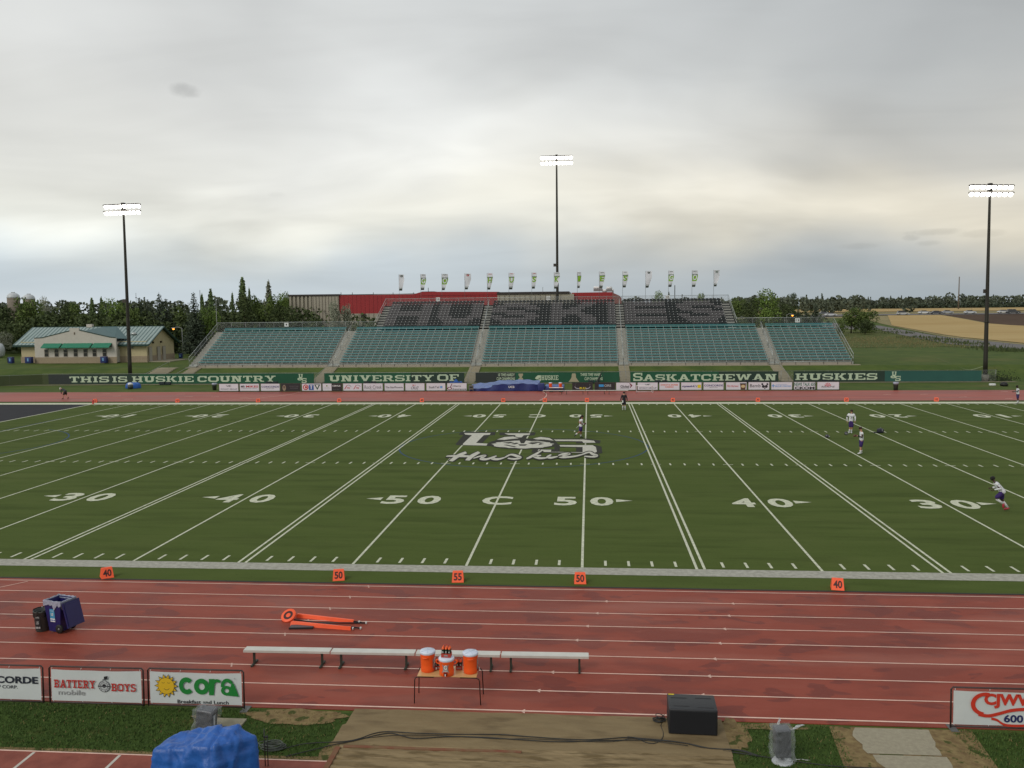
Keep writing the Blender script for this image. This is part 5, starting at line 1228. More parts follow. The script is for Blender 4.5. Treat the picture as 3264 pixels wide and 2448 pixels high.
g = MB(M_gb); g.lathe([(.20, .0), (.21, .02), (.25, .62), (.262, .63), (.262, .67), (.245, .67), (.22, .3), (.0001, .28)], 24); g.obj('body', t)
g = MB(M_bkb); rl = random.Random(8)
def lf(u, v):
    a = u*2*math.pi; r_ = .235+.05*v if v < .5 else .26+.012*math.sin(a*9)+.008*(v-.5); z = .45+.5*v if v < .5 else .70-(v-.5)*.34*(1+.35*math.sin(a*5+1)); return (r_*math.cos(a), r_*math.sin(a), z)
g.grid(lf, 40, 8); g.obj('liner', t)
g = MB(C('label_black', (30, 28, 30))); wrap(g, [(-.75, .10), (.0, .10), (.0, .56), (-.75, .56)], .235, MATS['label_black'], .012, 6)
for k in range(3): wrap(g, [(-.70+.23*k, .13), (-.52+.23*k, .13), (-.52+.23*k, .19), (-.70+.23*k, .19)], .236, C('label_grey', (170, 170, 168)), .014, 2)
curved(g, 'US', .25, -.55, -.2, .27, .37, C('label_grey', (170, 170, 168))); curved(g, 'LANDFILL', .255, -.65, -.1, .47, .52, MATS['label_grey']); g.obj('sticker', t)

# ================================================================== PA GEAR ON THE NEAR LAWN
M_spk = C('speaker_black', (34, 35, 38), rough=.45, bump=.3, bscale=200); M_spkg = C('speaker_grille', (16, 17, 22), rough=.8, bump=.4, bscale=400)
t = thing('subwoofer', 'large black subwoofer box standing on the pit cover', 'loudspeaker', (6.72, -13.30, .02), R(-2))
def rbox(mb, x0, x1, y0, y1, z0, z1, r, m):
    # box with chamfered edges
    bm = bmesh.new(); bmesh.ops.create_cube(bm, size=1)
    for v in bm.verts: v.co = Vector((x0+(x1-x0)*(v.co.x+.5), y0+(y1-y0)*(v.co.y+.5), z0+(z1-z0)*(v.co.z+.5)))
    bmesh.ops.bevel(bm, geom=bm.edges[:], offset=r, segments=3, profile=.5, affect='EDGES')
    b = len(mb.v); mb.v += [v.co.copy() for v in bm.verts]; bm.verts.index_update(); k = mb._m(m)
    for f in bm.faces: mb.f.append(tuple(b+v.index for v in f.verts)); mb.mi.append(k); mb.sm.append(True)
    bm.free()
g = MB(M_spk); rbox(g, 0, 1.14, 0, .86, 0, .62, .03, M_spk); g.obj('cabinet', t)
g = MB(M_spkg); g.box(.035, 1.105, -.012, .0, .03, .57); g.obj('grille', t)
for xa, ya in ((.08, .60), (.66, .62), (.12, .16), (.68, .12)): g = MB(C('speaker_recess', (18, 18, 20))); rbox(g, xa, xa+.38, ya, ya+.05, .613, .624, .005, MATS['speaker_recess']); g.obj('runner_slot', t)
g = MB(I_yl); g.box(.03, .17, .78, .82, .618, .626); g.obj('tape_strip', t)
for s in (-1,): g = MB(M_spkg); g.box(-.006, .01, .25, .55, .28, .36); g.obj('side_handle', t)
def coil(name, label, cx, cy, r, n, thick, m, sq=.75, seed=1, h=.12, tail=None, z0=.03):
    rr_ = random.Random(seed); t = thing(name, label, 'cable', (cx, cy, 0))
    pts = []
    for k in range(n*14+1):
        a = k/14*2*math.pi; lr = r*(1+.12*math.sin(a*.37+seed)+.08*math.sin(a*.13)); pts.append((lr*math.cos(a)+.03*math.sin(a*.21)*1.5, lr*sq*math.sin(a)+.03*math.cos(a*.17), z0+h*(k/(n*14))*(.6+.4*math.sin(a*.6))))
    g = MB(m)
    if tail: pts = [((q[0]-cx), (q[1]-cy), .02) for q in tail][::-1]+pts
    g.tube(smooth_path([Vector(q) for q in pts], 2), thick, 6); g.obj('cord', t)
M_cab = C('black_cable', (38, 38, 36), rough=.5); M_cabg = C('grey_green_cable', (78, 84, 76), rough=.55)
def f7p(x, y, z=0): p = U(1600+x/2.6976, 1900+y/2.6976, z); return (p.x, p.y, z)
def f6p(x, y, z=0): p = U(800+x/2.6976, 1900+y/2.6976, z); return (p.x, p.y, z)
c = f7p(1350, 1085); coil('cable_coil', 'coil of black cable lying against the subwoofer', c[0], c[1]+.03, .12, 7, .010, M_cab, .8, 3, .16, tail=[f7p(*q) for q in ((1365, 1120), (1385, 1170), (1385, 1215), (1355, 1255), (1300, 1275), (1230, 1262), (1160, 1230), (1080, 1215))])
c = f6p(190, 1310); coil('cable_coil', 'heap of grey cable on the grass beside the twin poles', c[0], c[1], .24, 10, .011, M_cabg, .62, 7, .16)
def cable(name, label, pts, th, m=M_cab): 
    P = smooth_path([Vector(p) for p in pts], 6); t = thing(name, label, 'cable', P[0]); g = MB(m); g.tube([p-P[0] for p in P], th, 6); g.obj('cord', t)
zz = .035
cable('long_cable', 'long black cable running across the pit cover, uppermost strand', [f6p(270, 1315, zz), f6p(430, 1275, zz), f6p(560, 1262, zz), f6p(800, 1250, zz), f6p(930, 1225, zz), f6p(1060, 1180, zz), f6p(1180, 1165, zz), f6p(1420, 1178, zz), f6p(1800, 1188, zz), f6p(2140, 1190, zz), f7p(260, 1210, zz), f7p(700, 1235, zz), f7p(1080, 1214, zz), f7p(1180, 1222, zz), f7p(1400, 1240, zz), f7p(1600, 1268, zz), f7p(1800, 1310, zz), f7p(2040, 1322, zz), f7p(2200, 1370, .02)], .012)
cable('long_cable', 'long black cable running across the pit cover, lower sagging strand', [f6p(300, 1378, zz), f6p(500, 1330, zz), f6p(700, 1280, zz), f6p(900, 1240, zz), f6p(1080, 1195, zz), f6p(1200, 1178, zz), f6p(1300, 1200, zz), f6p(1420, 1224, zz), f6p(1700, 1208, zz), f6p(2000, 1214, zz), f7p(160, 1235, zz), f7p(500, 1252, zz), f7p(900, 1240, zz), f7p(1300, 1240, zz), f7p(1560, 1262, zz), f7p(1740, 1302, zz), f7p(2040, 1330, zz), f7p(2200, 1378, .02)], .012)
cable('long_cable', 'thin black cable between the two heavier strands on the pit cover', [f6p(980, 1222, zz), f6p(1250, 1196, zz), f6p(1600, 1198, zz), f6p(2100, 1225, zz), f7p(300, 1228, zz), f7p(760, 1252, zz), f7p(1000, 1246, zz), f7p(1120, 1222, zz), f7p(1300, 1246, zz), f7p(1600, 1286, zz)], .008)
cable('long_cable', 'black cable crossing the bottom right corner over the concrete path', [f7p(1900, 1330, .02), (9.9, -14.5, .02), (10.6, -14.56, .02), (11.6, -14.6, .03), (12.9, -14.66, .03), (14.6, -14.7, .02)], .012)
cable('wire_scrap', 'thin white wire lying on the grass right of the bagged speaker', [(9.42, -14.28, .01), (9.5, -14.31, .02), (9.56, -14.27, .01), (9.65, -14.32, .02), (9.75, -14.30, .01)], .005, I_wh)
t = thing('speaker_stand_poles', 'pair of thin black vertical poles right of the blue tarpaulin', 'stand', (-2.33, -15.35, 0)); g = MB(M_cab)
g.tube([(-.03, 0, 0), (-.03, 0, .86)], .012, 6); g.obj('pole', t); g = MB(M_cab); g.tube([(.035, 0, 0), (.035, 0, .72)], .012, 6); g.box(-.05, .055, -.012, .012, .66, .69); g.obj('pole', t)

from mathutils import noise as NZ
# loudspeakers wrapped in plastic bags
M_plas = C('clear_plastic_bag', (226, 230, 234), rough=.22, spec=.8, alpha=.13); M_plas2 = C('bunched_plastic', (222, 226, 230), rough=.3, spec=.7, alpha=.6)
M_spb = C('wrapped_speaker_grey', (50, 51, 56), rough=.3, var=.3, vscale=6, bump=.6, bscale=12)
def bagged(name, label, x, y, z, w, h, d, tilt, turn, flap, top):
    t = thing(name, label, 'loudspeaker', (x, y, 0), turn, 'loudspeakers wrapped in plastic bags')
    T = Matrix.Rotation(tilt, 4, 'Y'); g = MB(M_spb); rbox(g, -w/2, w/2, -d/2, d/2, z, z+h, .035, M_spb); g.xf(T); g.obj('cabinet', t)
    g = MB(M_spkg); g.box(-w*.36, w*.36, -d/2-.006, -d/2+.002, z+h*.08, z+h*.92); g.xf(T); g.obj('grille', t)
    g = MB(M_plas); e = .045
    def f(u, v):
        a = 2*math.pi*u; c_, s_ = math.cos(a), math.sin(a); k = max(abs(c_), abs(s_)); cx = c_/k; cy = s_/k
        qn = Vector((c_*2.2+z*7, s_*2.2, v*4.5)); wr = .030*(1-2*abs(NZ.noise(qn)))+.014*(1-2*abs(NZ.noise(qn*2.7)))+.02*(1-v)**3-.015
        rx, ry = w/2+e+wr, d/2+e+wr; zz_ = z-.10+(h+.16)*v
        if v > .93: q = 1-(v-.93)/.07*.9; rx *= q; ry *= q
        if v < .06: rx *= .85; ry *= .85
        return (cx*rx, cy*ry, zz_)
    g.grid(f, 56, 26); g.xf(T); g.obj('plastic_bag', t)
    g = MB(M_plas2)
    for (x0, z0, x1, z1, ww) in flap:
        def ff(u, v): return (x0+(x1-x0)*v+(u-.5)*ww*.5*(1-v*.6), -.05+.03*math.sin(u*14+v*5)-.05*u, z0+(z1-z0)*v+(u-.5)*ww*(.4+.3*math.sin(v*3))*(1.3-v))
        g.grid(ff, 10, 6)
    g.obj('bag_flap', t)
    g = MB(M_cab); g.tube([(0, 0, 0), (0, 0, z)], .03, 8); g.lathe([(.24, 0), (.22, .03), (.03, .05)], 16, M_plas2); g.obj('stand', t)
    return t
bagged('wrapped_speaker', 'bagged loudspeaker standing on the grass left of the concrete path', 9.13, -14.38, .14, .34, .66, .30, R(-2), R(5), [(.20, .80, .42, .88, .2), (-.12, .9, -.10, 1.04, .1), (0.05, .08, .22, .0, .14)], 0)
bagged('wrapped_speaker', 'bagged loudspeaker standing behind the blue tarpaulin', -4.36, -13.95, .04, .42, .60, .30, R(6), R(-6), [(.20, .52, .32, .70, .22), (-.05, .62, .02, .74, .12), (.28, .5, .28, .22, .18)], 0)

# blue tarpaulin over a stack of gear
M_tarp = C('blue_tarpaulin', (36, 84, 158), rough=.36, c2=(48, 102, 182), vscale=4, bump=.5, bscale=16, spec=.4)
t = thing('tarpaulin_heap', 'blue tarpaulin draped over boxy gear at the bottom left', 'tarpaulin', (-3.1, -16.6, 0))
from mathutils import noise as NZ
bm = bmesh.new()
vv = [bm.verts.new(q) for q in [(-4.02, -16.98, 1.14), (-3.86, -16.50, 1.20), (-3.35, -16.42, 1.34), (-2.45, -16.50, 1.46), (-2.09, -16.56, 1.30), (-2.72, -17.12, 1.33), (-3.4, -17.05, 1.24),
     (-4.16, -17.15, 0), (-4.0, -16.3, 0), (-3.2, -16.15, 0), (-2.2, -16.15, 0), (-1.98, -16.7, 0), (-2.72, -17.45, 0), (-3.45, -17.3, 0)]]
for f in ([0, 6, 1], [1, 6, 2], [2, 6, 5, 3], [3, 5, 4], [0, 7, 13, 6], [6, 13, 12, 5], [5, 12, 11, 4], [4, 11, 10, 3], [3, 10, 9, 2], [2, 9, 8, 1], [1, 8, 7, 0]): bm.faces.new([vv[i] for i in f])
bmesh.ops.subdivide_edges(bm, edges=bm.edges[:], cuts=21, use_grid_fill=True); bmesh.ops.triangulate(bm, faces=[f for f in bm.faces if len(f.verts) > 4])
rc_ = random.Random(12); CR = [(Vector((rc_.gauss(0, 1), rc_.gauss(0, 1), rc_.gauss(0, .8))).normalized(), rc_.uniform(-.7, .7), rc_.choice((-1, 1, 1))) for _ in range(16)]
for _ in range(1): bmesh.ops.smooth_vert(bm, verts=[v for v in bm.verts if v.co.z > .02], factor=.5, use_axis_x=True, use_axis_y=True, use_axis_z=True)
bm.normal_update()
for v in bm.verts:
    p = v.co; r1 = 1-abs(NZ.noise(Vector((p.x*2.1, p.y*2.1, p.z*1.1))))*2; r2 = 1-abs(NZ.noise(Vector((p.x*4.5+5, p.y*4.5, p.z*2.4))))*2
    v.co = p+v.normal*(.05*r1+.016*r2+.03*math.sin(p.x*9+p.z*1.5)*max(0, 1-p.z)+.008*(1-2*abs(NZ.noise(Vector((p.x*7, p.y*7, p.z*5)))))+sum(.026*s_*math.exp(-abs(n_.dot(p-Vector((-3.1, -16.8, .8)))-c_)/.030) for n_, c_, s_ in CR)-.05*math.exp(-((p.x+2.78-.12*(1.3-p.z))/.035)**2)); v.co -= Vector((-3.1, -16.6, 0))
me = bpy.data.meshes.new('sheet'); bm.to_mesh(me); bm.free(); me.materials.append(M_tarp)
me.polygons.foreach_set('use_smooth', [True]*len(me.polygons)); o = bpy.data.objects.new('sheet', me); COL.objects.link(o); o.parent = t

# ================================================================== FAR SIDELINE GEAR
M_mat = C('blue_mat_cover', (70, 92, 152), rough=.35, c2=(92, 116, 172), vscale=1.3, bump=.5, bscale=5); M_matd = C('navy_mat_side', (34, 48, 108), rough=.5, var=.15, vscale=.8)
def matx(px): return V(px, 1240, 74.2).x
t = thing('high_jump_mat', 'large blue covered jumping mats behind the far track', 'crash mat', (matx(1500), 74.2, 0))
bx = matx(1500)
def mz(x):
    P = [(matx(1495)-bx, .62), (matx(1545)-bx, .82), (matx(1580)-bx, 1.02), (matx(1610)-bx, 1.14), (matx(1690)-bx, 1.16), (matx(1720)-bx, 1.05), (matx(1740)-bx, .88)]
    for (a, za), (b, zb) in zip(P, P[1:]):
        if x <= b: return za+(zb-za)*max(0, x-a)/(b-a)
    return P[-1][1]
x0, x1 = matx(1495)-bx, matx(1718)-bx
g = MB(M_mat)
def mf(u, v):
    x = x0+(x1-x0)*u; e = .25*(1 if u < .3 or u > .85 else .0); zt = mz(x); y = (v)*3.0; return (x, y+.1*math.sin(x*3), zt-.42*(1-v)*(1 if u < .33 else .6)+.04*math.sin(x*2.3+y*2)+.03*math.sin(x*5.1+y*3.3))
g.grid(mf, 50, 10); g.obj('cover', t)
g = MB(M_matd)
xs = [x0+(x1-x0)*i/40 for i in range(41)]
for a, b in zip(xs, xs[1:]):
    za = mf((a-x0)/(x1-x0), 0)[2]; zb = mf((b-x0)/(x1-x0), 0)[2]; g.poly([(a, -.01+.02*math.sin(a*3), .04), (b, -.01+.02*math.sin(b*3), .04), (b, .1*math.sin(b*3), zb), (a, .1*math.sin(a*3), za)])
    g.poly([(a, 3.1, .04), (b, 3.1, .04), (b, 3.0+.1*math.sin(b*3), mf((b-x0)/(x1-x0), 1)[2]), (a, 3.0+.1*math.sin(a*3), mf((a-x0)/(x1-x0), 1)[2])][::-1])
for xx, s in ((x0, 1), (x1, -1)): g.poly([(xx, 0, .04), (xx, 3.1, .04), (xx, 3.1, mf(0 if s > 0 else 1, 1)[2]), (xx, 0, mf(0 if s > 0 else 1, 0)[2])][::-s])
g.obj('side_panel', t)
g = MB(I_wh); text_into(g, 'UCS', (matx(1630.5)-bx, -.06, .52), .72, .26, I_wh, offset=.03); g.obj('lettering', t)
t = thing('mat_block', 'smaller blue mats stacked behind the far coolers', 'crash mat', (matx(1737), 74.0, 0)); w = matx(1798)-matx(1737)
g = MB(M_mat); rbox(g, 0, w, 0, 2.2, .02, .68, .08, M_mat); g.obj('mat', t); g = MB(M_matd); rbox(g, .1, w-.05, -.35, -.02, .02, .46, .05, M_matd); g.obj('mat', t); 
t = thing('gear_bag', 'navy bag leaning on the right end of the big mats', 'bag', (matx(1725), 73.7, 0)); g = MB(M_matd); rbox(g, -.4, .45, -.2, .35, .05, 1.0, .12, M_matd); g.obj('body', t)
t = thing('equipment_box', 'grey gadget box on a post beside the cherry board', 'box', (matx(1503), 73.9, 0)); g = MB(C('grey_box', (104, 104, 96))); g.box(-.28, .28, -.1, .1, .25, .78); g.box(-.2, .2, -.12, -.1, .42, .62, I_bk); g.box(-.25, -.2, -.05, .05, 0, .25); g.box(.2, .25, -.05, .05, 0, .25); g.obj('case', t)
t = thing('tarpaulin_heap', 'bright blue tarpaulin behind the cherry board', 'tarpaulin', (matx(1450), 75.6, 0)); g = MB(M_tarp); g.grid(lambda u, v: (-.9+1.8*u, .5*v, (.95+.35*math.sin(u*3.3)**2+.12*math.sin(u*17))*math.sin(math.pi*min(1, .5*v+.0+.5)) if v < .99 else .1), 24, 8); g.grid(lambda u, v: (-.9+1.8*u, -.02-.15*(1-v), v*(.95+.35*math.sin(u*3.3)**2+.12*math.sin(u*17))), 24, 6); g.obj('sheet', t)
t = thing('tarpaulin_heap', 'blue tarpaulin bundle beside the foot of the left mast', 'tarpaulin', (V(424, 1230, 80).x, 80, 0)); g = MB(M_tarp)
def hf(u, v): a = 2*math.pi*u; k = math.cos(v*math.pi/2)**.5; return (1.05*k*math.cos(a)*(1+.06*math.sin(a*7)), .6*k*math.sin(a), .74*math.sin(v*math.pi/2)**.6*(1+.05*math.sin(a*5)))
g.grid(hf, 30, 8); g.obj('sheet', t)
t = thing('sack', 'white topped grey sack in front of the blue tarpaulin bundle', 'bag', (V(421, 1240, 79).x, 78.6, 0)); g = MB(M_gb); g.lathe([(.32, 0), (.36, .3), (.33, .55)], 12); g.lathe([(.34, .55), (.3, .75), (.1, .84), (.0001, .85)], 12, I_wh); g.obj('body', t)
def smallbin(px, py, label, h=.9, r=.3, m=M_gb, bag=True, z=0.0, name='waste_bin', grp=None, Y=None):
    p = U(px, py, z) if Y is None else V(px, py, Y); zz_ = tz(p.y) if p.y > 87 else 0
    t = thing(name, label, 'bin', (p.x, p.y, zz_), 0, grp); g = MB(m); g.lathe([(r*.8, 0), (r, h*.85), (r*1.05, h*.87)], 12); g.obj('body', t)
    if bag: g = MB(M_bag); g.lathe([(r*1.02, h*.72), (r*1.12, h*.9), (r*.9, h), (r*.5, h*.92), (.0001, h*.85)], 12); g.obj('liner', t)
    return t
smallbin(684, 1243, 'grey bin with white liner left of the first advertising board'); 
t = smallbin(2855, 1243, 'bagged grey bin standing alone right of the advertising boards', .95); 
M_sbb = C('bin_blue', (28, 44, 100), rough=.45)
def bluebin(px, py, z, label, w=.75, d=.7, h=1.1, sticker=True):
    p = U(px, py, z); p.y = min(p.y, 105.9) if px < 500 else p.y; t = thing('recycling_bin', label, 'bin', (p.x, p.y, z), 0, 'blue bins beside the tan building'); g = MB(M_sbb); rbox(g, -w/2, w/2, -d/2, d/2, .05, h, .05, M_sbb); g.obj('body', t)
    if sticker: g = MB(C('label_pale_blue', (110, 160, 200))); g.box(-.12, .12, -d/2-.012, -d/2, h*.35, h*.8); g.obj('sticker', t)
bluebin(46, 1158, 1.85, 'bright blue bin at the left end of the tan building'); bluebin(120, 1156, 1.85, 'wide navy bin below the left end of the awnings', 1.1); bluebin(353, 1155, 1.85, 'navy bin at the right end of the gable wall', 1.0); bluebin(576, 1143, 1.9, 'blue bin on the grass between the building and the stand', .55, .5, .9)
t = thing('black_cart', 'small black cart left of the bright blue bin', 'cart', (*U(32, 1155, 1.85)[:2], 1.85)); g = MB(M_tyre); g.box(-.4, .3, -.2, .2, .35, .75); g.box(-.35, -.3, -.2, .2, 0, .35); g.box(.2, .25, -.2, .2, 0, .35); g.obj('frame', t)
t = thing('garbage_bag', 'small black bags heap beside the right mast', 'bag', (V(3205, 1232, 79).x, 79.4, 0)); g = MB(M_tyre); g.lathe([(.4, 0), (.5, .2), (.3, .45), (.05, .5)], 9); g.obj('body', t)
t = thing('white_box', 'small white box lying on the grass near the right mast', 'box', (V(3163, 1232, 80).x, 80, 0)); g = MB(I_wh); rbox(g, -.35, .35, -.2, .2, 0, .25, .06, I_wh); g.obj('body', t)
t = thing('bramble', 'dark scrubby plant growing at the fence end right of the mast', 'plant', (V(3195, 1215, 86).x, 86.5, 0)); g = MB(C('dark_leaf', (44, 56, 34), var=.2)); rr = random.Random(4)
for k in range(500):
    x, y, z = rr.gauss(0, 1.1), rr.gauss(0, .5), abs(rr.gauss(0, .5)); s = .09; a = rr.uniform(0, 3); g.poly([(x-s*math.cos(a), y, z), (x+s*math.cos(a), y+s*math.sin(a), z+.02), (x, y, z+s*1.6)])
g.obj('foliage', t)
# cooler pair on a cart in front of the small mats
t = thing('equipment_cart', 'cart with white shelf carrying two coolers on the far track edge', 'cart', (matx(1774), 72.9, 0)); g = MB(I_wh); g.box(-.85, .85, -.25, .25, .50, .58); g.obj('shelf', t)
for s in (-1, 1): g = MB(M_tyre); g.box(s*.6-.22, s*.6+.22, -.2, .2, .0, .50); g.obj('wheel_base', t)
for s, lb in ((-.68, 'left cooler of the pair in front of the blue mats'), (.52, 'right cooler of the pair in front of the blue mats')):
    c = thing('drink_cooler', lb, 'cooler', (matx(1774)+s, 72.9, .58), 0, 'far coolers'); g = MB(M_orgl); g.lathe([(.19, 0), (.2, .45), (.2, .5)], 14); g.obj('body', c); g = MB(M_lid); g.lathe([(.21, .48), (.21, .58), (.0001, .60)], 14); g.obj('lid', c)
# small training goal
t = thing('training_goal', 'small white tube goal in front of an advertising board', 'goal', (V(2055, 1250, 71.5).x, 71.6, 0)); g = MB(I_wh)
w, h = .98, .86
g.tube([(-w, 0, 0), (-w, 0, h), (w, 0, h), (w, 0, 0)], .05, 6); g.tube([(-w, 0, h), (-w+.06, .35, h), (-w+.1, .85, .05), (-w, 0, .05)], .03, 5); g.tube([(w, 0, h), (w-.06, .35, h), (w-.1, .85, .05), (w, 0, .05)], .03, 5); g.tube([(-w+.1, .85, .05), (w-.1, .85, .05)], .03, 5); g.obj('frame', t)
# tall closed dark parasol leaning behind the boards
t = thing('closed_parasol', 'folded dark parasol leaning over the champions banner', 'parasol', (V(1897, 1222, 78).x, 78.2, 0)); a, b = Vector((0, 0, 0)), Vector((.85, 0, 2.05)); g = MB(C('parasol_dark', (24, 34, 28))); g.tube([a.lerp(b, k) for k in (0, .12, .4, .7, .95, 1)], [.10, .16, .15, .11, .05, .02], 9); g.obj('canopy', t); g = MB(M_cab); g.tube([b, b+Vector((.12, 0, .28))], .025, 6); g.tube([(1.0, .1, 0), (1.05, .1, 2.0)], .02, 5); g.obj('pole', t)
for i, px in enumerate((527, 867, 1180, 1420, 1895, 2108, 2395, 2640)):
    p = V(px, 1222, 84.9); t = thing('ground_equipment', ['dark ground box below the middle of the leftmost banner', 'dark ground box below the last letters of the first banner', 'dark ground box at the left part of the second banner', 'dark ground box near the end of the second banner', 'dark ground box below the champions text', 'dark ground box behind the small goal area', 'dark ground box above the cup board', 'dark ground box below the rightmost lettering'][i], 'box', (p.x, 84.9, 0), 0, 'dark ground boxes along the foot of the fence')
    g = MB(C('dark_ground_box', (30, 42, 48))); g.box(-.85, -.1, -.2, .2, .12, .42); g.box(.1, .8, -.2, .2, .12, .40); g.box(-.8, .75, -.15, .15, 0.02, .12); g.obj('body', t)

# ================================================================== TAN CONCESSION BUILDING
M_stuc = C('cream_stucco', (192, 180, 144), rough=.9, var=.05, vscale=2, spec=.1, bump=.3, bscale=30); M_stucw = C('pale_stucco', (196, 190, 180), rough=.9, var=.04, vscale=2, spec=.1, bump=.3, bscale=30)
M_blk = C('split_stone_base', (150, 134, 112), rough=.95, c2=(166, 150, 126), vscale=5, bump=1, bscale=14); M_roofm = C('metal_roof_teal', (150, 166, 162), rough=.45, metal=.15, var=.05, vscale=.6); M_seam = C('roof_seam', (80, 104, 102), rough=.5); M_trim = C('dark_green_trim', (26, 60, 52), rough=.6)
M_awn = C('green_awning', (42, 124, 96), rough=.7, var=.04); M_wing = C('window_glass_dark', (44, 42, 42), rough=.15, spec=.8); M_wfr = C('window_frame_tan', (146, 138, 124)); M_door = C('door_grey', (172, 166, 152), rough=.6)
ZB = 1.9; BX0, BX1, BY0, BY1 = -91.1, -68.95, 108.3, 118.1
t = thing('concession_building', 'tan concession building with teal metal roof and green awnings behind the left bank', 'building', (BX0, BY0, ZB)); O_ = Vector((BX0, BY0, ZB))
def bob(g, nm, par=t): g.v = [p-O_ for p in g.v]; return g.obj(nm, par)
EV, RG = 5.35, 7.75; YM = (BY0+BY1)/2
g = MB(M_stuc); g.box(BX0, BX1, BY0, BY1, ZB-.1, EV); g.poly([(BX1, BY0, EV), (BX1, BY1, EV), (BX1, YM, RG-.12)], M_stuc); g.poly([(BX0, BY0, EV), (BX0, YM, RG-.12), (BX0, BY1, EV)], M_stuc); bob(g, 'wall')
g = MB(M_blk); g.box(BX0-.08, BX1+.1, BY0-.1, BY0, ZB-.1, 2.85); g.box(BX1, BX1+.1, BY0, BY1, ZB-.1, 2.85); bob(g, 'stone_base')
g = MB(M_roofm); ov = .75
def roofz(y): return RG-(RG-EV+.12)*abs(y-YM)/(YM-BY0)
ya, yb = BY0-ov, BY1+ov; za = roofz(ya); XE0, XE1 = BX0-1.0, BX1+.75
g.poly([(XE0, ya, za), (XE1, ya, za), (XE1, YM, RG), (XE0, YM, RG)]); g.poly([(XE0, YM, RG), (XE1, YM, RG), (XE1, yb, za), (XE0, yb, za)])
g.poly([(XE0, ya, za-.12), (XE0, YM, RG-.12), (XE1, YM, RG-.12), (XE1, ya, za-.12)], M_trim); g.poly([(XE0, YM, RG-.12), (XE0, yb, za-.12), (XE1, yb, za-.12), (XE1, YM, RG-.12)], M_trim)
rf = bob(g, 'roof')
g = MB(M_seam); x = XE0+.1
while x < XE1: 
    g.poly([(x, ya, za+.012), (x+.2, ya, za+.012), (x+.2, YM, RG+.012), (x, YM, RG+.012)]); x += .66
bob(g, 'roof_seam', rf)
g = MB(M_trim); g.box(XE0, XE1, ya-.03, ya, za-.30, za+.02); g.box(XE0, XE1, YM-.06, YM+.06, RG-.02, RG+.06)
for xx in (XE1, XE0):
    for y0_, y1_, z0_, z1_ in ((ya, YM, za, RG), (YM, yb, RG, za)): g.poly([(xx+.01, y0_, z0_-.28), (xx+.01, y1_, z1_-.28), (xx+.01, y1_, z1_+.04), (xx+.01, y0_, z0_+.04)]); 
bob(g, 'trim')
# false front with stepped gable
FX0, FX1, FYb = -87.55, -73.3, 106.6
prof = [(0, 0), (0, 4.12), (1.35, 4.17), (6.25, 5.28), (6.3, 5.78), (7.85, 5.78), (7.95, 5.38), (13.2, 4.18), (14.25, 4.1), (14.25, 0)]
g = MB(M_stucw); P = [(FX0+a, FYb, ZB+b) for a, b in prof]; g.poly(P[::-1]); g.poly([(a, FYb+.35, c) for a, b, c in P]); 
for i in range(len(P)): a, b = P[i], P[(i+1) % len(P)]; g.poly([a, b, (b[0], b[1]+.35, b[2]), (a[0], a[1]+.35, a[2])])
g.box(FX0, FX0+.3, FYb+.35, BY0, ZB, 5.3); g.box(FX1-.6, FX1-.3, FYb+.35, BY0, ZB, 5.3); gw = bob(g, 'gable_wall')
g = MB(M_trim)
for i in range(1, 8):
    if i in (3, 4, 5): continue
    a, b = P[i], P[i+1]; d = Vector(b)-Vector(a); g.poly([(a[0], a[1]-.06, a[2]-.02), (b[0], b[1]-.06, b[2]-.02), (b[0], b[1]-.06, b[2]+.10), (a[0], a[1]-.06, a[2]+.10)]); g.poly([(a[0], a[1]-.06, a[2]+.10), (b[0], b[1]-.06, b[2]+.10), (b[0], b[1]+.4, b[2]+.10), (a[0], a[1]+.4, a[2]+.10)])
bob(g, 'gable_coping')
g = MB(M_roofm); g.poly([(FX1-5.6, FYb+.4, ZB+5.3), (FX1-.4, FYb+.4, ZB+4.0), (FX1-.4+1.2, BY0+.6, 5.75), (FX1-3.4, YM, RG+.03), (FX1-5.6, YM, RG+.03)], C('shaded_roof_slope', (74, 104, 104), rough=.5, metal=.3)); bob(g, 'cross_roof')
g = MB(M_blk); g.box(FX0-.06, FX1+.06, FYb-.1, FYb, ZB-.1, 2.83); bob(g, 'stone_base')
for px, nm in ((905, 1),):
    g = MB(C('wall_lamp_bronze', (120, 100, 80))); c = V(px/3.814, 1010+200/3.814, FYb); g.box(c.x-.05, c.x+.05, FYb-.12, FYb, c.z-.2, c.z+.2); bob(g, 'wall_lamp')
for cx in (565, 688, 798, 920, 1040, 1150, 1272):
    x = V(cx/3.814, 1120, FYb).x; w_ = .30; z0_, z1_ = 2.98, 4.12
    g = MB(M_wfr); g.box(x-w_-.07, x+w_+.07, FYb-.05, FYb-.005, z0_-.07, z1_+.07); o = bob(g, 'window')
    g = MB(M_wing); g.box(x-w_, x+w_, FYb-.065, FYb-.052, z0_, z1_); o2 = bob(g, 'pane', o); g = MB(M_wfr); g.box(x-w_, x+w_, FYb-.08, FYb-.066, (z0_+z1_)/2-.03, (z0_+z1_)/2+.03); bob(g, 'sash_bar', o)
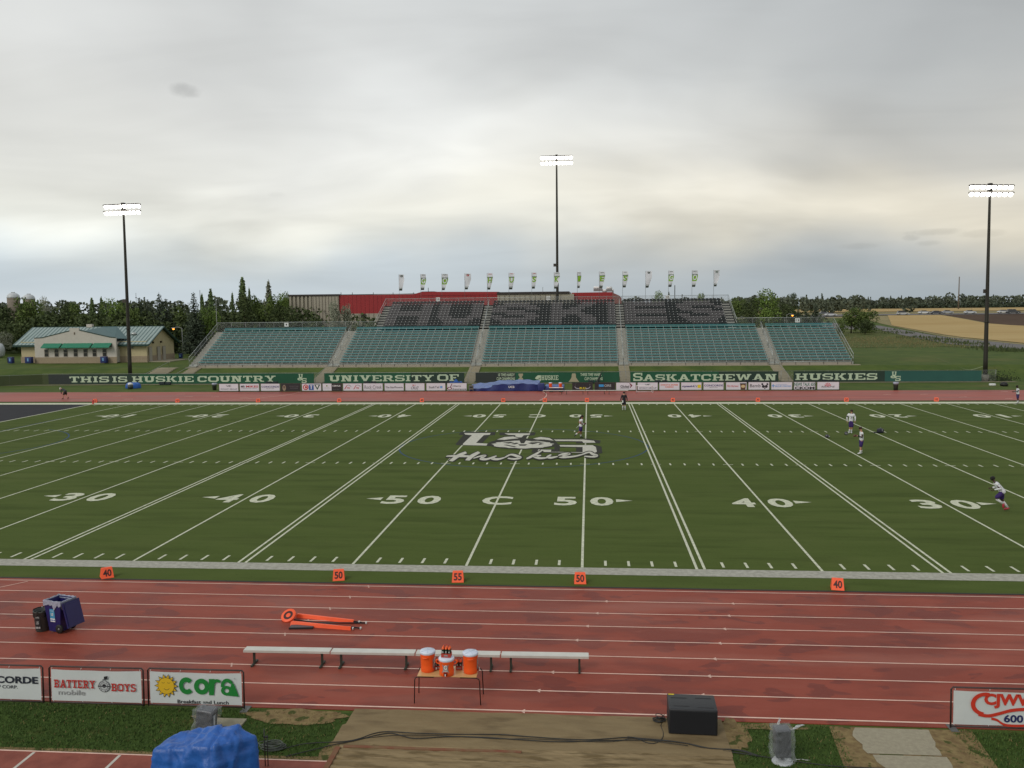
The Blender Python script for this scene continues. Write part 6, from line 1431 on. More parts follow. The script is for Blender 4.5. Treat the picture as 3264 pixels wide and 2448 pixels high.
for a, b in ((480, 715), (720, 1085), (1090, 1322)):
    xa, xb = V(a/3.814, 1100, FYb-1).x+.15, V(b/3.814, 1100, FYb-1).x; g = MB(M_awn); z1_, z0_ = 5.15, 4.52
    g.poly([(xa, FYb-1.0, z0_), (xb, FYb-1.0, z0_), (xb, FYb-.01, z1_), (xa, FYb-.01, z1_)]); g.poly([(xb, FYb-1.0, z0_), (xb, FYb-.01, z0_), (xb, FYb-.01, z1_)], M_trim); g.poly([(xa, FYb-1.0, z0_), (xa, FYb-.01, z1_), (xa, FYb-.01, z0_)], M_trim); g.poly([(xa, FYb-1, z0_-.14), (xb, FYb-1, z0_-.14), (xb, FYb-1, z0_), (xa, FYb-1, z0_)]); bob(g, 'awning')
for y0_, y1_, h in ((108.9, 109.8, 2.35), (111.8, 112.7, 2.3), (113.7, 114.6, 2.3)):
    g = MB(M_wfr); g.box(BX1+.1, BX1+.15, y0_-.1, y1_+.1, ZB, ZB+h+.1); o = bob(g, 'door_frame'); g = MB(M_door); g.box(BX1+.15, BX1+.18, y0_, y1_, ZB+.02, ZB+h); o = bob(g, 'door', o)
for y_ in (110.4, 113.2): g = MB(C('lamp_dark', (60, 50, 40))); g.box(BX1, BX1+.25, y_-.15, y_+.15, ZB+3.0, ZB+3.3); bob(g, 'wall_lamp')
g = MB(M_wing); g.box(-72.2, -71.2, BY0-.03, BY0-.005, 4.1, 4.9, C('vent_louver', (120, 118, 106))); bob(g, 'louvre')
g = MB(M_alu); c = V(1630/3.814, 1010+215/3.814, BY0+2.3); g.lathe([(.3, -.5), (.3, .0), (.55, .05), (.3, .35), (.0001, .4)], 12, c=c); bob(g, 'roof_vent', rf)
g = MB(M_alu); c = V(1095/3.814, 1010+130/3.814, YM); g.box(c.x-.5, c.x+.5, c.y-.3, c.y+.3, RG-.1, RG+.45, M_stucw); bob(g, 'roof_vent', rf)
g = MB(M_conc); g.box(BX1+.1, BX1+3.8, 108.6, 116, ZB-.1, ZB+.04); tag(g.obj('door_apron'), kind='structure')

# ================================================================== RED AND TAN HALL BEHIND THE STAND
M_rib = C('ribbed_tan_panel', (166, 159, 142), rough=.8, var=.04, vscale=.5); M_ribd = C('tan_panel_joint', (112, 102, 90)); M_redm = C('red_metal_cladding', (152, 34, 38), rough=.5, c2=(160, 40, 42), vscale=.4); M_redp = C('faded_red_panel', (178, 92, 84), rough=.5); M_para = C('dark_parapet', (54, 46, 42)); M_glr = C('pale_roof_strip', (150, 152, 152))
HY = 150.0
t = thing('sports_hall', 'large tan ribbed hall with red metal cladding behind the grandstand', 'building', (V(925, 1000, HY).x, HY, 2.0)); O_ = Vector(t.location)
def hx(px, Y=HY): return V(px, 960, Y).x
def hz(px, py, Y=HY): return V(px, py, Y).z
xa, xb, xc = hx(924), hx(995), hx(1062, 147)
g = MB(M_rib); g.box(xa, xb, HY, HY+60, 1.9, hz(930, 944)); 
x = xa
while x < xb-.3: g.box(x, x+.42, HY-.35, HY, 1.9, hz(930, 944)-.02); x += .86
bob(g, 'ribbed_wall', t)
g = MB(M_rib); g.box(xb, xc+.4, HY-.3, HY+40, 1.9, hz(1050, 942)); 
for k in range(9): x = xb+.2+(xc-xb)*k/8; g.box(x, x+.12, HY-.34, HY-.3, 1.9, hz(1050, 942)-.1, M_ribd)
bob(g, 'smooth_wall', t)
g = MB(M_para); g.box(xa-.1, xc+.5, HY-.45, HY+1, hz(1000, 943)-.05, hz(1000, 940)+.1); bob(g, 'parapet', t)
xr0, xr1 = hx(1050), hx(1588); z0_ = hz(1100, 1000); 
g = MB(M_redm)
def ztop(px): return hz(px, {0: 941}.get(0)+(930-941)*(px-1062)/(1588-1062))
pts = [(1050, 942), (1318, 938), (1345, 930), (1588, 930)]
for (a, ya_), (b, yb_) in zip(pts, pts[1:]): g.poly([(hx(a), HY, z0_), (hx(b), HY, z0_), (hx(b), HY, hz(b, yb_)), (hx(a), HY, hz(a, ya_))], M_redm); g.poly([(hx(a), HY, hz(a, ya_)), (hx(b), HY, hz(b, yb_)), (hx(b), HY+30, hz(b, yb_)), (hx(a), HY+30, hz(a, ya_))], M_para)
rd = bob(g, 'red_cladding', t)
g = MB(C('red_seam', (118, 28, 32))); x = hx(1070)
while x < hx(1580): g.box(x, x+.03, HY-.03, HY, z0_, hz(1100, 943)); x += .9
g.box(hx(1345), hx(1588), HY-.05, HY, hz(1400, 942), hz(1400, 941)); bob(g, 'cladding_seam', rd)
g = MB(M_rib); g.box(hx(1050), hx(1240), HY-.02, HY+2, 1.9, z0_); 
for k in range(11): x = hx(1065)+k*1.05; g.box(x, x+.14, HY-.05, HY-.02, 1.9, z0_-.05, M_ribd)
g.box(hx(1150), hx(1164), HY-.5, HY, z0_-.9, z0_, M_para); bob(g, 'lower_wall', t)
g = MB(M_glr); g.poly([(hx(1190, 160), 160, hz(1190, 941, 160)), (hx(1322, 160), 160, hz(1322, 939, 160)), (hx(1322, 160), 160, hz(1322, 934.5, 160)), (hx(1190, 160), 160, hz(1190, 939, 160))]); g.box(hx(1070, 165), hx(1370, 165), 165, 165.5, 8, hz(1300, 936, 165), M_para); g.box(hx(1345, 152), hx(1384, 152), 152, 156, 8, hz(1360, 929, 152), M_para); bob(g, 'roof_strip', t)
for px in (1087, 1123, 1190, 1253, 1318, 1392, 1470, 1520): g = MB(M_para); x = hx(px); g.box(x-.05, x+.05, HY+.1, HY+.2, hz(px, 944), hz(px, 932)); bob(g, 'roof_post', t)
g = MB(M_rib); g.box(hx(1588), hx(1830), HY-1.5, HY+20, 1.9, hz(1700, 938)); 
for k in range(13): x = hx(1594)+k*1.05; g.box(x, x+.12, HY-1.54, HY-1.5, 1.9, hz(1700, 938)-.2, M_ribd)
g.box(hx(1588)-.1, hx(1815), HY-1.7, HY+18, hz(1700, 938), hz(1700, 930.5), M_para); bob(g, 'centre_wall', t)
g = MB(M_redm); g.poly([(hx(1822), HY, 5), (hx(1952), HY, 5), (hx(1952), HY, hz(1950, 931)), (hx(1822), HY, hz(1822, 933))]); g.poly([(hx(1822), HY, hz(1822, 933)), (hx(1952), HY, hz(1950, 931)), (hx(1952), HY+14, hz(1950, 931)), (hx(1822), HY+14, hz(1822, 933))]); 
g.poly([(hx(1948), HY-.02, hz(1948, 931)), (hx(1950), HY-.02, 5), (hx(1985), HY+6, 5), (hx(1985), HY+6, hz(1980, 950)), (hx(1976), HY+4, hz(1976, 941))], M_redp); g.poly([(hx(1985), HY+6, 5), (hx(1985), HY+14, 5), (hx(1948), HY+14, hz(1948, 931)), (hx(1985), HY+6, hz(1980, 950))], M_redp); bob(g, 'red_wing', t)
for i, (a, b, py) in enumerate(((1892, 1920, 917), (1933, 1951, 918), (1920, 1935, 926), (1951, 1956, 925))):
    g = MB(M_alu); z_ = hz(a, py, 153); g.tube([(hx(a, 153), 153, z_), (hx(b, 153), 153, z_)], .28, 10, I_wh); g.box(hx(a, 153), hx(b, 153), 152.6, 153.4, z_-.75, z_-.3, C('unit_grey', (128, 128, 126))); bob(g, 'roof_duct', t)

# ================================================================== SILOS, POLES, LAMPS, CARS
M_silo = C('silo_concrete', (132, 122, 110), rough=.9, var=.08, vscale=.2); M_dome = C('silo_dome_white', (196, 200, 202), rough=.4, var=.04, vscale=.3)
for px, py, r, lb in ((41.5, 933, 2.62, 'left pale domed grain silo above the trees'), (91.5, 938, 2.5, 'right white domed grain silo partly behind a tree')):
    Yp = 345; p = V(px, py, Yp); t = thing('grain_silo', lb, 'silo', (p.x, Yp, 5.9), 0, 'domed grain silos'); zt = p.z-5.9
    g = MB(M_silo); g.lathe([(r, 0), (r, zt-2.2)], 28)
    for k in range(10): g.lathe([(r+.03, k*1.15+.3), (r+.03, k*1.15+.4)], 28)
    g.obj('barrel', t); g = MB(M_dome); g.lathe([(r+.08, zt-2.3), (r+.08, zt-2.1), (r*.97, zt-1.4), (r*.82, zt-.75), (r*.55, zt-.25), (r*.2, zt-.02), (.0001, zt)], 28); g.box(-.8, .8, -.2, .2, zt-.1, zt+.25, M_galv); g.obj('dome', t)
def pole(name, px, py_top, Yp, r, label, cat='pole', arms=0, m=M_pole, zb=None, lamp=False):
    p = V(px, py_top, Yp); zb = tz(Yp) if zb is None else zb; t = thing(name, label, cat, (p.x, Yp, zb)); g = MB(m); g.tube([(0, 0, 0), (0, 0, p.z-zb)], [r, r*.7], 8); g.obj('shaft', t)
    for k in range(arms): g = MB(m); g.box(-r*4, r*4, -r*.4, r*.4, p.z-zb-1.2-1.5*k, p.z-zb-1.05-1.5*k); g.obj('crossarm', t)
    return t, p
M_upole = C('weathered_wood_pole', (112, 104, 96)); 
pole('utility_pole', 3058, 882, 560, .45, 'tall pale utility pole standing beyond the wheat fields', 'utility pole', 0, M_upole)
for k in range(4): pole('field_post', (2780, 2931, 3098, 2933)[k], (984, 990, 978, 992)[k], (440, 352, 372, 360)[k], .07, ['thin post beyond the round bushes at the far field', 'short post beside the highway between the two left cars', 'thin post in front of the middle cars on the highway', 'short post beside the highway near the white car'][k], 'post', 0, M_upole)
pole('thin_mast', 2151, 909, 120.5, .09, 'thin dark mast rising behind the right upper seats', 'mast'); pole('thin_mast', 637, 925, 150, .07, 'thin mast rising above the narrow poplar on the left', 'mast', 'x' == 'y'); pole('thin_mast', 688, 951, 107.5, .035, 'thin pale rod at the left top corner of the grandstand', 'mast', 0, M_galv); pole('thin_mast', 433, 934, 175, .06, 'short mast with small crossarm above the left spruces', 'mast', 1)
pole('thin_mast', 1365, 917, 165, .09, 'short dark rod on the hall roof behind the flags', 'mast', 0, M_pole, 8); pole('thin_mast', 1730, 915, 168, .07, 'faint antenna behind the flags above the hall roof', 'mast', 0, M_galv, 8)
M_sod = C('sodium_glow', (255, 150, 50), emit=3)
for px, py, Yp, dx, lb in ((553, 1049, 122, 1.6, 'street lamp glowing orange in the dark spruces on the left'), (2526, 1006, 135, -1.0, 'street lamp glowing orange above the right end of the grandstand')):
    p = V(px, py, Yp); t = thing('street_lamp', lb, 'street lamp', (p.x+dx, Yp, tz(Yp)), 0, 'lit orange street lamps'); h = p.z-tz(Yp); g = MB(M_galv); g.tube([(0, 0, 0), (0, 0, h+.2), (-dx*.5, 0, h+.38), (-dx, 0, h+.25)], .05, 6); g.obj('post', t); g = MB(M_galv); g.box(-dx-.3, -dx+.3, -.15, .15, h+.12, h+.3); g.obj('housing', t)
    g = MB(M_sod); g.lathe([(.05, -.13), (.17, -.04), (.18, .07), (.08, .09)], 10, c=(-dx, 0, h)); g.obj('lamp', t)
def car(px, py, Yp, col, label, L=4.7, suv=False, rz=0.0):
    p = V(px, py, Yp); t = thing('parked_car' if False else 'car', label, 'car', (p.x, Yp, tz(Yp)+.24), rz, 'cars on the far highway'); m = C('car_paint_'+str(col[0])+str(col[2]), col, rough=.25, spec=.6, coat=.5); hr = 1.75 if suv else 1.42
    sec = [(-.5, .45, .62, .62), (-.47, .3, .86, .86), (-.30, .28, .95, .95), (-.2, .28, .96, 1.0), (.0, .28, .96, 1.0), (.2, .28, .95, 1.0), (.32, .28, .92, .94), (.47, .3, .74, .74), (.5, .42, .6, .6)]
    g = MB(m); w = .88
    for (a, z0, z1, _), (b, y0, y1, _) in zip(sec, sec[1:]):
        for s in (-1, 1): g.poly([(a*L, s*w, z0), (b*L, s*w, y0), (b*L, s*w*.95, y1), (a*L, s*w*.95, z1)][::-s])
        g.poly([(a*L, -w*.95, z1), (b*L, -w*.95, y1), (b*L, w*.95, y1), (a*L, w*.95, z1)], m, True)
    for e in (0, -1): a, z0, z1, _ = sec[e]; g.poly([(a*L, -w, z0), (a*L, w, z0), (a*L, w*.95, z1), (a*L, -w*.95, z1)])
    x0, x1, x2, x3 = (-.46, -.42, .08, .24) if suv else (-.36, -.24, .10, .27)
    g.poly([(x1*L, -w*.75, hr), (x2*L, -w*.75, hr), (x2*L, w*.75, hr), (x1*L, w*.75, hr)]); g.obj('body', t)
    g = MB(M_wing)
    for s in (-1, 1): g.poly([(x0*L, s*w*.93, .95), (x3*L, s*w*.93, .93), (x2*L, s*w*.755, hr-.02), (x1*L, s*w*.755, hr-.02)][::-s])
    g.poly([(x3*L, -w*.93, .93), (x3*L, w*.93, .93), (x2*L, w*.75, hr-.01), (x2*L, -w*.75, hr-.01)]); g.poly([(x0*L, w*.93, .95), (x0*L, -w*.93, .95), (x1*L, -w*.75, hr-.01), (x1*L, w*.75, hr-.01)]); g.obj('glass', t)
    for xx in (-.31, .31):
        for s in (-1, 1): g = MB(M_tyre); g.lathe([(.33, -.11), (.33, .11)], 14); g.lathe([(.18, -.12), (.18, .12)], 10, M_alu); g.xf(Matrix.Translation((xx*L, s*.78, .33)) @ Matrix.Rotation(R(90), 4, 'X')); g.obj('wheel', t)
for a in ((2878, 1003, 336.5, (170, 174, 176), 'silver estate car, first on the highway right of the round bushes', 4.7, True), (2946, 998, 345, (214, 214, 212), 'white car just left of the dark blue car', 4.6), (2985, 1000, 341, (52, 58, 72), 'dark blue car following the white car', 4.8), (3020, 998, 347, (160, 164, 168), 'pale grey car right behind the dark blue car', 4.5), (3092, 996, 343, (196, 200, 204), 'light car on its own between the pole and the right mast', 4.5),
          (3199, 995, 344, (212, 212, 210), 'white car near the right edge of the photo', 4.6), (3230, 996, 341, (44, 50, 56), 'dark car nearest the right edge of the photo', 5.2, True), (2648, 1006, 333, (190, 192, 194), 'silver car visible just above the right end of the grandstand', 4.6), (2626, 1007, 345, (84, 88, 92), 'grey car ahead of the silver one above the grandstand end', 4.4)): car(*a)
t = thing('white_tank', 'white rounded tank at the far left edge behind the lawn', 'tank', (V(-6, 1130, 125).x, 125, 1.9)); g = MB(M_dome); g.lathe([(.6, 0), (1.15, .4), (1.2, 1.8), (.8, 2.6), (.0001, 2.8)], 16); g.obj('shell', t)

# ================================================================== TREES
def leafmat(name, c, c2, c3=None):
    m = mat(name, c, .85, c2=c2, vscale=.9, det=3, lo=.38, hi=.62, spec=.12)
    nt = m.node_tree; N = nt.nodes; L = nt.links; g_ = N.new('ShaderNodeNewGeometry')
    p = N['Principled BSDF']; mx = N.new('ShaderNodeHueSaturation'); mr = N.new('ShaderNodeMapRange'); mr.inputs['To Min'].default_value = .82; mr.inputs['To Max'].default_value = 1.2; L.new(g_.outputs['Random Per Island'], mr.inputs[0]); L.new(mr.outputs[0], mx.inputs['Value']); L.new(p.inputs['Base Color'].links[0].from_socket, mx.inputs['Color']); L.new(mx.outputs[0], p.inputs['Base Color'])
    return m
LF = {'dark': leafmat('leaf_dark', (66, 78, 50), (84, 94, 58)), 'mid': leafmat('leaf_mid', (88, 106, 58), (108, 122, 68)), 'bright': leafmat('leaf_bright', (98, 122, 58), (120, 138, 72)), 'spruce': leafmat('needle_spruce', (66, 76, 64), (84, 94, 76)),
      'silver': leafmat('leaf_silver', (134, 138, 120), (156, 158, 138)), 'pop': leafmat('leaf_poplar', (96, 114, 76), (114, 130, 86)), 'far': leafmat('leaf_far', (88, 96, 82), (104, 110, 90))}
M_bark = C('bark', (74, 66, 54), rough=.95, var=.2, vscale=3)
def leafquad(g, c, s, rr):
    n = Vector((rr.gauss(0, 1), rr.gauss(0, 1), rr.gauss(0, 1)+.6)).normalized(); x = n.orthogonal().normalized(); y = n.cross(x); a = rr.uniform(0, 3.1); x, y = x*math.cos(a)+y*math.sin(a), y*math.cos(a)-x*math.sin(a)
    g.poly([c-x*s-y*s*.4, c+x*s*.2-y*s*.8, c+x*s+y*s*.3, c-x*s*.1+y*s*.8])
def crown_round(h, w, m, seed, n=2600, s=.2, low=.12, lumps=16):
    rr = random.Random(seed); g = MB(m); L_ = []
    for i in range(lumps):
        z = h*(low+.10+(.82-low)*rr.random()**.8); f = math.sin(math.pi*min(.97, max(.12, (z/h-low)/(1-low)*.92+.06)))**.6; a = rr.uniform(0, 6.28); d = w*.5*f*rr.uniform(.2, .78); L_.append((Vector((d*math.cos(a), d*math.sin(a), z)), w*rr.uniform(.14, .24)))
    for i in range(n):
        c, r = L_[rr.randrange(lumps)]; v = Vector((rr.gauss(0, 1), rr.gauss(0, 1), rr.gauss(0, 1))).normalized(); leafquad(g, c+v*r*(rr.uniform(.6, 1.06))*Vector((1, 1, .85)).x, s*rr.uniform(.6, 1.3), rr)
    return g
def crown_poplar(h, w, m, seed, n=2400, s=.15):
    rr = random.Random(seed); g = MB(m); K = 9; A = [(rr.uniform(0, 6.28), rr.uniform(.5, 1)) for _ in range(K)]
    for i in range(n):
        u_ = rr.random()**.85; z = h*(.06+.93*u_); f = min(1, u_/.22)*(1-u_)**.62+.03; a = rr.uniform(0, 6.28); lump = .62+.38*math.sin(3*a+z*1.9+A[0][0])*math.sin(z*2.7+A[1][0]+a); d = w*.56*f*lump*rr.random()**.35; leafquad(g, Vector((d*math.cos(a)+rr.gauss(0, .06), d*math.sin(a)+rr.gauss(0, .06), z+rr.gauss(0, .12))), s*rr.uniform(.6, 1.3), rr)
    return g
def crown_spruce(h, w, m, seed, s=.17):
    rr = random.Random(seed); g = MB(m); z = h*.08
    while z < h*.97:
        f = 1-(z/h); rad = w*.5*(f**.85)*rr.uniform(.8, 1.12)+.1; nb = max(6, int(18*f+5)); off = rr.uniform(0, 6.28)
        for b in range(nb):
            a = off+6.28*b/nb+rr.gauss(0, .15); L_ = rad*rr.uniform(.75, 1.1); kk = max(3, int(L_/.13))
            for j in range(kk):
                t_ = (j+.7)/kk; d = L_*t_; zz_ = z-d*.32+.18*L_*t_*t_+rr.gauss(0, .05); c = Vector((d*math.cos(a)+rr.gauss(0, .07), d*math.sin(a)+rr.gauss(0, .07), zz_)); leafquad(g, c, s*rr.uniform(.6, 1.15)*(.7+.4*f), rr)
        z += h*.024+.04*rr.random()
    leafquad(g, Vector((0, 0, h*.985)), s*.5, rr); return g
def trunkm(h, w, seed, limbs=5, top=.8):
    rr = random.Random(seed); g = MB(M_bark); r = .022*h; g.tube([(0, 0, 0), (.02*h, 0, h*.3), (0, .01*h, h*.6), (0, 0, h*top)], [r, r*.7, r*.45, r*.12], 7)
    for k in range(limbs): a = rr.uniform(0, 6.28); z = h*rr.uniform(.2, .5); e = Vector((w*.36*math.cos(a), w*.36*math.sin(a), z+h*.25)); g.tube([(0, 0, z), e*.5+Vector((0, 0, z*.5)), e], [r*.4, r*.25, r*.07], 5)
    return g
PROTO = {}
def make_tree(kind, leaf, seed):
    H, Wd = 10.0, {'round': 8.0, 'poplar': 3.4, 'spruce': 4.6, 'bush': 8.0}[kind]
    if kind == 'round': c = crown_round(H, Wd, LF[leaf], seed)
    elif kind == 'bush': c = crown_round(H, Wd, LF[leaf], seed, 2600, .22, .0, 20)
    elif kind == 'poplar': c = crown_poplar(H, Wd, LF[leaf], seed)
    else: c = crown_spruce(H, Wd, LF[leaf], seed)
    nm = {'round': 'leafy_tree', 'poplar': 'poplar_tree', 'spruce': 'spruce_tree', 'bush': 'bushy_tree'}[kind]
    t = bpy.data.objects.new(nm, None); COL.objects.link(t); c.obj('crown', t); trunkm(H, Wd, seed, 6 if kind in ('round', 'bush') else 0, .93 if kind == 'spruce' else .8).obj('trunk', t); return t
def tree(kind, leaf, px, py, Yp, wpx, label, var=0, grp='trees behind the grandstand and the tan building'):
    key = (kind, leaf, var); p = V(px, py, Yp); zb = tz(Yp)-.1; H = p.z-zb; D = (p-CAM).dot(fw); wd = wpx*D/FPX; base = {'round': 8.0, 'poplar': 3.4, 'spruce': 4.6, 'bush': 8.0}[kind]
    if key not in PROTO: PROTO[key] = make_tree(kind, leaf, 7+var*13+len(leaf)); t = PROTO[key]
    else:
        src = PROTO[key]; t = src.copy(); COL.objects.link(t)
        for ch in src.children: c = ch.copy(); COL.objects.link(c); c.parent = t
    t.location = (p.x, Yp, zb); t.rotation_euler = (0, 0, (px*7.3) % 6.28); t.scale = (wd/base, wd/base, H/10.0); t['label'] = label; t['category'] = 'tree'; t['group'] = grp
TR = [('round', 'dark', 8, 984, 150, 110, 'dark tree at the far left edge of the photo', 0), ('round', 'silver', 8, 1062, 131, 60, 'pale shrubby tree at the left edge below the silos', 0), ('round', 'mid', 88, 951, 140, 120, 'big ash tree rising in front of the two silos', 1), ('round', 'silver', 142, 958, 152, 52, 'pale leafed tree right of the silos', 0),
      ('round', 'dark', 170, 985, 148, 120, 'dark broad tree behind the left end of the teal roof', 1), ('round', 'dark', 215, 975, 170, 80, 'dark low crowned tree behind the gable wall', 0), ('round', 'mid', 250, 972, 150, 80, 'green tree above the stepped gable', 0), ('poplar', 'pop', 292, 951, 146, 44, 'poplar above the roof, left one of a pair', 0), ('poplar', 'pop', 322, 950, 149, 40, 'poplar above the roof, right one of a pair', 1),
      ('round', 'bright', 352, 962, 147, 70, 'bright green tree just left of the left mast', 0), ('round', 'bright', 385, 968, 145, 60, 'bright green tree right behind the left mast', 1), ('round', 'mid', 420, 978, 139, 70, 'green tree below the short mast with a crossarm', 1), ('spruce', 'spruce', 443, 944, 150, 70, 'spruce, first right of the left mast', 0), ('spruce', 'spruce', 470, 949, 153, 61, 'spruce standing close behind the first spruce', 1),
      ('spruce', 'spruce', 506, 929, 142, 86, 'tall thin topped spruce beside a fuller one', 0), ('spruce', 'spruce', 528, 948, 140, 103, 'full dark spruce above the orange street lamp', 1), ('round', 'mid', 568, 982, 160, 60, 'low green tree between the spruce groups', 0), ('spruce', 'spruce', 616, 929, 128, 106, 'tallest spruce left of the grandstand', 1), ('poplar', 'pop', 643, 940, 134, 40, 'narrow poplar right beside the tallest spruce', 1),
      ('poplar', 'pop', 671, 923, 132, 46, 'poplar above the left top corner of the grandstand', 0), ('round', 'bright', 660, 990, 131, 90, 'bright bush behind the left corner of the seats', 0), ('round', 'dark', 715, 985, 240, 90, 'dark distant tree in the gap between poplars', 1), ('poplar', 'pop', 740, 936, 142, 36, 'small poplar at the left of the tallest poplar', 1), ('poplar', 'pop', 772, 886, 138, 66, 'tallest poplar of the left trees', 0), ('poplar', 'pop', 794, 921, 146, 30, 'thin poplar right of the tallest poplar', 1),
      ('round', 'dark', 778, 948, 133, 100, 'dark round tree below the tallest poplar', 0), ('round', 'mid', 815, 945, 141, 60, 'green tree between the two tall poplars', 1), ('poplar', 'silver', 855, 896, 144, 52, 'grey green poplar left of the ribbed hall', 0), ('round', 'mid', 850, 950, 136, 90, 'green tree below the grey green poplar', 0), ('round', 'bright', 892, 942, 146, 62, 'bright green tree beside the ribbed hall', 1), ('round', 'mid', 920, 939, 170, 50, 'green tree just behind the corner of the ribbed hall', 0),
      ('round', 'dark', 900, 965, 134, 90, 'low dark tree at the foot of the ribbed hall', 1), ('bush', 'silver', 1065, 968, 125, 62, 'silver leafed tree in front of the smooth tan wall', 0), ('bush', 'silver', 1100, 978, 127, 52, 'smaller silver leafed tree in front of the red cladding', 1), ('bush', 'dark', 1010, 1022, 124, 30, 'small dark bush top behind the back railing', 0),
      ('round', 'bright', 2096, 938, 190, 62, 'green tree top behind the rail number 112 sign', 0), ('round', 'bright', 2237, 940, 190, 42, 'small green tree top left of the right upper stairs', 1), ('round', 'mid', 2352, 951, 210, 70, 'green tree right of the upper stairs', 1), ('round', 'bright', 2440, 931, 200, 105, 'large green tree right of the upper seats', 0), ('round', 'dark', 2395, 957, 190, 70, 'dark tree left of the large green tree', 0),
      ('spruce', 'spruce', 2545, 978, 205, 47, 'small spruce above the right number sign', 0), ('spruce', 'spruce', 2570, 986, 203, 42, 'smallest spruce near the orange lamp', 1), ('spruce', 'spruce', 2600, 965, 200, 64, 'dark spruce at the right end of the back railing', 0), ('round', 'dark', 2500, 962, 215, 80, 'dark tree behind the orange street lamp', 1), ('round', 'dark', 2525, 938, 420, 46, 'round topped distant tree above the right lamp', 0),
      ('bush', 'mid', 2714, 984, 214, 88, 'left round bushy tree beyond the right end of the stand', 0), ('bush', 'mid', 2764, 988, 216, 92, 'right round bushy tree beside the wheat field', 1), ('bush', 'dark', 2758, 1015, 205, 56, 'low dark bush in front of the right bushy tree', 1), ('bush', 'mid', 2680, 1020, 200, 34, 'small bush left of the two round bushy trees', 0)]
for a in TR: tree(*a)
# far tree belts along the horizon, one mass each
def belt(name, label, x0, x1, y0, y1, n, hmin, hmax, leaf, seed, per=110, s=.9, spr=.3):
    rr = random.Random(seed); g = MB(LF[leaf])
    for _ in range(n):
        x = rr.uniform(x0, x1); y = rr.uniform(y0, y1); h = rr.uniform(hmin, hmax)*(1.25 if rr.random() < .12 else 1); w = h*rr.uniform(.5, 1.1); z = tz(y); sp = rr.random() < spr
        for k in range(per):
            if sp: q = rr.random(); a = rr.uniform(0, 6.28); d = w*.3*(1-q)*rr.random()**.5; c = Vector((x+d*math.cos(a), y+d*math.sin(a), z+h*1.12*q))
            else:
                v = Vector((rr.gauss(0, 1), rr.gauss(0, 1), rr.gauss(0, 1))).normalized(); c = Vector((x+v.x*w*.55, y+v.y*w*.5, z+h*.55+v.z*h*.45))
            leafquad(g, c, s*rr.uniform(.6, 1.2)*(.55 if sp else 1), rr)
    return tag(g.obj(name), label, 'trees', None, 'stuff')
belt('far_tree_belt', 'long dark belt of trees along the horizon on the right', 150, 520, 655, 720, 330, 5.5, 9.5, 'far', 1, 130)
belt('far_hedge', 'low dark hedge in front of the far tree belt', 130, 520, 645, 652, 260, 2.5, 3.4, 'spruce', 2, 60, .8, 0)
belt('far_left_woods', 'dark distant woods behind the left trees', -330, -40, 330, 420, 150, 7, 10, 'far', 3, 130)
belt('far_mid_woods', 'distant woods seen beside the large green tree', 20, 160, 380, 560, 120, 5, 8.5, 'far', 4, 120)
belt('understorey', 'dark undergrowth filling the space below the left trees', -140, -38, 133, 156, 230, 4.5, 8.2, 'dark', 5, 190, .34, 0)
belt('understorey_behind_stand', 'undergrowth below the trees right of the upper seats', 20, 66, 205, 225, 60, 3.0, 6.5, 'dark', 6, 130, .4, 0)
tufts('roadside_weeds', 'tall weeds along the service road', [(U(2700+x/3.922, 940+y/3.922, 2.1).x, U(2700+x/3.922, 940+y/3.922, 2.1).y, 2.0, 1.2) for x, y in ((440, 470), (580, 490), (700, 500), (850, 540), (950, 545), (1100, 560), (1180, 570), (1300, 590), (1400, 600), (1560, 615), (1700, 650), (1850, 670), (2000, 690), (2120, 690), (2150, 680))], LF['dark'], .6, 60, 3)
tufts('meadow_weeds', 'dry tufts in the rough meadow', [(60+i*1.2, 146+(i*37 % 40), 5, 6) for i in range(18)], mat('dry_stalks', (120, 114, 76), .95, var=.2), .35, 130, 5)

# ================================================================== PEOPLE
def skin(chains, name='b', grow=1.18):
    """chains: list of [(co, radius), ...]; chain starts that coincide with an earlier joint are welded; first vertex is the root"""
    vs, rs, es = [], [], []
    def vid(co, r):
        for i, q in enumerate(vs):
            if (Vector(q)-Vector(co)).length < 1e-4: return i
        vs.append(tuple(co)); rs.append(r); return len(vs)-1
    for ch in chains:
        prev = None
        for co, r in ch:
            i = vid(co, r)
            if prev is not None and prev != i: es.append((prev, i))
            prev = i
    me = bpy.data.meshes.new(name); me.from_pydata(vs, es, []); o = bpy.data.objects.new(name, me); COL.objects.link(o)
    md = o.modifiers.new('s', 'SKIN'); md.use_smooth_shade = True; md.branch_smoothing = .6
    for i, sv in enumerate(me.skin_vertices[0].data): r = rs[i]; r = (r, r) if isinstance(r, (int, float)) else r; r = (r[0]*grow, r[1]*grow); sv.radius = (r, r) if isinstance(r, (int, float)) else r; sv.use_root = (i == 0)
    o.modifiers.new('d', 'SUBSURF').levels = 1
    dg = bpy.context.evaluated_depsgraph_get(); m2 = bpy.data.meshes.new_from_object(o.evaluated_get(dg))
    bpy.data.objects.remove(o); bpy.data.meshes.remove(me); return m2
def mesh_into(mb, me, m):
    b = len(mb.v); k = mb._m(m); mb.v += [v.co.copy() for v in me.vertices]
    for f in me.polygons: mb.f.append(tuple(b+i for i in f.vertices)); mb.mi.append(k); mb.sm.append(True)
    bpy.data.meshes.remove(me)
I_brow = C('dark_feature', (30, 22, 18))
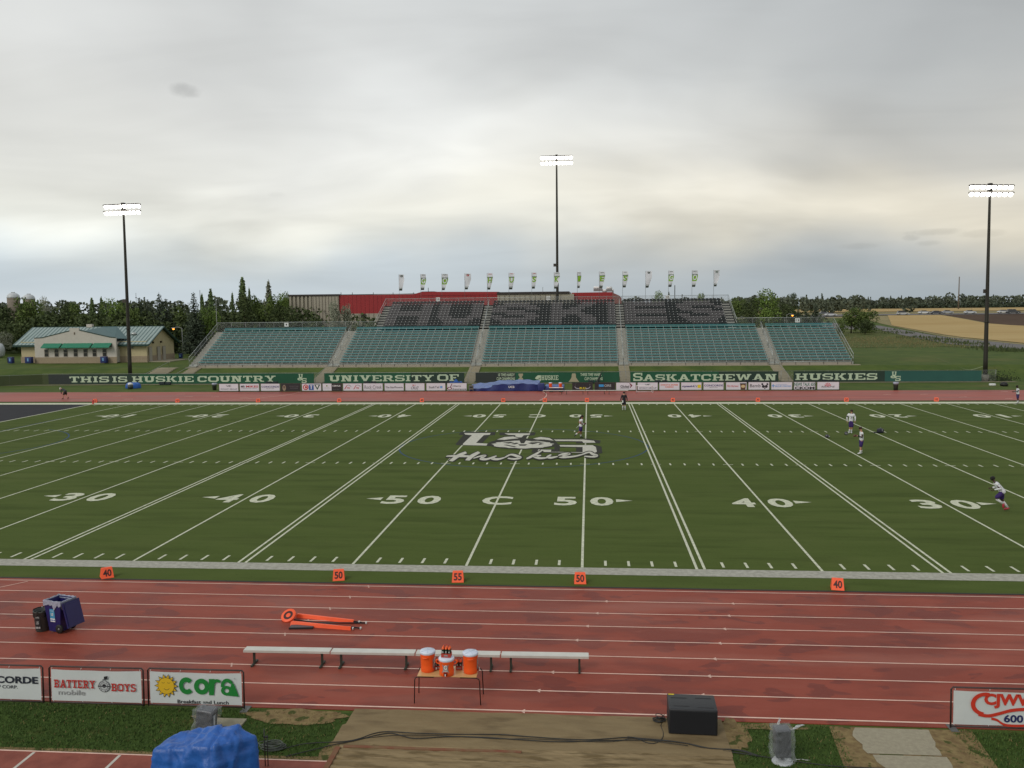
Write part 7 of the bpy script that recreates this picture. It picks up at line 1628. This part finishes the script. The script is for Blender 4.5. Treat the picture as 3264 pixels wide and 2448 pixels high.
def person(label, loc, rz, J, skinc, hairc, top, shorts, sleeves, lower, shoes, hair='short', S=1.0, sleeve_c=None, lower2=None, extra=None, number=None):
    """J: joints in a frame where the person faces +Y; x to their right. keys pel, chest, neck, head, (L/R) sh el wr hip kn an toe"""
    t = thing('person', label, 'person', loc, rz); t.scale = (S, S, S)
    V_ = {k: Vector(v) for k, v in J.items() if isinstance(v, tuple)}; pel, che, nk, hd = V_['pel'], V_['chest'], V_['neck'], V_['head']; M_sk = C('skin_'+str(skinc[0]), skinc, rough=.6)
    mid = pel.lerp(che, .5); upd = (hd-nk).normalized(); fwd = Vector(J.get('look', (0, 1, 0))).normalized()
    ch = [[(pel, (.135, .10)), (mid, (.125, .095)), (che, (.15, .11)), (nk, (.06, .06)), (nk+upd*.07, .052), (hd, (.075, .088)), (hd+upd*.09, (.062, .075))]]
    for s in 'LR':
        ch.append([(che, (.15, .11)), (V_[s+'sh'], .062), (V_[s+'el'], .042), (V_[s+'wr'], .029)]); ch.append([(pel, (.135, .10)), (V_[s+'hip'], .09), (V_[s+'kn'], .058), (V_[s+'an'], .036), (V_[s+'toe'], (.035, .03))])
        w = V_[s+'wr']; d = (w-V_[s+'el']).normalized(); ch[-2].append((w+d*.07, (.034, .016)))
    g = MB(M_sk); mesh_into(g, skin(ch), M_sk)
    for s in 'LR':   # five fingers, bent
        w = V_[s+'wr']; d = (w-V_[s+'el']).normalized(); side = d.orthogonal().normalized(); side = (Vector((0, 0, 1))-d*d.z) if abs(d.z) < .8 else Vector((0, 1, 0))-d*d.y; side.normalize(); nrm = d.cross(side)
        for k, (o_, L_) in enumerate(((-.028, .062), (-.010, .074), (.008, .07), (.025, .056))):
            a = w+d*.09+side*o_; g.tube([a, a+d*L_*.5, a+d*L_*.85+nrm*.02, a+d*L_+nrm*.04], [.0095, .009, .008, .006], 5)
        a = w+d*.045-side*.03; g.tube([a, a-side*.03+d*.03, a-side*.035+d*.062+nrm*.01], [.011, .010, .007], 5)
    rt = fwd.cross(upd).normalized()
    f2 = upd.cross(rt).normalized(); fc = hd+f2*.082
    g.tube([fc+upd*.012, fc+f2*.022-upd*.022, fc-upd*.032], [.008, .014, .008], 6)
    for s in (-1, 1): g.tube([hd+rt*s*.074+upd*.02, hd+rt*s*.088, hd+rt*s*.074-upd*.03], [.010, .016, .008], 6)
    g.tube([fc-upd*.062-rt*.02, fc-upd*.066+f2*.004, fc-upd*.062+rt*.02], .006, 5, C('lip', (120, 66, 58))); 
    for s in (-1, 1): c = fc+upd*.018+rt*s*.031-f2*.004; g.tube([c-rt*.011, c+rt*.011], .006, 5, I_brow)
    g.obj('body', t)
    # hair
    g = MB(C('hair_'+str(hairc[0]), hairc, rough=.8, bump=.5, bscale=80)); n = 14
    Mx = Matrix.Translation(hd+upd*.045-f2*.012) @ Matrix((( rt.x, f2.x, upd.x, 0), (rt.y, f2.y, upd.y, 0), (rt.z, f2.z, upd.z, 0), (0, 0, 0, 1)))
    if hair == 'cap': h2 = MB(C('cap_white', (214, 214, 210))); 
    q = g if hair != 'cap' else h2
    q.lathe([(.096, -.045), (.104, .0), (.098, .045), (.07, .085), (.03, .102), (.0001, .106)], n, sy=1.12); q.v = [Mx @ p for p in q.v]
    if hair == 'long': q.tube([hd-f2*.09+upd*.02, hd-f2*.13-upd*.08, hd-f2*.12-upd*.20, hd-f2*.10-upd*.30], [.06, .075, .06, .02], 8)
    if hair == 'cap': q.tube([hd+f2*.09+upd*.05, hd+f2*.16+upd*.035], [.05, .045], 8)
    q.obj('hair' if hair != 'cap' else 'cap', t)
    # jersey
    Mt = C('cloth_'+str(top[0])+'_'+str(top[2]), top, rough=.85, bump=.6, bscale=14); pads = J.get('pads', 0)
    ch = [[(pel-(che-pel)*.28, (.15, .12)), (pel+Vector((0, 0, .02)), (.165, .125)), (mid, (.158, .125)), (che, (.185+pads*.5, .14+pads*.3)), (nk.lerp(che, .25), (.095, .085))]]
    for s in 'LR': ch.append([(che, (.185+pads*.5, .14+pads*.3)), (V_[s+'sh'], .085+pads*.5), (V_[s+'sh'].lerp(V_[s+'el'], .55), .075+pads*.25)])
    g = MB(Mt); mesh_into(g, skin(ch, grow=1.25), Mt); jo = g.obj('jersey', t)
    if sleeves:
        for s in 'LR':
            c_ = sleeve_c if sleeve_c else top; m_ = C('cloth_'+str(c_[0])+'_'+str(c_[2]), c_, rough=.85); g = MB(m_); g.tube([V_[s+'sh'].lerp(V_[s+'el'], .4), V_[s+'el'], V_[s+'el'].lerp(V_[s+'wr'], .95)], [.066, .055, .040], 9); g.obj('sleeve', t)
    # shorts
    Ms = C('cloth_'+str(shorts[0])+'_'+str(shorts[2]), shorts, rough=.8, bump=.5, bscale=14); kl = J.get('short_len', .92)+.14
    ch = [[(pel+(che-pel)*.35, (.14, .11)), (pel, (.158, .125))]]
    for s in 'LR': ch.append([(pel, (.158, .125)), (V_[s+'hip'], .118), (V_[s+'hip'].lerp(V_[s+'kn'], .5), .105), (V_[s+'hip'].lerp(V_[s+'kn'], kl), .082)])
    g = MB(Ms); mesh_into(g, skin(ch, grow=1.3), Ms); g.obj('shorts', t)
    Ml = C('cloth_'+str(lower[0])+'_'+str(lower[2]), lower, rough=.8); Mf = C('shoe_'+str(shoes[0])+'_'+str(shoes[2]), shoes, rough=.5)
    f0 = J.get('sock_from', .45)
    for s in 'LR':
        kn, an, toe = V_[s+'kn'], V_[s+'an'], V_[s+'toe']; g = MB(Ml); g.tube([kn.lerp(an, f0), kn.lerp(an, max(f0+.1, .55)), an], [.058, .058, .047], 9); g.obj('sock', t)
        g = MB(Mf); d = (toe-an); fd = Vector((d.x, d.y, d.z)).normalized(); b = an-fd*.05-Vector((0, 0, .01)); g.tube([b, an+fd*.02-Vector((0, 0, .015)), an.lerp(toe, .6), toe, toe+fd*.045], [.042, .055, .048, .043, .022], 9); g.obj('shoe', t)
    if number:
        pass
    if extra: extra(t, V_, fwd, rt)
    return t
WHT, PUR, BLK = (222, 222, 224), (52, 28, 96), (30, 30, 34)
SKD, SKB, SKL = (74, 52, 42), (140, 92, 66), (186, 140, 112)
base = dict(pel=(0, 0, .97), chest=(0, .0, 1.34), neck=(0, .01, 1.50), head=(0, .03, 1.655), Lsh=(-.19, 0, 1.45), Rsh=(.19, 0, 1.45), Lel=(-.26, -.03, 1.17), Rel=(.26, -.03, 1.17), Lwr=(-.27, .06, .93), Rwr=(.27, .06, .93), Lhip=(-.09, 0, .92), Rhip=(.09, 0, .92), Lkn=(-.11, .03, .50), Rkn=(.11, .03, .50), Lan=(-.12, 0, .09), Ran=(.12, 0, .09), Ltoe=(-.14, .14, .04), Rtoe=(.14, .14, .04))
def J_(**k): d = dict(base); d.update(k); return d
def ball(t, c, d=Vector((1, 0, 0)), m=None):
    g = MB(m or C('football_brown', (88, 48, 38), rough=.5)); n = 10; P = [(.0001, -.14), (.035, -.12), (.065, -.07), (.085, 0), (.065, .07), (.035, .12), (.0001, .14)]; g.lathe(P, 12); q = d.to_track_quat('Z', 'Y').to_matrix().to_4x4(); g.xf(Matrix.Translation(c) @ q); return g
# facing helpers: rz turns +Y (forward) to the wanted heading
# 1. runner at the lower right, leaning left, knees bent
p = U(3221, 1632)
J = J_(pel=(0, -.05, .90), chest=(0, .20, 1.24), neck=(0, .32, 1.40), head=(0, .37, 1.48), Lsh=(-.19, .25, 1.34), Rsh=(.19, .25, 1.34), Lel=(-.27, .08, 1.10), Rel=(.27, .08, 1.10), Lwr=(-.20, .34, 1.02), Rwr=(.18, .36, 1.04), Lhip=(-.09, -.04, .86), Rhip=(.09, -.03, .86), Lkn=(-.12, .26, .60), Rkn=(.12, -.06, .50), Lan=(-.13, -.08, .36), Ran=(.13, -.34, .12), Ltoe=(-.14, -.08, .20), Rtoe=(.14, -.20, .045), sock_from=.1, pads=.0)
person('person in white jersey and purple shorts running leftwards beside the near right numeral 30', (p.x-.42, p.y+.1, .045), R(78), J, SKD, (24, 20, 18), WHT, PUR, True, (206, 204, 204), (176, 40, 62), S=1.03)
# 2. player jogging right at the centre logo with a ball
p = U(1876, 1397)
J = J_(pel=(0, 0, .95), chest=(0, .05, 1.32), neck=(0, .08, 1.49), head=(0, .12, 1.65), Lsh=(-.21, .04, 1.43), Rsh=(.21, .04, 1.43), Lel=(-.28, -.12, 1.18), Rel=(.28, -.12, 1.18), Lwr=(-.12, .16, 1.12), Rwr=(.14, .16, 1.10), Lkn=(-.11, .05, .50), Lan=(-.12, .0, .09), Ltoe=(-.13, .14, .04), Rkn=(.11, -.08, .52), Ran=(.12, -.42, .30), Rtoe=(.13, -.50, .19), pads=.06, sock_from=.62)
def ex2(t, V_, f, r):
    g = ball(t, Vector((0, .27, 1.13)), Vector((1, .2, .2))); g.obj('held_ball', t) if False else None
    g = MB(C('cloth_222_224', WHT)); g.grid(lambda u, v: (-.02+.08*u, -.13-.22*v, 1.0-.2*v+.01*math.sin(u*9)), 4, 5); g.obj('shirt_tail', t)
    g = MB(C('glove_white', (214, 212, 210)));
    for s in 'LR': w = V_[s+'wr']; g = MB(MATS['glove_white']); g.tube([w-Vector((0, .03, 0)), w+Vector((0, .07, 0))], [.036, .042], 8); g.obj('glove', t)
person('person in white jersey carrying a ball while jogging beside the centre logo', (p.x-.6, p.y, .022), R(-80), J, SKB, (44, 30, 26), WHT, PUR, False, (216, 214, 212), BLK, 'long', 1.0, extra=ex2)
g = ball(None, Vector((0, 0, 0)), Vector((.3, 1, .2))); o = g.obj('football'); o.location = (p.x-.27, p.y+.02, 1.15); tag(o, 'brown football held by the person jogging near the centre logo', 'ball', 'footballs')
# 3. player looking down at a ball in his hands
p = U(2743, 1448)
J = J_(chest=(0, .0, 1.34), head=(0, .07, 1.67), look=(0, 1, -.45), Lsh=(-.2, 0, 1.44), Rsh=(.2, 0, 1.44), Lel=(-.25, .0, 1.15), Rel=(.25, .0, 1.15), Lwr=(-.08, .26, 1.20), Rwr=(.10, .26, 1.20), Lkn=(-.08, .05, .5), Rkn=(.08, .0, .5), sock_from=.60, Lan=(-.09, .06, .09), Ltoe=(-.10, .20, .04), Ran=(.09, -.04, .09), Rtoe=(.10, .10, .04), short_len=.95, pads=.0)
person('person in white jersey with black sleeves looking down at a ball', (p.x+.05, p.y+.05, .01), R(84), J, SKL, (48, 30, 24), WHT, PUR, True, (226, 226, 226), (214, 214, 212), 'short', 1.03, sleeve_c=BLK)
g = ball(None, Vector((0, 0, 0)), Vector((1, .1, .3))); o = g.obj('football'); o.location = (p.x-.38, p.y+.05, 1.27); tag(o, 'football held by the person with black sleeves', 'ball', 'footballs')
# 4. player standing with arms hanging, shoulder pads
p = U(2712, 1381)
J = J_(pads=.10, head=(-.03, .04, 1.70), look=(-.5, 1, -.1), Lsh=(-.22, 0, 1.47), Rsh=(.22, 0, 1.47), Lel=(-.30, .0, 1.18), Rel=(.30, -.02, 1.18), Lwr=(-.30, .12, .95), Rwr=(.27, .10, .92), Lkn=(-.08, .05, .5), Rkn=(.05, .06, .50), Lan=(-.03, -.06, .09), Ltoe=(-.06, .08, .04), Ran=(.12, .02, .09), Rtoe=(.13, .16, .04), short_len=1.0, sock_from=.5)
def ex4(t, V_, f, r):
    g = MB(I_bk); a = V_['Rsh'].lerp(V_['Rel'], .48); b = V_['Rsh'].lerp(V_['Rel'], .70); g.tube([a, b], [.078, .074], 9); g.obj('arm_band', t)
    g = MB(I_gy); text_into(g, '7', (-.03, .165, 1.22), .15, .2, I_bk, Vector((-1, 0, 0)), Vector((0, 0, 1))); g.obj('number', t)
person('person in white padded jersey standing with arms hanging, farthest back of the right pair', (p.x, p.y, .01), R(158), J, SKL, (52, 34, 28), WHT, PUR, True, (214, 216, 218), (196, 200, 204), 'short', 1.02, extra=ex4)
# 5. dark clothed person walking away near the far sideline
p = U(1989, 1308)
J = J_(Lwr=(-.32, .04, .92), Rwr=(.32, .04, .92), Lel=(-.28, 0, 1.17), Rel=(.28, 0, 1.17), Lkn=(-.1, .06, .5), Rkn=(.1, -.02, .5), Ran=(.1, -.12, .11), Rtoe=(.12, .02, .045), sock_from=.05, pads=.03)
def ex5(t, V_, f, r): g = MB(I_wh); g.box(-.20, -.09, -.17, -.15, .74, .98); g.obj('towel', t)
person('person in black top and shorts walking away beside the far right line pair', (p.x, p.y, .01), R(4), J, SKL, (26, 22, 22), (34, 34, 38), (30, 28, 42), True, (188, 188, 190), (176, 180, 178), 'short', 1.02, extra=ex5)
# 6. player at the right edge reaching out
p = U(3243, 1286)
J = J_(head=(0, .08, 1.66), look=(0, 1, -.3), Lel=(-.24, .10, 1.2), Rel=(.24, .08, 1.18), Lwr=(-.16, .36, 1.18), Rwr=(.14, .34, 1.16), Lkn=(-.14, .04, .5), Lan=(-.2, .06, .09), Ltoe=(-.22, .2, .04), Rkn=(.12, -.06, .5), Ran=(.16, -.14, .09), Rtoe=(.16, .0, .04), sock_from=.55, short_len=.98)
person('person in white jersey at the right edge of the photo holding out both arms', (p.x, p.y, .01), R(82), J, SKD, (34, 26, 22), WHT, (50, 34, 84), True, (206, 206, 206), (200, 200, 198), 'short', 1.02, sleeve_c=(92, 96, 94))
# 7. bending person in white cap on the far left track
p = U(206, 1272)
J = J_(pel=(0, -.18, .88), chest=(0, .14, 1.10), neck=(0, .33, 1.17), head=(0, .47, 1.20), look=(0, .7, -.9), Lsh=(-.19, .22, 1.14), Rsh=(.19, .22, 1.14), Lel=(-.2, .28, .86), Rel=(.2, .26, .86), Lwr=(-.17, .22, .62), Rwr=(.17, .2, .62), Lhip=(-.09, -.16, .84), Rhip=(.09, -.16, .84), Lkn=(-.12, .02, .47), Rkn=(.12, -.14, .47), Lan=(-.14, .08, .09), Ltoe=(-.14, .22, .04), Ran=(.14, -.4, .12), Rtoe=(.14, -.27, .05), sock_from=.85)
person('person in dark clothes and white cap bending over on the far left track', (p.x, p.y, .01), R(80), J, SKL, (40, 30, 26), (56, 60, 62), (40, 40, 36), True, (50, 44, 40), (96, 36, 34), 'cap', 1.02, sleeve_c=(56, 60, 62))
# helmets, bag and loose ball on the turf
def helmet(px, py, label, s=1.0, tilt=0):
    p = U(px, py); t = thing('football_helmet', label, 'helmet', (p.x, p.y, .01), R(tilt), 'helmets lying on the turf'); g = MB(C('helmet_dark', (44, 40, 50), rough=.25, spec=.7)); g.lathe([(.11, .0), (.135, .08), (.12, .17), (.07, .225), (.0001, .245)], 14, sy=1.15); g.obj('shell', t); g = MB(M_alu); g.tube([(-.1, -.12, .06), (-.07, -.2, .07), (.07, -.2, .07), (.1, -.12, .06)], .010, 5); g.tube([(-.1, -.12, .11), (-.07, -.2, .11), (.07, -.2, .11), (.1, -.12, .11)], .010, 5); g.obj('face_guard', t); t.scale = (s,)*3
helmet(2697, 1386, 'helmet lying on the turf at the feet of the padded person'); helmet(2636, 1395, 'helmet lying on the yard line left of the right pair of people', 1.0, 60)
p = U(2806, 1380); t = thing('kit_bag', 'dark bag with pale marks on the yard line right of the two people', 'bag', (p.x, p.y, .01), R(10)); g = MB(C('bag_navy', (34, 34, 50), var=.2, vscale=6)); rbox(g, -.24, .24, -.18, .18, 0, .34, .1, MATS['bag_navy']); g.tube([(-.2, 0, .05), (-.45, .02, .04), (-.62, 0, .03)], [.05, .04, .02], 7); g.box(.02, .12, -.19, -.17, .15, .33, I_gy); g.obj('body', t); g = MB(I_gy); g.tube([(-.05, 0, .3), (0, 0, .43), (.1, 0, .36)], .018, 5); g.obj('strap', t)
